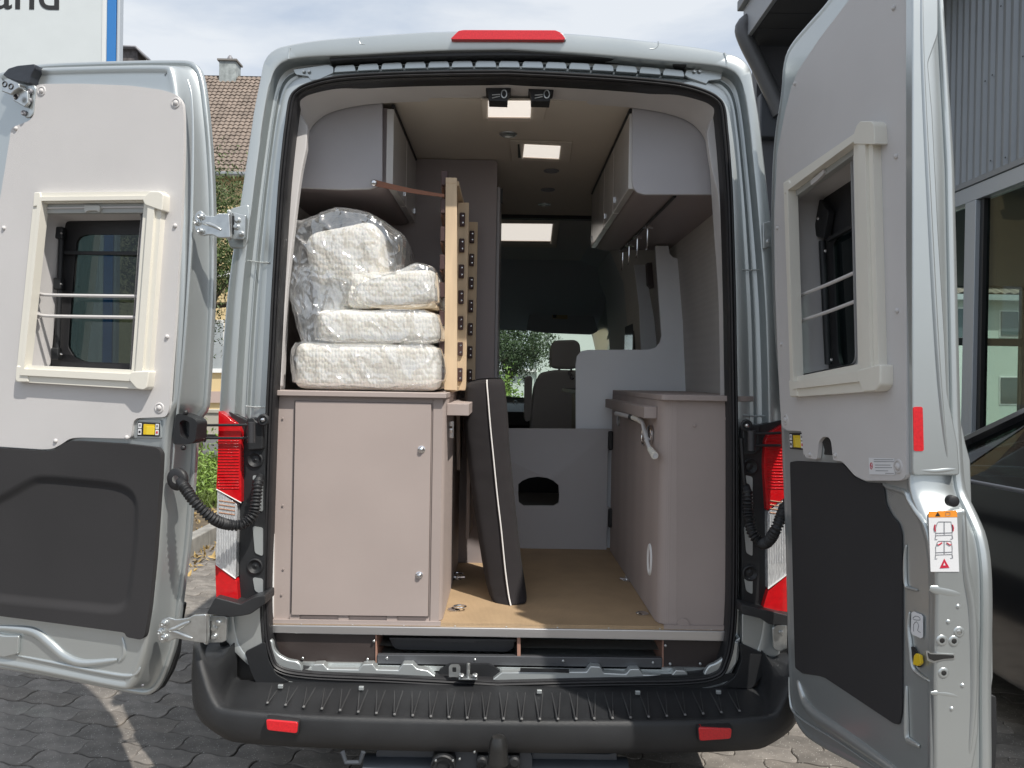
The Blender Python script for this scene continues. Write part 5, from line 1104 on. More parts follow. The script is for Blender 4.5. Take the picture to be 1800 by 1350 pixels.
# ================================================================== BED FRAME
bf = empty('slatted_bed_frame', (-.17, .9, 1.462), 'folded up birch bed frame with brown slats standing beside the mattresses', 'bed frame')
dplate(YP(.20), [(783.5, 312), (803, 312.5), (803.5, 686), (781, 685)], 0, .02, M['ply'], 'rail', bf, r=.001, bevel=.002)
dplate(YP(.199), [(783.5, 312), (803, 312.5), (803, 322), (783.5, 321.5)], .0008, .01, M['ply'], 'rail_top', bf, r=.0005, bevel=.0008)
fx1 = YP(.20).px(803, 500).x; fx0 = YP(.20).px(783, 500).x
mb = MB(); zt0 = YP(.2).px(803, 313).z
mb.box((fx0 + .004, .222, zt0 - .022), (fx1, 1.60, zt0 - .004)); mb.build('rail', M['ply'], bf, bevel=.002)
mb = MB(); mb.box((fx0 + .004, .222, CT + .002), (fx1, .875, CT + .020)); mb.build('rail', M['ply'], bf, bevel=.002)
zs = [YP(.55).px(800, y).z for y in range(0, 1)]
def holder(par, x, y, z):
    m = MB(); m.box((x, y - .018, z - .022), (x + .008, y + .018, z + .022)); q = m.build('slat_holder', mat('holder_plastic', (.06, .03, .028), .5) if 'hp' not in M else M['hp'], par, bevel=.002)
    m = MB(); m.lathe((x + .008, y, z + .011), (1, 0, 0), [(.003, 0), (.002, .001), (0, .001)], 8); m.lathe((x + .008, y, z - .011), (1, 0, 0), [(.003, 0), (.002, .001), (0, .001)], 8)
    m.build('holder_screw', M['chrome'], q)
M['hp'] = mat('holder_plastic', (.06, .03, .028), .5)
zz = [1.525 + i * .0985 for i in range(8)]
for yy, w_, xo_ in ((.44, .018, YP(.44).px(822, 500).x), (.80, .018, YP(.80).px(838, 500).x)):
    mb = MB(); mb.box((fx1 - .018, yy, CT + .003), (xo_, yy + w_, zt0 - .03)); q = mb.build('cross_rail', M['ply'], bf, bevel=.002)
for z in zz[:-1]:
    for yy in (.425, .78):
        yf_ = yy + .002; x = YP(yf_).px(806 if yy < .5 else 824, 500).x; m = MB(); m.box((x, yf_, z - .026), (x + .020, yf_ + .016, z + .026)); q = m.build('slat_holder', M['hp'], bf, bevel=.003)
        m = MB(); m.lathe((x + .012, yf_, z + .013), (0, -1, 0), [(.004, 0), (.003, .001), (0, .0015)], 8); m.build('holder_screw', M['chrome'], q)
        m = MB(); m.lathe((x + .012, yf_, z - .013), (0, -1, 0), [(.004, 0), (.003, .001), (0, .0015)], 8); m.build('holder_screw', M['chrome'], q)
for k, z in enumerate(zz):
    L = []
    for i in range(9):
        y = .23 + i * .08; dx = -.012 * math.sin(math.pi * i / 8); L.append([Vector((fx0 - .018 + dx + a, y, z + b)) for a, b in ((-.005, -.031), (.005, -.031), (.005, .031), (-.005, .031))])
    m = MB(); m.loops(L, capa=True, capb=True); m.build('slat', M['slat'], bf, bevel=.002)
    m = MB(); m.box((fx0 - .022, .205, z - .026), (fx0 + .002, .232, z + .026)); m.build('slat_cap', M['hp'], bf, bevel=.003)
m = MB(); m.box((fx0, .876 - .03, 2.02), (fx1 + .02, .876, 2.06)); m.build('frame_catch', M['inkgrey'], bf, bevel=.004)
# strap
A = YP(.175).px(657, 321); B = YP(.195).px(781, 344)
m = MB(); u = (B - A).normalized(); up = Vector((0, 0, 1)); L = []
for i in range(13):
    t = i / 12; c = A.lerp(B, t); w_ = .011 - .006 * t; sag = -.004 * math.sin(math.pi * t); L.append([c + up * (w_ + sag) + Vector((0, .0015, 0)), c + up * (w_ + sag) - Vector((0, .0015, 0)), c - up * (w_ - sag) - Vector((0, .0015, 0)), c - up * (w_ - sag) + Vector((0, .0015, 0))])
m.loops(L, capa=True, capb=True); sp = m.build('strap', M['leather'], bf)
m = MB(); m.lathe(YP(.173).px(657, 321), (0, -1, 0), [(.0115, 0), (.011, .003), (.006, .006), (0, .0065)], 18); m.build('strap_stud', M['chrome'], sp, smooth=60)
# ================================================================== LEANING CUSHION
cs = empty('seat_cushion_pad', (.03, .35, .70), 'long dark cushion with white piping standing on end and leaning against the left cupboard', 'cushion')
Lp = [(836, 672), (824, 676), (819, 690), (816, 740), (822, 800), (831, 870), (841, 940), (852, 1010), (860, 1048), (869, 1066)]
Cp = [(856, 668), (856, 676), (858, 700), (862, 750), (867, 800), (874, 870), (881, 930), (888, 1000), (894, 1045), (898, 1064)]
Rp = [(882, 669), (886, 676), (889, 700), (893, 750), (896, 800), (903, 870), (909, 930), (917, 1000), (924, 1045), (926, 1060)]
def cy(i): return .26 + .12 * (1 - i / 9)
Cl = catmull([YP(cy(i) - .012).px(*p) for i, p in enumerate(Cp)], 8); Ll = catmull([YP(cy(i) + .02).px(*p) for i, p in enumerate(Lp)], 8); Rl = catmull([YP(cy(i) + .008).px(*p) for i, p in enumerate(Rp)], 8)
L = []
dep = .40
for i, (l, c, r) in enumerate(zip(Ll, Cl, Rl)):
    row = []; wx = (r - l)
    back = Vector((-.015, dep, .012)); 
    def wr(p, k): 
        n_ = noise.noise(Vector((p.z * 26, p.x * 3, k))) * .0035 + noise.noise(Vector((p.z * 60, k, 3))) * .0016; return p + Vector((n_ * .4, n_, 0))
    prof = [l + back, l + back * .6 + Vector((-.008, 0, 0)), l + back * .2 + Vector((-.006, 0, 0)), l + back * .06, wr(l.lerp(c, .12), 0), wr(l.lerp(c, .4), 1), wr(l.lerp(c, .75), 2), c, wr(c.lerp(r, .25), 5), wr(c.lerp(r, .6), 6), wr(c.lerp(r, .9), 7), r + back * .04, r + back * .2 + Vector((.006, 0, 0)), r + back * .6 + Vector((.008, 0, 0)), r + back]
    L.append(prof)
def shrink(row, k, dz):
    c = sum(row, Vector()) / len(row); return [c + (p - c) * k + Vector((0, 0, dz)) for p in row]
L = [shrink(L[0], .5, .004), shrink(L[0], .9, .003)] + L + [shrink(L[-1], .93, -.004)]
m = MB(); m.loops(L, capa=True, capb=True); m.build('cover', M['cushion'], cs, smooth=70, sub=1)
m = MB(); m.tube([p + Vector((0, -.0035, 0)) for p in Cl], .0027, 8); m.build('piping', M['piping'], cs)
# ================================================================== WRAPPED MATTRESSES
def cell(p): return noise.noise(p)
def slab(name, lab, x0, x1, z0, z1, y0, y1, seed, tilt=0, bul=.02, round_=.035, taper=0):
    """soft quilted block"""
    g = empty(name, ((x0 + x1) / 2, y0, z0), lab, 'mattress', 'folded mattress pieces stacked on the left cupboard')
    nx, nz, ny = 44, 18, 14
    bm = bmesh.new(); bmesh.ops.create_cube(bm, size=1); bmesh.ops.subdivide_edges(bm, edges=bm.edges, cuts=23, use_grid_fill=True)
    cx, cz, cy_ = (x0 + x1) / 2, (z0 + z1) / 2, (y0 + y1) / 2; hx, hz, hy = (x1 - x0) / 2, (z1 - z0) / 2, (y1 - y0) / 2
    R = round_; T = Matrix.Rotation(tilt, 4, 'Y')
    V = []
    for v in bm.verts:
        p = Vector((v.co.x * 2 * hx, v.co.y * 2 * hy, v.co.z * 2 * hz)); q = Vector((max(-hx + R, min(hx - R, p.x)), max(-hy + R, min(hy - R, p.y)), max(-hz + R, min(hz - R, p.z))))
        d = p - q
        if d.length > 1e-6: p = q + d.normalized() * R
        n_ = (p.normalized()); s = Vector((seed * 3.1, seed, 0))
        p = p * (1 + bul * noise.noise(p * 4 + s)) + n_ * (.006 * noise.noise(p * 7 + s))
        if taper: p.z *= 1 + taper * p.x / hx
        v.co = T @ p + Vector((cx, cy_, cz))
    me = bpy.data.meshes.new('cover'); bm.to_mesh(me); bm.free(); me.polygons.foreach_set('use_smooth', [True] * len(me.polygons)); me.materials.append(M['foamq'])
    o = bpy.data.objects.new('cover', me); COL.objects.link(o); setpar(o, g)
    s2 = o.modifiers.new('sub', 'SUBSURF'); s2.levels = 1; s2.render_levels = 1
    return g
def quiltmat():
    m = mat('quilted_cover', (.90, .86, .78), .85, var=.06, vscale=5); t = m.node_tree; N = t.nodes; L = t.links; b = N['Principled BSDF']
    b.inputs['Subsurface Weight'].default_value = .15; b.inputs['Subsurface Radius'].default_value = (.02, .015, .01)
    tc = N.new('ShaderNodeTexCoord'); mp = N.new('ShaderNodeMapping'); mp.inputs['Scale'].default_value = (1, 1, .62); L.new(tc.outputs['Object'], mp.inputs['Vector'])
    v = N.new('ShaderNodeTexVoronoi'); v.inputs['Scale'].default_value = 92; v.inputs['Randomness'].default_value = .55; L.new(mp.outputs['Vector'], v.inputs['Vector'])
    n = N.new('ShaderNodeTexNoise'); n.inputs['Scale'].default_value = 14; n.inputs['Detail'].default_value = 5; L.new(tc.outputs['Object'], n.inputs['Vector'])
    a = N.new('ShaderNodeMath'); a.operation = 'MULTIPLY_ADD'; a.inputs[1].default_value = -.9; L.new(v.outputs['Distance'], a.inputs[0]); L.new(n.outputs['Fac'], a.inputs[2])
    bp = N.new('ShaderNodeBump'); bp.inputs['Strength'].default_value = 1; bp.inputs['Distance'].default_value = .0048; L.new(a.outputs[0], bp.inputs['Height']); L.new(bp.outputs['Normal'], b.inputs['Normal'])
    return m
M['foamq'] = quiltmat()
def filmmat():
    m = bpy.data.materials.new('clear_plastic_film'); m.use_nodes = True; t = m.node_tree; N = t.nodes; L = t.links; N.clear()
    o = N.new('ShaderNodeOutputMaterial'); tr = N.new('ShaderNodeBsdfTransparent'); tr.inputs['Color'].default_value = (.975, .98, .985, 1)
    g = N.new('ShaderNodeBsdfGlossy'); g.inputs['Roughness'].default_value = .11; g.inputs['Color'].default_value = (1, 1, 1, 1)
    df = N.new('ShaderNodeBsdfTranslucent'); df.inputs['Color'].default_value = (.80, .83, .86, 1); dd = N.new('ShaderNodeBsdfDiffuse'); dd.inputs['Color'].default_value = (.80, .83, .86, 1)
    tc = N.new('ShaderNodeTexCoord'); mp = N.new('ShaderNodeMapping'); mp.inputs['Scale'].default_value = (1.0, 1.0, .45); mp.inputs['Rotation'].default_value = (.2, .5, .3); L.new(tc.outputs['Object'], mp.inputs['Vector'])
    n = N.new('ShaderNodeTexNoise'); n.noise_type = 'RIDGED_MULTIFRACTAL'; n.inputs['Scale'].default_value = 9; n.inputs['Detail'].default_value = 5; n.inputs['Distortion'].default_value = 1.6; L.new(mp.outputs['Vector'], n.inputs['Vector'])
    bp = N.new('ShaderNodeBump'); bp.inputs['Strength'].default_value = 1; bp.inputs['Distance'].default_value = .02; L.new(n.outputs['Fac'], bp.inputs['Height'])
    for q in (g,): L.new(bp.outputs['Normal'], q.inputs['Normal'])
    f = N.new('ShaderNodeLayerWeight'); f.inputs['Blend'].default_value = .35; L.new(bp.outputs['Normal'], f.inputs['Normal'])
    r = N.new('ShaderNodeMapRange'); r.inputs['To Min'].default_value = .16; r.inputs['To Max'].default_value = .80; L.new(f.outputs['Facing'], r.inputs['Value'])
    x = N.new('ShaderNodeMixShader'); L.new(r.outputs['Result'], x.inputs[0]); 
    h = N.new('ShaderNodeMixShader'); h.inputs[0].default_value = .5; L.new(df.outputs[0], h.inputs[1]); L.new(dd.outputs[0], h.inputs[2])
    y = N.new('ShaderNodeMixShader'); y.inputs[0].default_value = .18; L.new(tr.outputs[0], y.inputs[1]); L.new(h.outputs[0], y.inputs[2])
    L.new(y.outputs[0], x.inputs[1]); L.new(g.outputs[0], x.inputs[2]); L.new(x.outputs[0], o.inputs['Surface']); return m
M['film'] = filmmat()
def X(x, Y=.12): return YP(Y).px(x, 550).x
def Z(y, Y=.12, x=640): return YP(Y).px(x, y).z
m1 = slab('folded_mattress', 'lowest folded mattress piece, lying on the worktop', X(520), X(776), CT + .003, Z(603), .09, .62, 1, bul=.03)
m2 = slab('folded_mattress', 'second mattress piece up, pushed against the slatted frame', X(556), X(772), Z(602), Z(545), .10, .60, 2, bul=.04, round_=.03)
m3 = slab('folded_mattress', 'third mattress piece up with a bare tan edge below it', X(604), X(768), Z(540), Z(474), .11, .60, 3, tilt=-.06, bul=.05, round_=.035)
m4 = slab('folded_mattress', 'topmost crumpled mattress piece, tilted inside the clear plastic bag', X(534), X(668), Z(508), Z(394), .13, .58, 4, tilt=-.20, bul=.08, round_=.05)
m5 = slab('folded_mattress', 'upright mattress piece at the left end behind clear plastic', X(545), X(630), Z(600), Z(470), .17, .60, 5, tilt=.05, bul=.08, round_=.045)
mb = MB(); mb.loops([[Vector((X(650) + i * .02, .125 + .004 * math.sin(i), Z(540) + .004 + .004 * math.sin(i * 1.3) + dz)) for i in range(11)] for dz in (0, -.0, .012)], closed=False)
def film(name, lab, par, outline, Yf, depth, seed, amp=.012, n=70, cat=None, gap=.02):
    """crumpled sheet wrapped over a stack: front face plus returns running back, folds follow noise"""
    P = YP(Yf); pts = [P.px(x, y) for x, y in outline]; pts = [Vector((p.x, p.z)) for p in pts]; pts = resample(chaikin(pts, 1), 240)
    pts = [p.to_2d() for p in pts]
    c = sum(pts, Vector((0, 0))) / len(pts); L = []
    prof = [(.02, 0), (.2, 0), (.4, 0), (.55, 0), (.7, .0), (.82, .002), (.91, .008), (.97, .022), (1.0, .05), (1.0, .12), (.99, depth * .6), (.97, depth)]
    m = MB(); sd = Vector((seed, seed * 2, 0))
    prof2 = []
    for i in range(len(prof) - 1):
        (a, b), (a2, b2) = prof[i], prof[i + 1]
        for k in range(7): t = k / 7; prof2.append((a + (a2 - a) * t, b + (b2 - b) * t))
    prof2.append(prof[-1])
    for k, dy in prof2:
        row = []
        for p in pts:
            q = c + (p - c) * k; v = Vector((q.x, 0, q.y)); 
            w1 = noise.ridged_multi_fractal(Vector((q.x * 5 + 2.5 * q.y, dy * 3, q.y * 2.2)) + sd, 1.0, 2.0, 3, 1.0, 2.0, noise_basis='PERLIN_ORIGINAL'); w2 = noise.noise(v * 16 + sd)
            cre = sum(a_ * (1 - min(1, abs(noise.noise(Vector((q.x * s_ * 1.0 + q.y * s_ * .5, dy * 4, q.y * s_ * .55 - q.x * s_ * .3)) + sd * s_)) * 3.2)) ** 2 for s_, a_ in ((7, .55), (15, .30), (31, .14)))
            w1 = 1 + cre
            row.append(Vector((q.x + .006 * w2 * (k > .9), Yf + dy - amp * (w1 - 1.0) - .004 * w2, q.y + .006 * noise.noise(v * 11 - sd) * (k > .9))))
        L.append(row)
    m.loops(L, capa=True); o = m.build(name, M['film'], par, smooth=80); 
    if cat: tag(o, lab, cat)
    return o
film('clear_plastic_bag', 'crumpled clear plastic bag over the topmost mattress piece and hanging down on the left', None, [(494, 372), (518, 386), (552, 374), (584, 360), (612, 360), (640, 366), (664, 379), (700, 402), (711, 412), (710, 440), (708, 462), (700, 484), (680, 495), (640, 500), (612, 520), (598, 560), (590, 612), (575, 640), (548, 660), (535, 640), (528, 600), (515, 560), (504, 520), (500, 505), (490, 478), (489, 440), (494, 405)], .115, .40, 3.3, amp=.022, cat='plastic bag')
film('plastic_wrap', '', m3, [(690, 476), (712, 466), (728, 458), (745, 461), (766, 470), (771, 500), (770, 538), (700, 543), (630, 540), (612, 520), (620, 500), (650, 488)], .095, .40, 7.1, amp=.014)
film('plastic_wrap', '', m2, [(552, 543), (690, 542), (768, 543), (777, 575), (777, 603), (690, 606), (550, 604), (543, 575)], .088, .40, 9.4, amp=.014)
film('plastic_wrap', '', m1, [(504, 604), (530, 598), (600, 603), (700, 603), (772, 600), (780, 640), (778, 678), (700, 683), (600, 682), (510, 679), (503, 640)], .072, .46, 12.2, amp=.016)
film('plastic_wrap', '', m5, [(505, 470), (540, 455), (600, 470), (622, 500), (614, 560), (600, 606), (560, 640), (535, 640), (522, 590), (508, 530)], .135, .30, 15.2, amp=.02)
m = MB(); P = YP(.085); 

dplate(YP(.12), [(656, 534), (700, 537), (766, 533), (768, 541), (700, 545), (650, 541)], .0, .3, M['foamin'], 'foam_edge', m3, r=.004, bevel=.006)
# ================================================================== GROUND
M['paver'] = mat('concrete_paver', (.168, .150, .132), .85, var=.30, vscale=11, bump=1.0, bscale=240, speck=.45)
M['sand'] = mat('joint_sand', (.045, .04, .034), .95, var=.3, vscale=30, bump=.6)
M['asphalt'] = mat('asphalt', (.10, .10, .10), .9, var=.15, vscale=3, bump=.6, bscale=80)
M['concrete'] = mat('kerb_concrete', (.26, .25, .23), .85, var=.25, vscale=9, bump=.6, bscale=60)
M['leaf'] = mat('green_leaves', (.075, .115, .030), .55, var=.45, vscale=5)
M['leafd'] = mat('dark_green_leaves', (.045, .075, .028), .6, var=.5, vscale=4)
M['leafb'] = mat('bright_green_leaves', (.16, .26, .045), .5, var=.35, vscale=6)
M['bark'] = mat('bark', (.09, .07, .05), .9, var=.3, bump=1, bscale=30)
M['grass'] = mat('grass_blades', (.12, .17, .04), .6, var=.5, vscale=3)
M['drylf'] = mat('dry_leaves', (.38, .27, .11), .8, var=.4, vscale=7)
for m_ in ('leaf', 'leafd', 'leafb', 'grass'):
    b = M[m_].node_tree.nodes['Principled BSDF']; b.inputs['Transmission Weight'].default_value = 0; b.inputs['Subsurface Weight'].default_value = .0
gm = MB(); gm.add([Vector((x, y, -.03)) for x, y in ((-300, -100), (300, -100), (300, 400), (-300, 400))], [(0, 1, 2, 3)])
ground = tag(gm.build('ground', M['sand'], None, smooth=0), kind='structure')
rd = MB(); rd.add([Vector(p) for p in ((-60, 10.2, -.010), (60, 10.2, -.010), (60, 15.8, -.010), (-60, 15.8, -.010))], [(0, 1, 2, 3)]); tag(rd.build('road', M['asphalt'], None, smooth=0), kind='structure')
rd = MB(); rd.add([Vector(p) for p in ((-60, 15.95, .08), (60, 15.95, .08), (60, 60, .08), (-60, 60, .08))], [(0, 1, 2, 3)]); tag(rd.build('far_pavement', M['concrete'], None, smooth=0), kind='structure')
# interlocking pavers with wavy flanks
PW, PH, TH_ = .245, .122, .06
def wav(t): return .0065 * math.sin(2 * math.pi * t * 2)
def wavx(t): return .008 * math.sin(2 * math.pi * t)
def pavmesh():
    n = 12; o = []
    for i in range(n): t = i / n; o.append(Vector((t * PW + wavx(0), wav(t))))
    for i in range(5): t = i / 5; o.append(Vector((PW + wavx(t), wav(1) + t * PH)))
    for i in range(n): t = 1 - i / n; o.append(Vector((t * PW + wavx(1), PH + wav(t))))
    for i in range(5): t = 1 - i / 5; o.append(Vector((wavx(t), wav(0) + t * PH)))
    c = Vector((PW / 2, PH / 2)); o = [p - c for p in o]
    a = inset2(o, .0014); b = inset2(o, .0048); m = MB()
    m.loops([[Vector((p.x, p.y, -.03)) for p in a], [Vector((p.x, p.y, -.003)) for p in a], [Vector((p.x, p.y, 0)) for p in b]], capb=True); return m
pm = pavmesh(); pv0 = pm.build('paver', M['paver'], None, smooth=40); pmesh = pv0.data; bpy.data.objects.remove(pv0)
vis = [[(0, 1165), (100, 1190), (262, 1224), (330, 1060), (335, 900), (385, 900), (380, 1050), (362, 1130), (372, 1210), (440, 1300), (660, 1325), (660, 1350), (0, 1350)], [(1080, 1322), (1370, 1300), (1390, 1270), (1420, 1300), (1520, 1350), (1080, 1350)], [(1738, 1180), (1800, 1130), (1800, 1350), (1735, 1350)]]
def inpoly(x, y, P):
    c = False
    for i in range(len(P)):
        (x1, y1), (x2, y2) = P[i], P[i - 1]
        if (y1 > y) != (y2 > y) and x < (x2 - x1) * (y - y1) / (y2 - y1) + x1: c = not c
    return c
def toscreen(p):
    d = p - CAM; z = d.dot(F_)
    return (900 + FOC * d.dot(R_) / z, 675 - FOC * d.dot(U_) / z, z) if z > .05 else (0, 0, -1)
ang = math.radians(-12); ca, sa = math.cos(ang), math.sin(ang)
near = []; rest = []
for i in range(-52, 52):
    for j in range(-60, 60):
        u = (i + (.5 if j % 2 else 0)) * PW; v = j * PH; x = u * ca - v * sa; y = u * sa + v * ca + 2
        if not (-6 < x < 4.35 and -3.4 < y < 6.0): continue
        p = Vector((x, y, 0)); sx, sy, z = toscreen(p)
        ok = z > 0 and any(inpoly(sx + dx, sy + dy, P) for P in vis for dx, dy in ((0, 0), (30, 0), (-30, 0), (0, 15), (0, -15)))
        (near if ok else rest).append((z if z > 0 else 99, x, y))
near.sort(); use = near[:298]; rest += near[298:]
rnd = random.Random(3)
vary = []
for k in range(5):
    mm = M['paver'].copy() if k else M['paver']; mm.name = 'concrete_paver' 
    if k:
        nn = [n for n in mm.node_tree.nodes if n.type == 'MIX' and n.blend_type == 'MULTIPLY'][0]; f = (1, .82, 1.12, .92, 1.2)[k]; nn.inputs['A'].default_value = (.165 * f, .15 * f, .135 * f, 1)
    me_ = pmesh.copy() if k else pmesh; me_.materials[0] = mm; vary.append(me_)
for z, x, y in use:
    o = bpy.data.objects.new('paver', rnd.choice(vary)); COL.objects.link(o); o.parent = ground; o.location = (x, y, rnd.uniform(-.0035, .002)); o.rotation_euler = (rnd.gauss(0, .008), rnd.gauss(0, .008), ang + rnd.gauss(0, .006))
vs = [v.co.copy() for v in pmesh.vertices]; fs = [tuple(p.vertices) for p in pmesh.polygons]; mb = MB(); V = []; Fc = []
for z, x, y in rest:
    k = len(V); h = rnd.uniform(-.003, .002); r_ = ang; c_, s_ = math.cos(r_), math.sin(r_)
    V += [(x + v.x * c_ - v.y * s_, y + v.x * s_ + v.y * c_, v.z + h) for v in vs]; Fc += [tuple(i + k for i in f) for f in fs]
me = bpy.data.meshes.new('paver_field'); me.from_pydata(V, [], Fc); me.materials.append(M['paver']); o = bpy.data.objects.new('paver_field', me); COL.objects.link(o); o.parent = ground; o['kind'] = 'stuff'
# verge with kerb stones, grass and litter
vg = MB(); vg.add([Vector(p) for p in ((-14, 4.5, .05), (-2.2, 4.5, .05), (-2.9, 10.0, .05), (-14, 10.0, .05))], [(0, 1, 2, 3)]); tag(vg.build('verge_soil', mat('verge_soil', (.13, .10, .065), .95, var=.4, vscale=6, bump=1, bscale=30), None, smooth=0), kind='structure')
def P0(x, y): return ZP(x, y, .08)
ka = ZP(318, 988, 0.0); kbp = ZP(384, 950, 0.0); kd = (kbp - ka).normalized()
kroot = None
for i in range(-3, 5):
    a = ka + kd * (i * .62); m = MB(); n_ = Vector((-kd.y, kd.x, 0)); m.add([a + n_ * b + kd * t + Vector((0, 0, z)) for z in (-.05, .14) for b, t in ((0, 0), (0, .60), (.12, .60), (.12, 0))], [(0, 1, 2, 3), (4, 5, 6, 7), (0, 1, 5, 4), (1, 2, 6, 5), (2, 3, 7, 6), (3, 0, 4, 7)])
    o = m.build('kerb_stone', M['concrete'], ground, bevel=.012)
def leaves(name, m, n, fn, size, par=None, sd=1, asp=.6):
    r = random.Random(sd); V = []; F = []
    for _ in range(n):
        p = fn(r)
        if p is None: continue
        a = Vector((r.gauss(0, 1), r.gauss(0, 1), r.gauss(0, 1))).normalized(); b = a.orthogonal().normalized(); b = (Matrix.Rotation(r.uniform(0, 6.28), 3, a) @ b); c = a.cross(b)
        s = size * r.uniform(.6, 1.3); k = len(V)
        V += [p + b * s, p + c * s * asp * .6 + a * s * .15, p - b * s, p - c * s * asp * .6 + a * s * .15]; F.append((k, k + 1, k + 2, k + 3))
    return ob(name, V, F, m, par, smooth=0)
# grass blades
def grassfn(V, F, r, c, h, w=.008):
    d = Vector((r.gauss(0, 1), r.gauss(0, 1), 0)).normalized(); k = len(V); V += [c - d * w, c + d * w, c + Vector((r.gauss(0, .3), r.gauss(0, .3), 1)) * h]; F.append((k, k + 1, k + 2))
r = random.Random(5); V = []; F = []
for _ in range(9000):
    t = r.uniform(5.5, 9.9); x = -.393 * (t + 2.5) + r.uniform(-1.2, .9); y = t
    if noise.noise(Vector((x * 1.6, y * 1.6, 0))) < (.25 - (t - 5.8) * .35): continue
    grassfn(V, F, r, Vector((x, y, .05)), r.uniform(.08, .26))
o = ob('verge_grass', V, F, M['grass'], None, smooth=0); tag(o, 'patchy grass and weeds on the verge behind the kerb', 'grass', kind='stuff')
cc = ZP(362, 905, .05)
o = leaves('low_shrub', M['leafb'], 5200, lambda r: (lambda v: Vector((cc.x - .1 + v.x * .9, cc.y + 1.6 + v.y * 1.1, .10 + abs(v.z) * .62)) )(Vector((r.gauss(0, .5), r.gauss(0, .5), r.gauss(0, .42)))), .035, sd=8); tag(o, 'low bright green shrub on the verge seen between the left door and the van', 'shrub')
o = leaves('fallen_leaves', M['drylf'], 420, lambda r: (lambda a, t, s: ka + kd * t + Vector((-kd.y, kd.x, 0)) * s + Vector((0, 0, .065 if s > .13 else .012)))(0, r.uniform(-1, 2.2), r.choice((r.uniform(.14, .8), r.uniform(-.25, -.02)))), .035, sd=9); tag(o, 'dry leaves scattered along the kerb', 'leaves', kind='stuff')
# ================================================================== SIGN PYLON
SY = YP(4.6)
sg = empty('sign_pylon', (-4.6, 4.7, 0), 'tall white sign pylon with black lettering and a blue vertical stripe above the left door', 'sign')
xr_ = SY.px(211, 60).x; xb1 = SY.px(204, 60).x; xb0 = SY.px(188, 60).x
mb = MB(); mb.box((-6.6, 4.6, .1), (xb0 - .004, 4.67, 6.0)); mb.build('sign_face', mat('sign_face_white', (.60, .64, .65), .35, var=.02), sg, bevel=.01)
mb = MB(); mb.box((xb0, 4.595, .1), (xb1, 4.67, 6.0)); mb.build('blue_stripe', mat('sign_blue', (.035, .19, .50), .35), sg, bevel=.004)
mb = MB(); mb.box((xb1 + .004, 4.59, .1), (xr_, 4.67, 6.0)); mb.build('edge_profile', mat('sign_edge_grey', (.50, .53, .56), .3, .3), sg, bevel=.015)
mb = MB(); mb.box((xb0 - .045, 4.592, .1), (xb0 - .012, 4.62, 6.0)); mb.build('edge_groove', mat('sign_edge_light', (.68, .70, .70), .35), sg, bevel=.004)
mb = MB(); mb.box((-6.7, 4.5, 0), (xr_ + .1, 5.0, .1)); mb.build('sign_footing', M['concrete'], sg, bevel=.01)
def text(body, size, loc, m, par, ext=.0015, name='lettering', bold=.0):
    cu = bpy.data.curves.new(name, 'FONT'); cu.body = body; cu.size = size; cu.extrude = ext; cu.offset = bold
    t = bpy.data.objects.new('tmp', cu); COL.objects.link(t); bpy.context.view_layer.update(); me = bpy.data.meshes.new_from_object(t.evaluated_get(bpy.context.evaluated_depsgraph_get())); bpy.data.objects.remove(t)
    me.name = name; me.materials.clear(); me.materials.append(m); o = bpy.data.objects.new(name, me); COL.objects.link(o); o.location = loc; o.rotation_euler = (math.pi / 2, 0, 0); 
    if par: setpar(o, par)
    return o
tb_ = SY.px(104, 17); 
t_ = text('and', .445, (0, 4.597, tb_.z), M['ink'], None, bold=.002); wtx = max(v.co.x for v in t_.data.vertices); t_.location.x = tb_.x - wtx; setpar(t_, sg)
# ================================================================== TREES
def tree(name, lab, base, cc, rad, n, size, lm, sd, group=None, nb=7, zs=1.0):
    g = empty(name, base, lab, 'tree', group)
    r = random.Random(sd); c = Vector(cc); base = Vector(base)
    mb = MB(); mid = base.lerp(c, .6) + Vector((r.uniform(-.1, .1), 0, 0)); h = (c.z - base.z)
    mb.tube(catmull([base, base.lerp(mid, .5) + Vector((.05, 0, 0)), mid, c], 4), [.055 * h * (1 - .75 * i / 12) for i in range(13)], 10)
    mb.build('trunk', M['bark'], g)
    cl = []
    for k in range(nb * 5):
        v = Vector((r.gauss(0, 1), r.gauss(0, 1), r.gauss(0, 1))).normalized() * rad * r.uniform(.35, 1.0); v.z *= zs; cl.append(c + v)
    mb = MB()
    for k in range(nb): mb.tube(catmull([mid.lerp(c, r.uniform(0, .8)), mid.lerp(cl[k], .6) + Vector((0, 0, .1)), cl[k]], 4), [.018 * h * (1 - i / 10) for i in range(9)], 6)
    mb.build('branches', M['bark'], g)
    def f(r):
        q = r.choice(cl); s = rad * .24; return q + Vector((r.gauss(0, s), r.gauss(0, s), r.gauss(0, s * .75)))
    leaves('crown', lm, n, f, size, g, sd + 50); return g
tc_ = YP(9.5).px(345, 440); tree('street_tree', 'leafy tree between the left door and the van body, partly hiding a tiled roof', (tc_.x - .1, 9.6, 0), tc_, 1.22, 26000, .030, M['leaf'], 11, nb=11, zs=1.0)
tc_ = YP(15).px(898, 600); tree('garden_tree', 'dark green tree seen through the windscreen in front of a pale building', (tc_.x, 15.5, 0), tc_, .95, 12000, .04, M['leafd'], 21, zs=.9)
b_ = YP(9.5).px(893, 665)
o = leaves('bush', M['leafb'], 3500, lambda r: Vector((b_.x - .12 + r.gauss(0, .16), 9.5 + r.gauss(0, .2), max(.1, .95 + r.gauss(0, .26)))), .035, sd=31); tag(o, 'bright green bush seen low through the windscreen', 'bush')
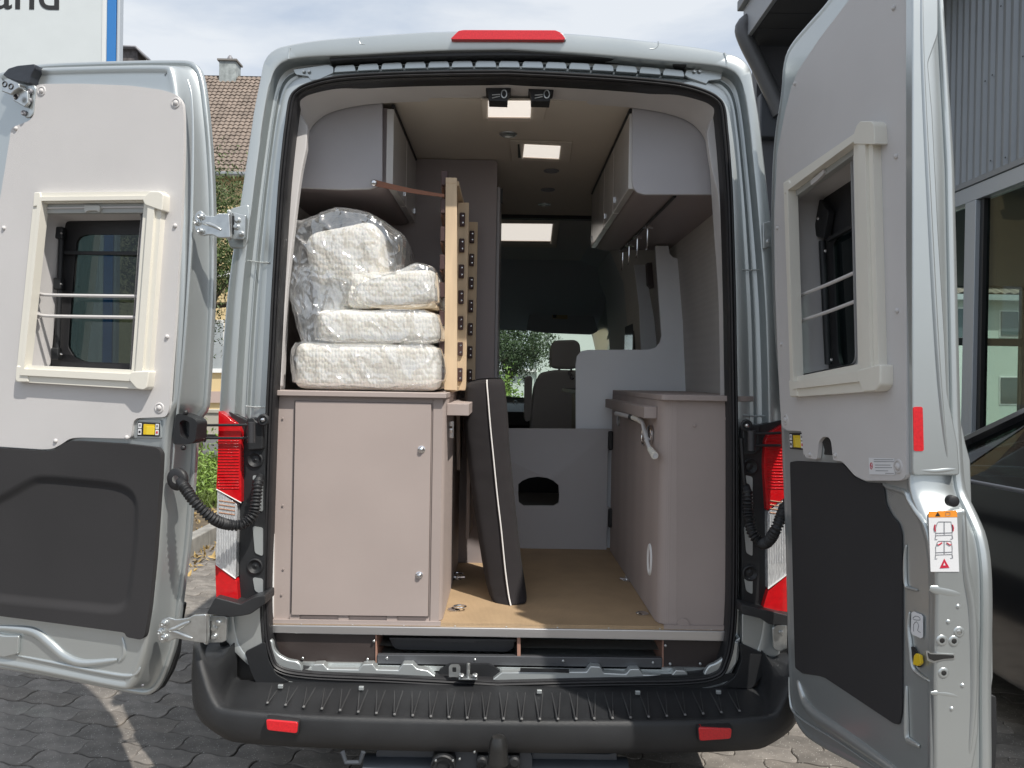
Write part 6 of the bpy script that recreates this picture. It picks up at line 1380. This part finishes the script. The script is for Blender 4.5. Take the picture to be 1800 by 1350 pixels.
# ================================================================== HOUSES
def tiledroof(x0, x1, y0, z0, y1, z1, tw, th_, par, m):
    sl = Vector((0, y1 - y0, z1 - z0)); Ln = sl.length; sl.normalize(); nn = Vector((0, -sl.z, sl.y)); rows = int(Ln / th_); V = []; F = []; K = 6
    cols = int((x1 - x0) / tw); rr = random.Random(4)
    for j in range(rows):
        for i in range(cols):
            k = len(V); dz = rr.uniform(-.006, .006)
            for e in (0, 1):
                for q in range(K + 1):
                    t = q / K; hgt = .035 * math.sin(math.pi * min(1, t * 1.35)) if t < .74 else -.012 * math.sin(math.pi * (t - .74) / .26)
                    V.append(Vector((x0 + (i + t) * tw, y0, z0)) + sl * (j + e * 1.06) * th_ + nn * (hgt + (.035 if e == 0 else .0) + dz))
            for q in range(K): F.append((k + q, k + q + 1, k + K + 1 + q + 1, k + K + 1 + q))
            k2 = len(V); V += [V[k + q] - nn * .03 for q in range(K + 1)]
            for q in range(K): F.append((k + q, k + q + 1, k2 + q + 1, k2 + q))
    o = ob('roof_tiles', V, F, m, par, smooth=40); o['kind'] = 'stuff'; return o
hs = empty('yellow_house', (-14, 30, 0), 'yellow rendered house with a steep brown tiled roof and chimney between left door and van', 'house')
M['tile'] = mat('brown_roof_tile', (.205, .165, .138), .8, var=.22, vscale=2.2, bump=.4)
ez = YP(25).px(410, 293).z; rz = YP(28.6).px(400, 133).z
hx1 = YP(25).px(462, 400).x
mb = MB(); mb.box((-19, 25.3, 0), (hx1, 33, ez)); mb.build('wall', mat('yellow_render', (.60, .47, .26), .85, var=.04, vscale=1), hs)
mb = prism([(25.25, ez - .05), (28.6, rz - .08), (32, ez - .05)], 'x', -19, hx1); mb.build('gable', mat('gable_render', (.55, .45, .28), .85), hs)
tiledroof(-19, hx1 + .2, 24.9, ez - .25, 28.6, rz, .19, .215, hs, M['tile'])
mb = MB(); mb.add([Vector((-19, 28.6, rz)), Vector((hx1 + .2, 28.6, rz)), Vector((hx1 + .2, 32.4, ez - .3)), Vector((-19, 32.4, ez - .3))], [(0, 1, 2, 3)]); mb.build('roof_back', M['tile'], hs)
mb = MB(); mb.tube([Vector((-19, 24.85, ez - .3)), Vector((hx1 + .2, 24.85, ez - .3))], .09, 10); mb.build('gutter', mat('zinc_gutter', (.30, .32, .33), .4, .5), hs)
a = YP(28.6).px(390, 112); b = YP(28.6).px(419, 112)
mb = MB(); mb.box((a.x, 28.3, rz - .5), (b.x, 28.9, a.z)); q = mb.build('chimney', mat('chimney_slate', (.30, .33, .33), .6, var=.35, vscale=5), hs, bevel=.02)
mb = MB(); mb.box((a.x - .06, 28.24, a.z), (b.x + .06, 28.96, a.z + .07)); mb.build('chimney_cap', mat('chimney_cap', (.20, .19, .18), .8), q)
mb = MB(); m_ = (a.x + b.x) / 2; mb.lathe((m_, 28.6, a.z + .07), (0, 0, 1), [(.14, 0), (.12, .1), (.10, .18), (.04, .27), (0, .28)], 12); mb.build('chimney_pot', M['inkgrey'], q)
# windows with roller shutters, band, awning box
for y0, y1 in ((566, 650),):
    pass
E_ = YP(25.3)
def hplate(pts, h, th, m, name, par, P=E_): return dplate(P, pts, h, th, m, name, par, r=0.001, bevel=0)
w_ = hplate([(350, 562), (394, 562), (394, 655), (350, 655)], .05, .1, mat('white_window_frame', (.62, .62, .60), .5), 'window', hs)
for i in range(20):
    y = 568 + i * 4.1; hplate([(352, y), (392, y), (392, y + 3.7), (352, y + 3.5)], .06, .02, M['silver_in'], 'shutter_slat', w_)
w_ = hplate([(420, 480), (452, 480), (452, 560), (420, 560)], .05, .1, M['white'], 'window', hs)
hplate([(340, 648), (402, 648), (402, 655), (340, 655)], .12, .12, M['white'], 'sill', hs)
hplate([(330, 688), (450, 688), (450, 708), (330, 708)], .10, .12, mat('pink_base_band', (.42, .33, .30), .8), 'base_band', hs)
hplate([(330, 476), (404, 476), (404, 486), (330, 486)], .3, .3, M['white'], 'ledge', hs)
h2 = empty('distant_house', (-18, 36, 0), 'dark slate clad chimney top of a house beside the sign pylon', 'house')
a = YP(30).px(212, 84); b = YP(30).px(242, 105)
mb = MB(); mb.box((a.x - .6, 30, 0), (b.x, 30.8, a.z)); mb.build('chimney', mat('slate_cladding', (.11, .10, .10), .7, var=.4, vscale=8), h2, bevel=.02)
mb = MB(); mb.add([Vector((a.x - .7, 29.8, a.z + .05)), Vector((b.x, 29.8, a.z + .02)), Vector((b.x + .32, 29.8, a.z - .33)), Vector((b.x + .32, 31, a.z - .33)), Vector((b.x, 31, a.z + .02)), Vector((a.x - .7, 31, a.z + .05))], [(0, 1, 4, 5), (1, 2, 3, 4)]); o = mb.build('cover', M['inkgrey'], h2); s = o.modifiers.new('s', 'SOLIDIFY'); s.thickness = .08
mb = MB(); mb.box((-24, 30.5, 0), (b.x + .5, 36, a.z - 1.2)); mb.build('wall', M['concrete'], h2)
# low garden wall across the road
gw = MB(); gw.box((-40, 16.2, 0), (-1.6, 16.45, .58)); gw.box((-40, 16.16, .58), (-1.6, 16.5, .66)); tag(gw.build('garden_wall', mat('pale_garden_wall', (.42, .39, .33), .85, var=.1, vscale=1.5), None, bevel=.01), 'low pale garden wall across the road, seen in the gap left of the van', 'wall')
# pale building ahead
pb = empty('pale_building', (10, 23, 0), 'pale mint rendered house with tiled roof seen through the windscreen and showroom glass', 'house')
pe = YP(22.5); ez2 = pe.px(1750, 524).z; pl0 = pe.px(944, 620).x
mint = mat('mint_render', (.53, .58, .54), .8, var=.02, vscale=1)
mb = MB(); mb.box((pl0, 22.5, 0), (26, 30, ez2)); mb.build('wall', mint, pb)
mb = MB(); mb.box((-1.5, 22.6, 0), (pl0 - .01, 24, pe.px(900, 648).z)); mb.build('low_wing', mint, pb)
mb = MB(); mb.box((-1.7, 22.4, pe.px(900, 653).z), (pl0 + .0, 24.2, pe.px(900, 648).z)); mb.build('wing_ledge', M['white'], pb)
tiledroof(pl0 - .3, 26, 22.1, ez2 + .08, 25.5, ez2 + 2.4, .30, .36, pb, M['tile'])
mb = MB(); mb.box((pl0 - .3, 22.0, ez2 - .12), (26, 22.5, ez2 + .06)); mb.build('eaves', M['silver_in'], pb)
mb = MB(); mb.add([Vector((pl0 - .3, 25.5, ez2 + 2.4)), Vector((26, 25.5, ez2 + 2.4)), Vector((26, 30, ez2)), Vector((pl0 - .3, 30, ez2))], [(0, 1, 2, 3)]); mb.build('roof_back', M['tile'], pb)
gl_ = mat('window_glass_grey', (.10, .13, .14), .08, .3)
for pts in ([(1757, 545), (1793, 546), (1793, 594), (1757, 593)], [(1757, 661), (1791, 661), (1791, 712), (1757, 712)], [(1684, 540), (1694, 540), (1694, 596), (1684, 596)]):
    q = hplate(pts, .02, .05, M['white'], 'window', pb, pe); c = [sum(p[0] for p in pts) / 4, sum(p[1] for p in pts) / 4]
    hplate([(c[0] + (x - c[0]) * .84, c[1] + (y - c[1]) * .9) for x, y in pts], .04, .02, gl_, 'pane', q, pe)
# ================================================================== SHOWROOM
sh_ = empty('showroom', (4.4, 3, 0), 'car showroom with grey corrugated cladding, glass front and dark ceiling on the right', 'building')
FX = 4.4
def fx(x, y, X=FX): return hit(x, y, Vector((X, 0, 0)), Vector((1, 0, 0)))
zb_ = (fx(1670, 337).z + fx(1800, 290).z) / 2; TOPZ = 5.68
clad = mat('corrugated_metal', (.27, .285, .30), .45, .35, var=.05, vscale=2, bump=.1)
y = -2.6; pitch = .104
while y < 7.0:
    V = []; n = int(1.04 / pitch) * 8
    L = [[], []]
    for i in range(n + 1):
        t = i / 8; ph = t % 1; prof = .024 * (0 if ph < .18 else (ph - .18) / .14 if ph < .32 else 1 if ph < .72 else 1 - (ph - .72) / .14 if ph < .86 else 0)
        for k, z in enumerate((zb_ + .03, TOPZ)): L[k].append(Vector((FX - prof, y + t * pitch, z)))
    m = MB(); m.loops(L, closed=False); m.build('cladding_sheet', clad, sh_, smooth=25); y += n / 8 * pitch
m = MB(); m.box((FX - .045, -2.6, zb_ - .02), (FX + .03, 7.0, zb_ + .035)); m.build('base_flashing', clad, sh_, bevel=.004)
m = MB()
rs = random.Random(2)
for k in range(26): m.lathe((FX - .026, -1.5 + rs.randint(0, 60) * pitch + .05, rs.choice((zb_ + .12, zb_ + .9, zb_ + 1.5)) + rs.uniform(-.02, .02)), (-1, 0, 0), [(.008, 0), (.006, .004), (0, .005)], 8)
o = m.build('cladding_screws', M['ink'], sh_); o['kind'] = 'stuff'
alum = mat('grey_window_profile', (.42, .45, .48), .4, .3)
m = MB(); m.box((FX - .03, -2.6, zb_ - .17), (FX + .10, 7.0, zb_ - .024)); m.build('head_profile', alum, sh_, bevel=.005)
ya = fx(1720, 500).y; yb_ = fx(1701, 500).y
for a, b in ((ya, yb_), (ya - 3.2, ya - 3.08), (6.9, 7.0)):
    m = MB(); m.box((FX - .04, a, 0), (FX + .10, b, zb_ - .174)); m.build('mullion', alum, sh_, bevel=.005)
m = MB(); m.box((FX + .0, ya - .06, 0), (FX + .06, ya - .005, zb_ - .174)); m.build('gasket', M['ink'], sh_)
m = MB(); m.box((FX + .03, ya - 3.05, .1), (FX + .045, ya - .07, zb_ - .18)); m.build('glass_pane', M['glass_green'], sh_)
m = MB(); m.box((FX + .03, yb_ + .02, .1), (FX + .045, 6.88, zb_ - .18)); m.build('glass_pane', M['glass_clear'], sh_)
# ceiling, floor, back glazing
BX = 8.6; cz_ = (fx(1760, 500, BX).z + zb_) / 2; cz_ = zb_ - .02
dk = mat('showroom_ceiling', (.085, .09, .09), .8, var=.1, vscale=1)
m = MB(); m.box((FX + .05, -4, cz_), (BX + 3.5, 12.2, cz_ + .3)); m.build('ceiling', dk, sh_)
m = MB(); m.box((FX + .05, -4, .0), (BX + 3.5, 12.2, .03)); m.build('floor', mat('showroom_floor', (.16, .16, .15), .3), sh_)
m = MB(); m.box((FX + .12, -4, .03), (BX + 3.4, -3.9, cz_)); m.build('wall', dk, sh_)
m = MB(); m.box((BX + 3.3, -3.9, .03), (BX + 3.5, 7, cz_)); m.build('wall', dk, sh_)
GY = 12.0; gp = YP(GY)
fr = mat('dark_window_frame', (.05, .06, .06), .4)
for x0, x1 in ((1722, 1735), (1797, 1812), (1640, 1648)):
    a = gp.px(x0, 600).x; b = gp.px(x1, 600).x; m = MB(); m.box((a, GY, 0), (b, GY + .12, cz_)); m.build('mullion', fr, sh_)
a = gp.px(1600, 601).x; b = gp.px(1850, 601).x; z0 = gp.px(1760, 608).z; z1 = gp.px(1760, 595).z
m = MB(); m.box((a, GY + .01, z0), (b, GY + .11, z1)); m.build('transom', fr, sh_)
for zx in ((1735, 1797),):
    m = MB(); m.box((gp.px(1736, 600).x, GY + .05, .03), (gp.px(1796, 600).x, GY + .06, cz_)); m.build('glass_pane', M['glass_green'], sh_)
zq = gp.px(1760, 506).z
m = MB(); m.box((FX, GY - .02, zq), (BX + 3.5, GY + .15, cz_ + .3)); m.build('lintel', mat('lintel_dark', (.08, .09, .09), .6), sh_)
# upper block behind the cladding and canopy with gutter and downpipe
m = MB(); m.box((FX + .03, -2.6, cz_ + .31), (BX + 3.5, 12.2, TOPZ)); m.build('upper_wall', clad, sh_)
cf = YP(6.8)
ex = cf.px(1306, 60).x; fz0 = cf.px(1306, 75).z; 
ca_ = mat('canopy_grey', (.20, .205, .215), .5, .2)
m = MB(); m.box((ex, 4.6, fz0), (ex + .05, 6.8, fz0 + .40)); m.build('fascia', mat('fascia_grey', (.33, .34, .36), .5, .2), sh_, bevel=.006)
m = MB(); m.box((ex - .06, 4.6, fz0 + .40), (FX + .5, 6.86, fz0 + .52)); m.build('canopy_roof', ca_, sh_, bevel=.01)
n_ = 6
for i in range(n_):
    a = 4.6 + i * 2.2 / n_; m = MB(); m.box((ex + .06, a, fz0 - .012 + .02), (FX + .03, a + (2.2 / n_ - .012 if i < n_ - 1 else 2.2 / n_ + .12), fz0 + .03)); m.build('soffit_panel', mat('soffit_dark', (.07, .07, .075), .6) if i == 0 else M_s, sh_)
    if i == 0: M_s = bpy.data.materials['soffit_dark']
dp = YP(6.7)
m = MB(); m.tube(catmull([dp.px(1322, 34), dp.px(1306, 48), dp.px(1312, 72), dp.px(1332, 112), dp.px(1348, 146), dp.px(1362, 176), dp.px(1372, 200)], 4), .095, 14); m.build('downpipe', mat('downpipe_grey', (.12, .12, .125), .45, .2), sh_, smooth=60)
m = MB(); m.box((dp.px(1340, 160).x, 6.75, dp.px(1340, 238).z), (dp.px(1420, 160).x, 7.2, dp.px(1340, 160).z)); m.build('wall_box', mat('dark_box', (.06, .065, .075), .5), sh_, bevel=.02)
m = MB(); m.box((3.0, 6.9, 0), (FX + .2, 7.1, fz0)); m.build('end_wall', mat('end_wall_dark', (.10, .10, .11), .6), sh_)
# ================================================================== PARKED CAR
car = empty('parked_car', (3.05, .9, 0), 'dark parked car between the right rear door and the showroom, steering wheel visible', 'car')
cp = mat('black_car_paint', (.012, .013, .016), .12, .0, coat=1.0, spec=.6)
CX0, CX1 = 2.16, 3.92
side = [(-1.35, .30), (-1.42, .55), (-1.40, .90), (-1.33, 1.04), (.0, 1.075), (1.72, 1.045), (2.2, .97), (2.75, .84), (2.98, .66), (3.02, .40), (2.95, .26), (2.45, .24), (2.42, .45), (2.28, .62), (2.08, .68), (1.88, .62), (1.75, .45), (1.72, .24), (-.15, .24), (-.18, .45), (-.30, .62), (-.50, .68), (-.70, .62), (-.83, .45), (-.86, .24)]
sd = rnd2([Vector(p) for p in side], .06, 3); n = len(sd); cxm = (CX0 + CX1) / 2
def bulge(z): return .055 * ((z - .62) / .45) ** 2
L = []
for x, k in ((CX0, 1), (CX0 + .10, 0), (cxm, 0), (CX1 - .10, 0), (CX1, 1)):
    L.append([Vector(((x + bulge(p.y) * (1 if x < cxm else -1) if k else x), p.x * (1 if k == 0 else .992), p.y + (.018 if k == 0 and p.y > .6 else 0))) for p in sd])
m = MB(); m.add([v for l in L for v in l], [])
f = []
for i in range(len(L) - 1):
    for q in range(n): f.append((i * n + q, i * n + (q + 1) % n, (i + 1) * n + (q + 1) % n, (i + 1) * n + q))
m.f += f; m.plate(L[0], [], Vector((-1, 0, 0)), .0005); m.plate(L[-1], [], Vector((1, 0, 0)), .0005); m.build('body', cp, car, smooth=40)
gh_lo = [(-1.28, 1.05), (.0, 1.08), (1.66, 1.05)]; 
roof = [(-1.0, 1.42), (-.5, 1.49), (.1, 1.505), (.62, 1.48), (.95, 1.40)]
def pill(a, b, r, s):
    x0 = CX0 + .06 if s < 0 else CX1 - .06; x1 = CX0 + .22 if s < 0 else CX1 - .22
    m = MB(); P_ = [Vector((x0 + (x1 - x0) * t, a[0] + (b[0] - a[0]) * t, a[1] + (b[1] - a[1]) * t)) for t in (0, .3, .6, 1)]; m.tube(P_, r, 8); m.build('roof_pillar', cp, car)
for s in (-1, 1):
    pill((1.70, 1.05), (.90, 1.42), .035, s); pill((.42, 1.07), (.30, 1.49), .035, s); pill((-1.3, 1.04), (-1.02, 1.42), .05, s)
    x = CX0 + .22 if s < 0 else CX1 - .22
    m = MB(); m.tube(catmull([Vector((x, a, b)) for a, b in roof], 4), .034, 10); m.build('roof_rail', cp, car)
    x0 = CX0 + .07 if s < 0 else CX1 - .07
    m = MB(); up = [Vector((x, a, b - .01)) for a, b in catmull([Vector(p) for p in roof], 4)]; lo = [Vector((x0, -1.28 + (1.68 + 1.28) * i / (len(up) - 1), 1.065)) for i in range(len(up))]; m.loops([lo, up], closed=False); m.build('side_window', M['glass_dark'], car)
    m = MB(); m.tube([Vector((x0 - .02 * -s * -1, -1.26, 1.062)), Vector((x0, .0, 1.085)), Vector((x0, 1.62, 1.055))], .008, 6); m.build('window_trim', M['inkgrey'], car)
    xs = CX0 + .012 if s < 0 else CX1 - .012
    for yy in (.52, -.45):
        m = MB(); m.tube(catmull([Vector((xs + .005 * -s, yy - .10, .905)), Vector((xs + s * .03, yy - .06, .91)), Vector((xs + s * .035, yy + .06, .91)), Vector((xs - s * .005, yy + .10, .905))], 4), .013, 8); m.build('door_handle', cp, car, smooth=60)
    m = MB()
    for yy in (1.34, .36, -.66): m.tube([Vector((xs + s * .006, yy, .32)), Vector((xs + s * .0, yy + .01, .7)), Vector((xs - s * .035, yy - .03, 1.03))], .004, 5)
    m.build('door_seams', M['ink'], car)
    m = MB(); c = Vector((xs + s * .08, 1.42, 1.09)); m.lathe(c, (0, 1, .0), [(0, -.06), (.07, -.055), (.085, 0), (.07, .06), (.03, .10), (0, .11)], 16); m.build('door_mirror', cp, car, smooth=60)
    for yy in (2.085, -.515):
        m = MB(); m.lathe((CX0 + .03 if s < 0 else CX1 - .03, yy, .335), (s, 0, 0), [(.20, -.2), (.335, -.19), (.335, .0), (.31, .02), (.24, .022), (.225, .01), (.22, -.01), (.05, .0), (.045, .01), (0, .01)], 32); w_ = m.build('wheel', M['rubber'], car, smooth=40)
        m = MB()
        for k in range(5): t = k * 2 * math.pi / 5; xq = (CX0 + .03 if s < 0 else CX1 - .03) + s * .012; m.tube([Vector((xq, yy + math.cos(t) * .04, .335 + math.sin(t) * .04)), Vector((xq, yy + math.cos(t) * .22, .335 + math.sin(t) * .22))], .02, 6)
        m.build('rim_spoke', M['alu'], w_)
m = MB(); up = catmull([Vector(p) for p in roof], 4)
m.loops([[Vector((CX0 + .22 + (CX1 - CX0 - .44) * t, p.x, p.y + .03 * math.sin(math.pi * t))) for p in up] for t in (0, .25, .5, .75, 1)], closed=False); m.build('roof', cp, car)
m = MB(); m.loops([[Vector((CX0 + .10, 1.66, 1.05)), Vector((cxm, 1.74, 1.06)), Vector((CX1 - .10, 1.66, 1.05))], [Vector((CX0 + .24, .93, 1.40)), Vector((cxm, .97, 1.43)), Vector((CX1 - .24, .93, 1.40))]], closed=False); m.build('windscreen', M['glass_dark'], car)
m = MB(); m.box((CX0 + .14, 1.15, .85), (CX1 - .14, 1.6, 1.05)); m.build('dashboard', M['black'], car, bevel=.03)
c = Vector((CX0 + .50, .98, 1.04)); m = MB(); ax = Vector((0, -1, .35)).normalized(); uu = Vector((1, 0, 0)); vv = ax.cross(uu)
m.tube([c + uu * math.cos(t) * .185 + vv * math.sin(t) * .185 for t in [i * math.pi / 16 for i in range(32)]], .016, 8, closed=True); m.tube([c - uu * .17, c - ax * .03, c + uu * .17], .018, 6); m.build('steering_wheel', mat('wheel_grey', (.09, .09, .09), .5), car)
for x in (CX0 + .5, CX1 - .5):
    m = MB(); m.box((x - .24, .0, .6), (x + .24, .2, 1.2)); m.box((x - .13, .02, 1.2), (x + .13, .14, 1.38)); m.build('seat', M['black'], car, bevel=.05)
m = MB(); m.tube([Vector((CX0 + .20, 1.60, 1.07)), Vector((CX0 + .3, 1.50, 1.10)), Vector((CX0 + .62, 1.42, 1.10)), Vector((CX0 + .75, 1.3, 1.02))], .005, 6); m.build('dash_trim', M['alu'], car)
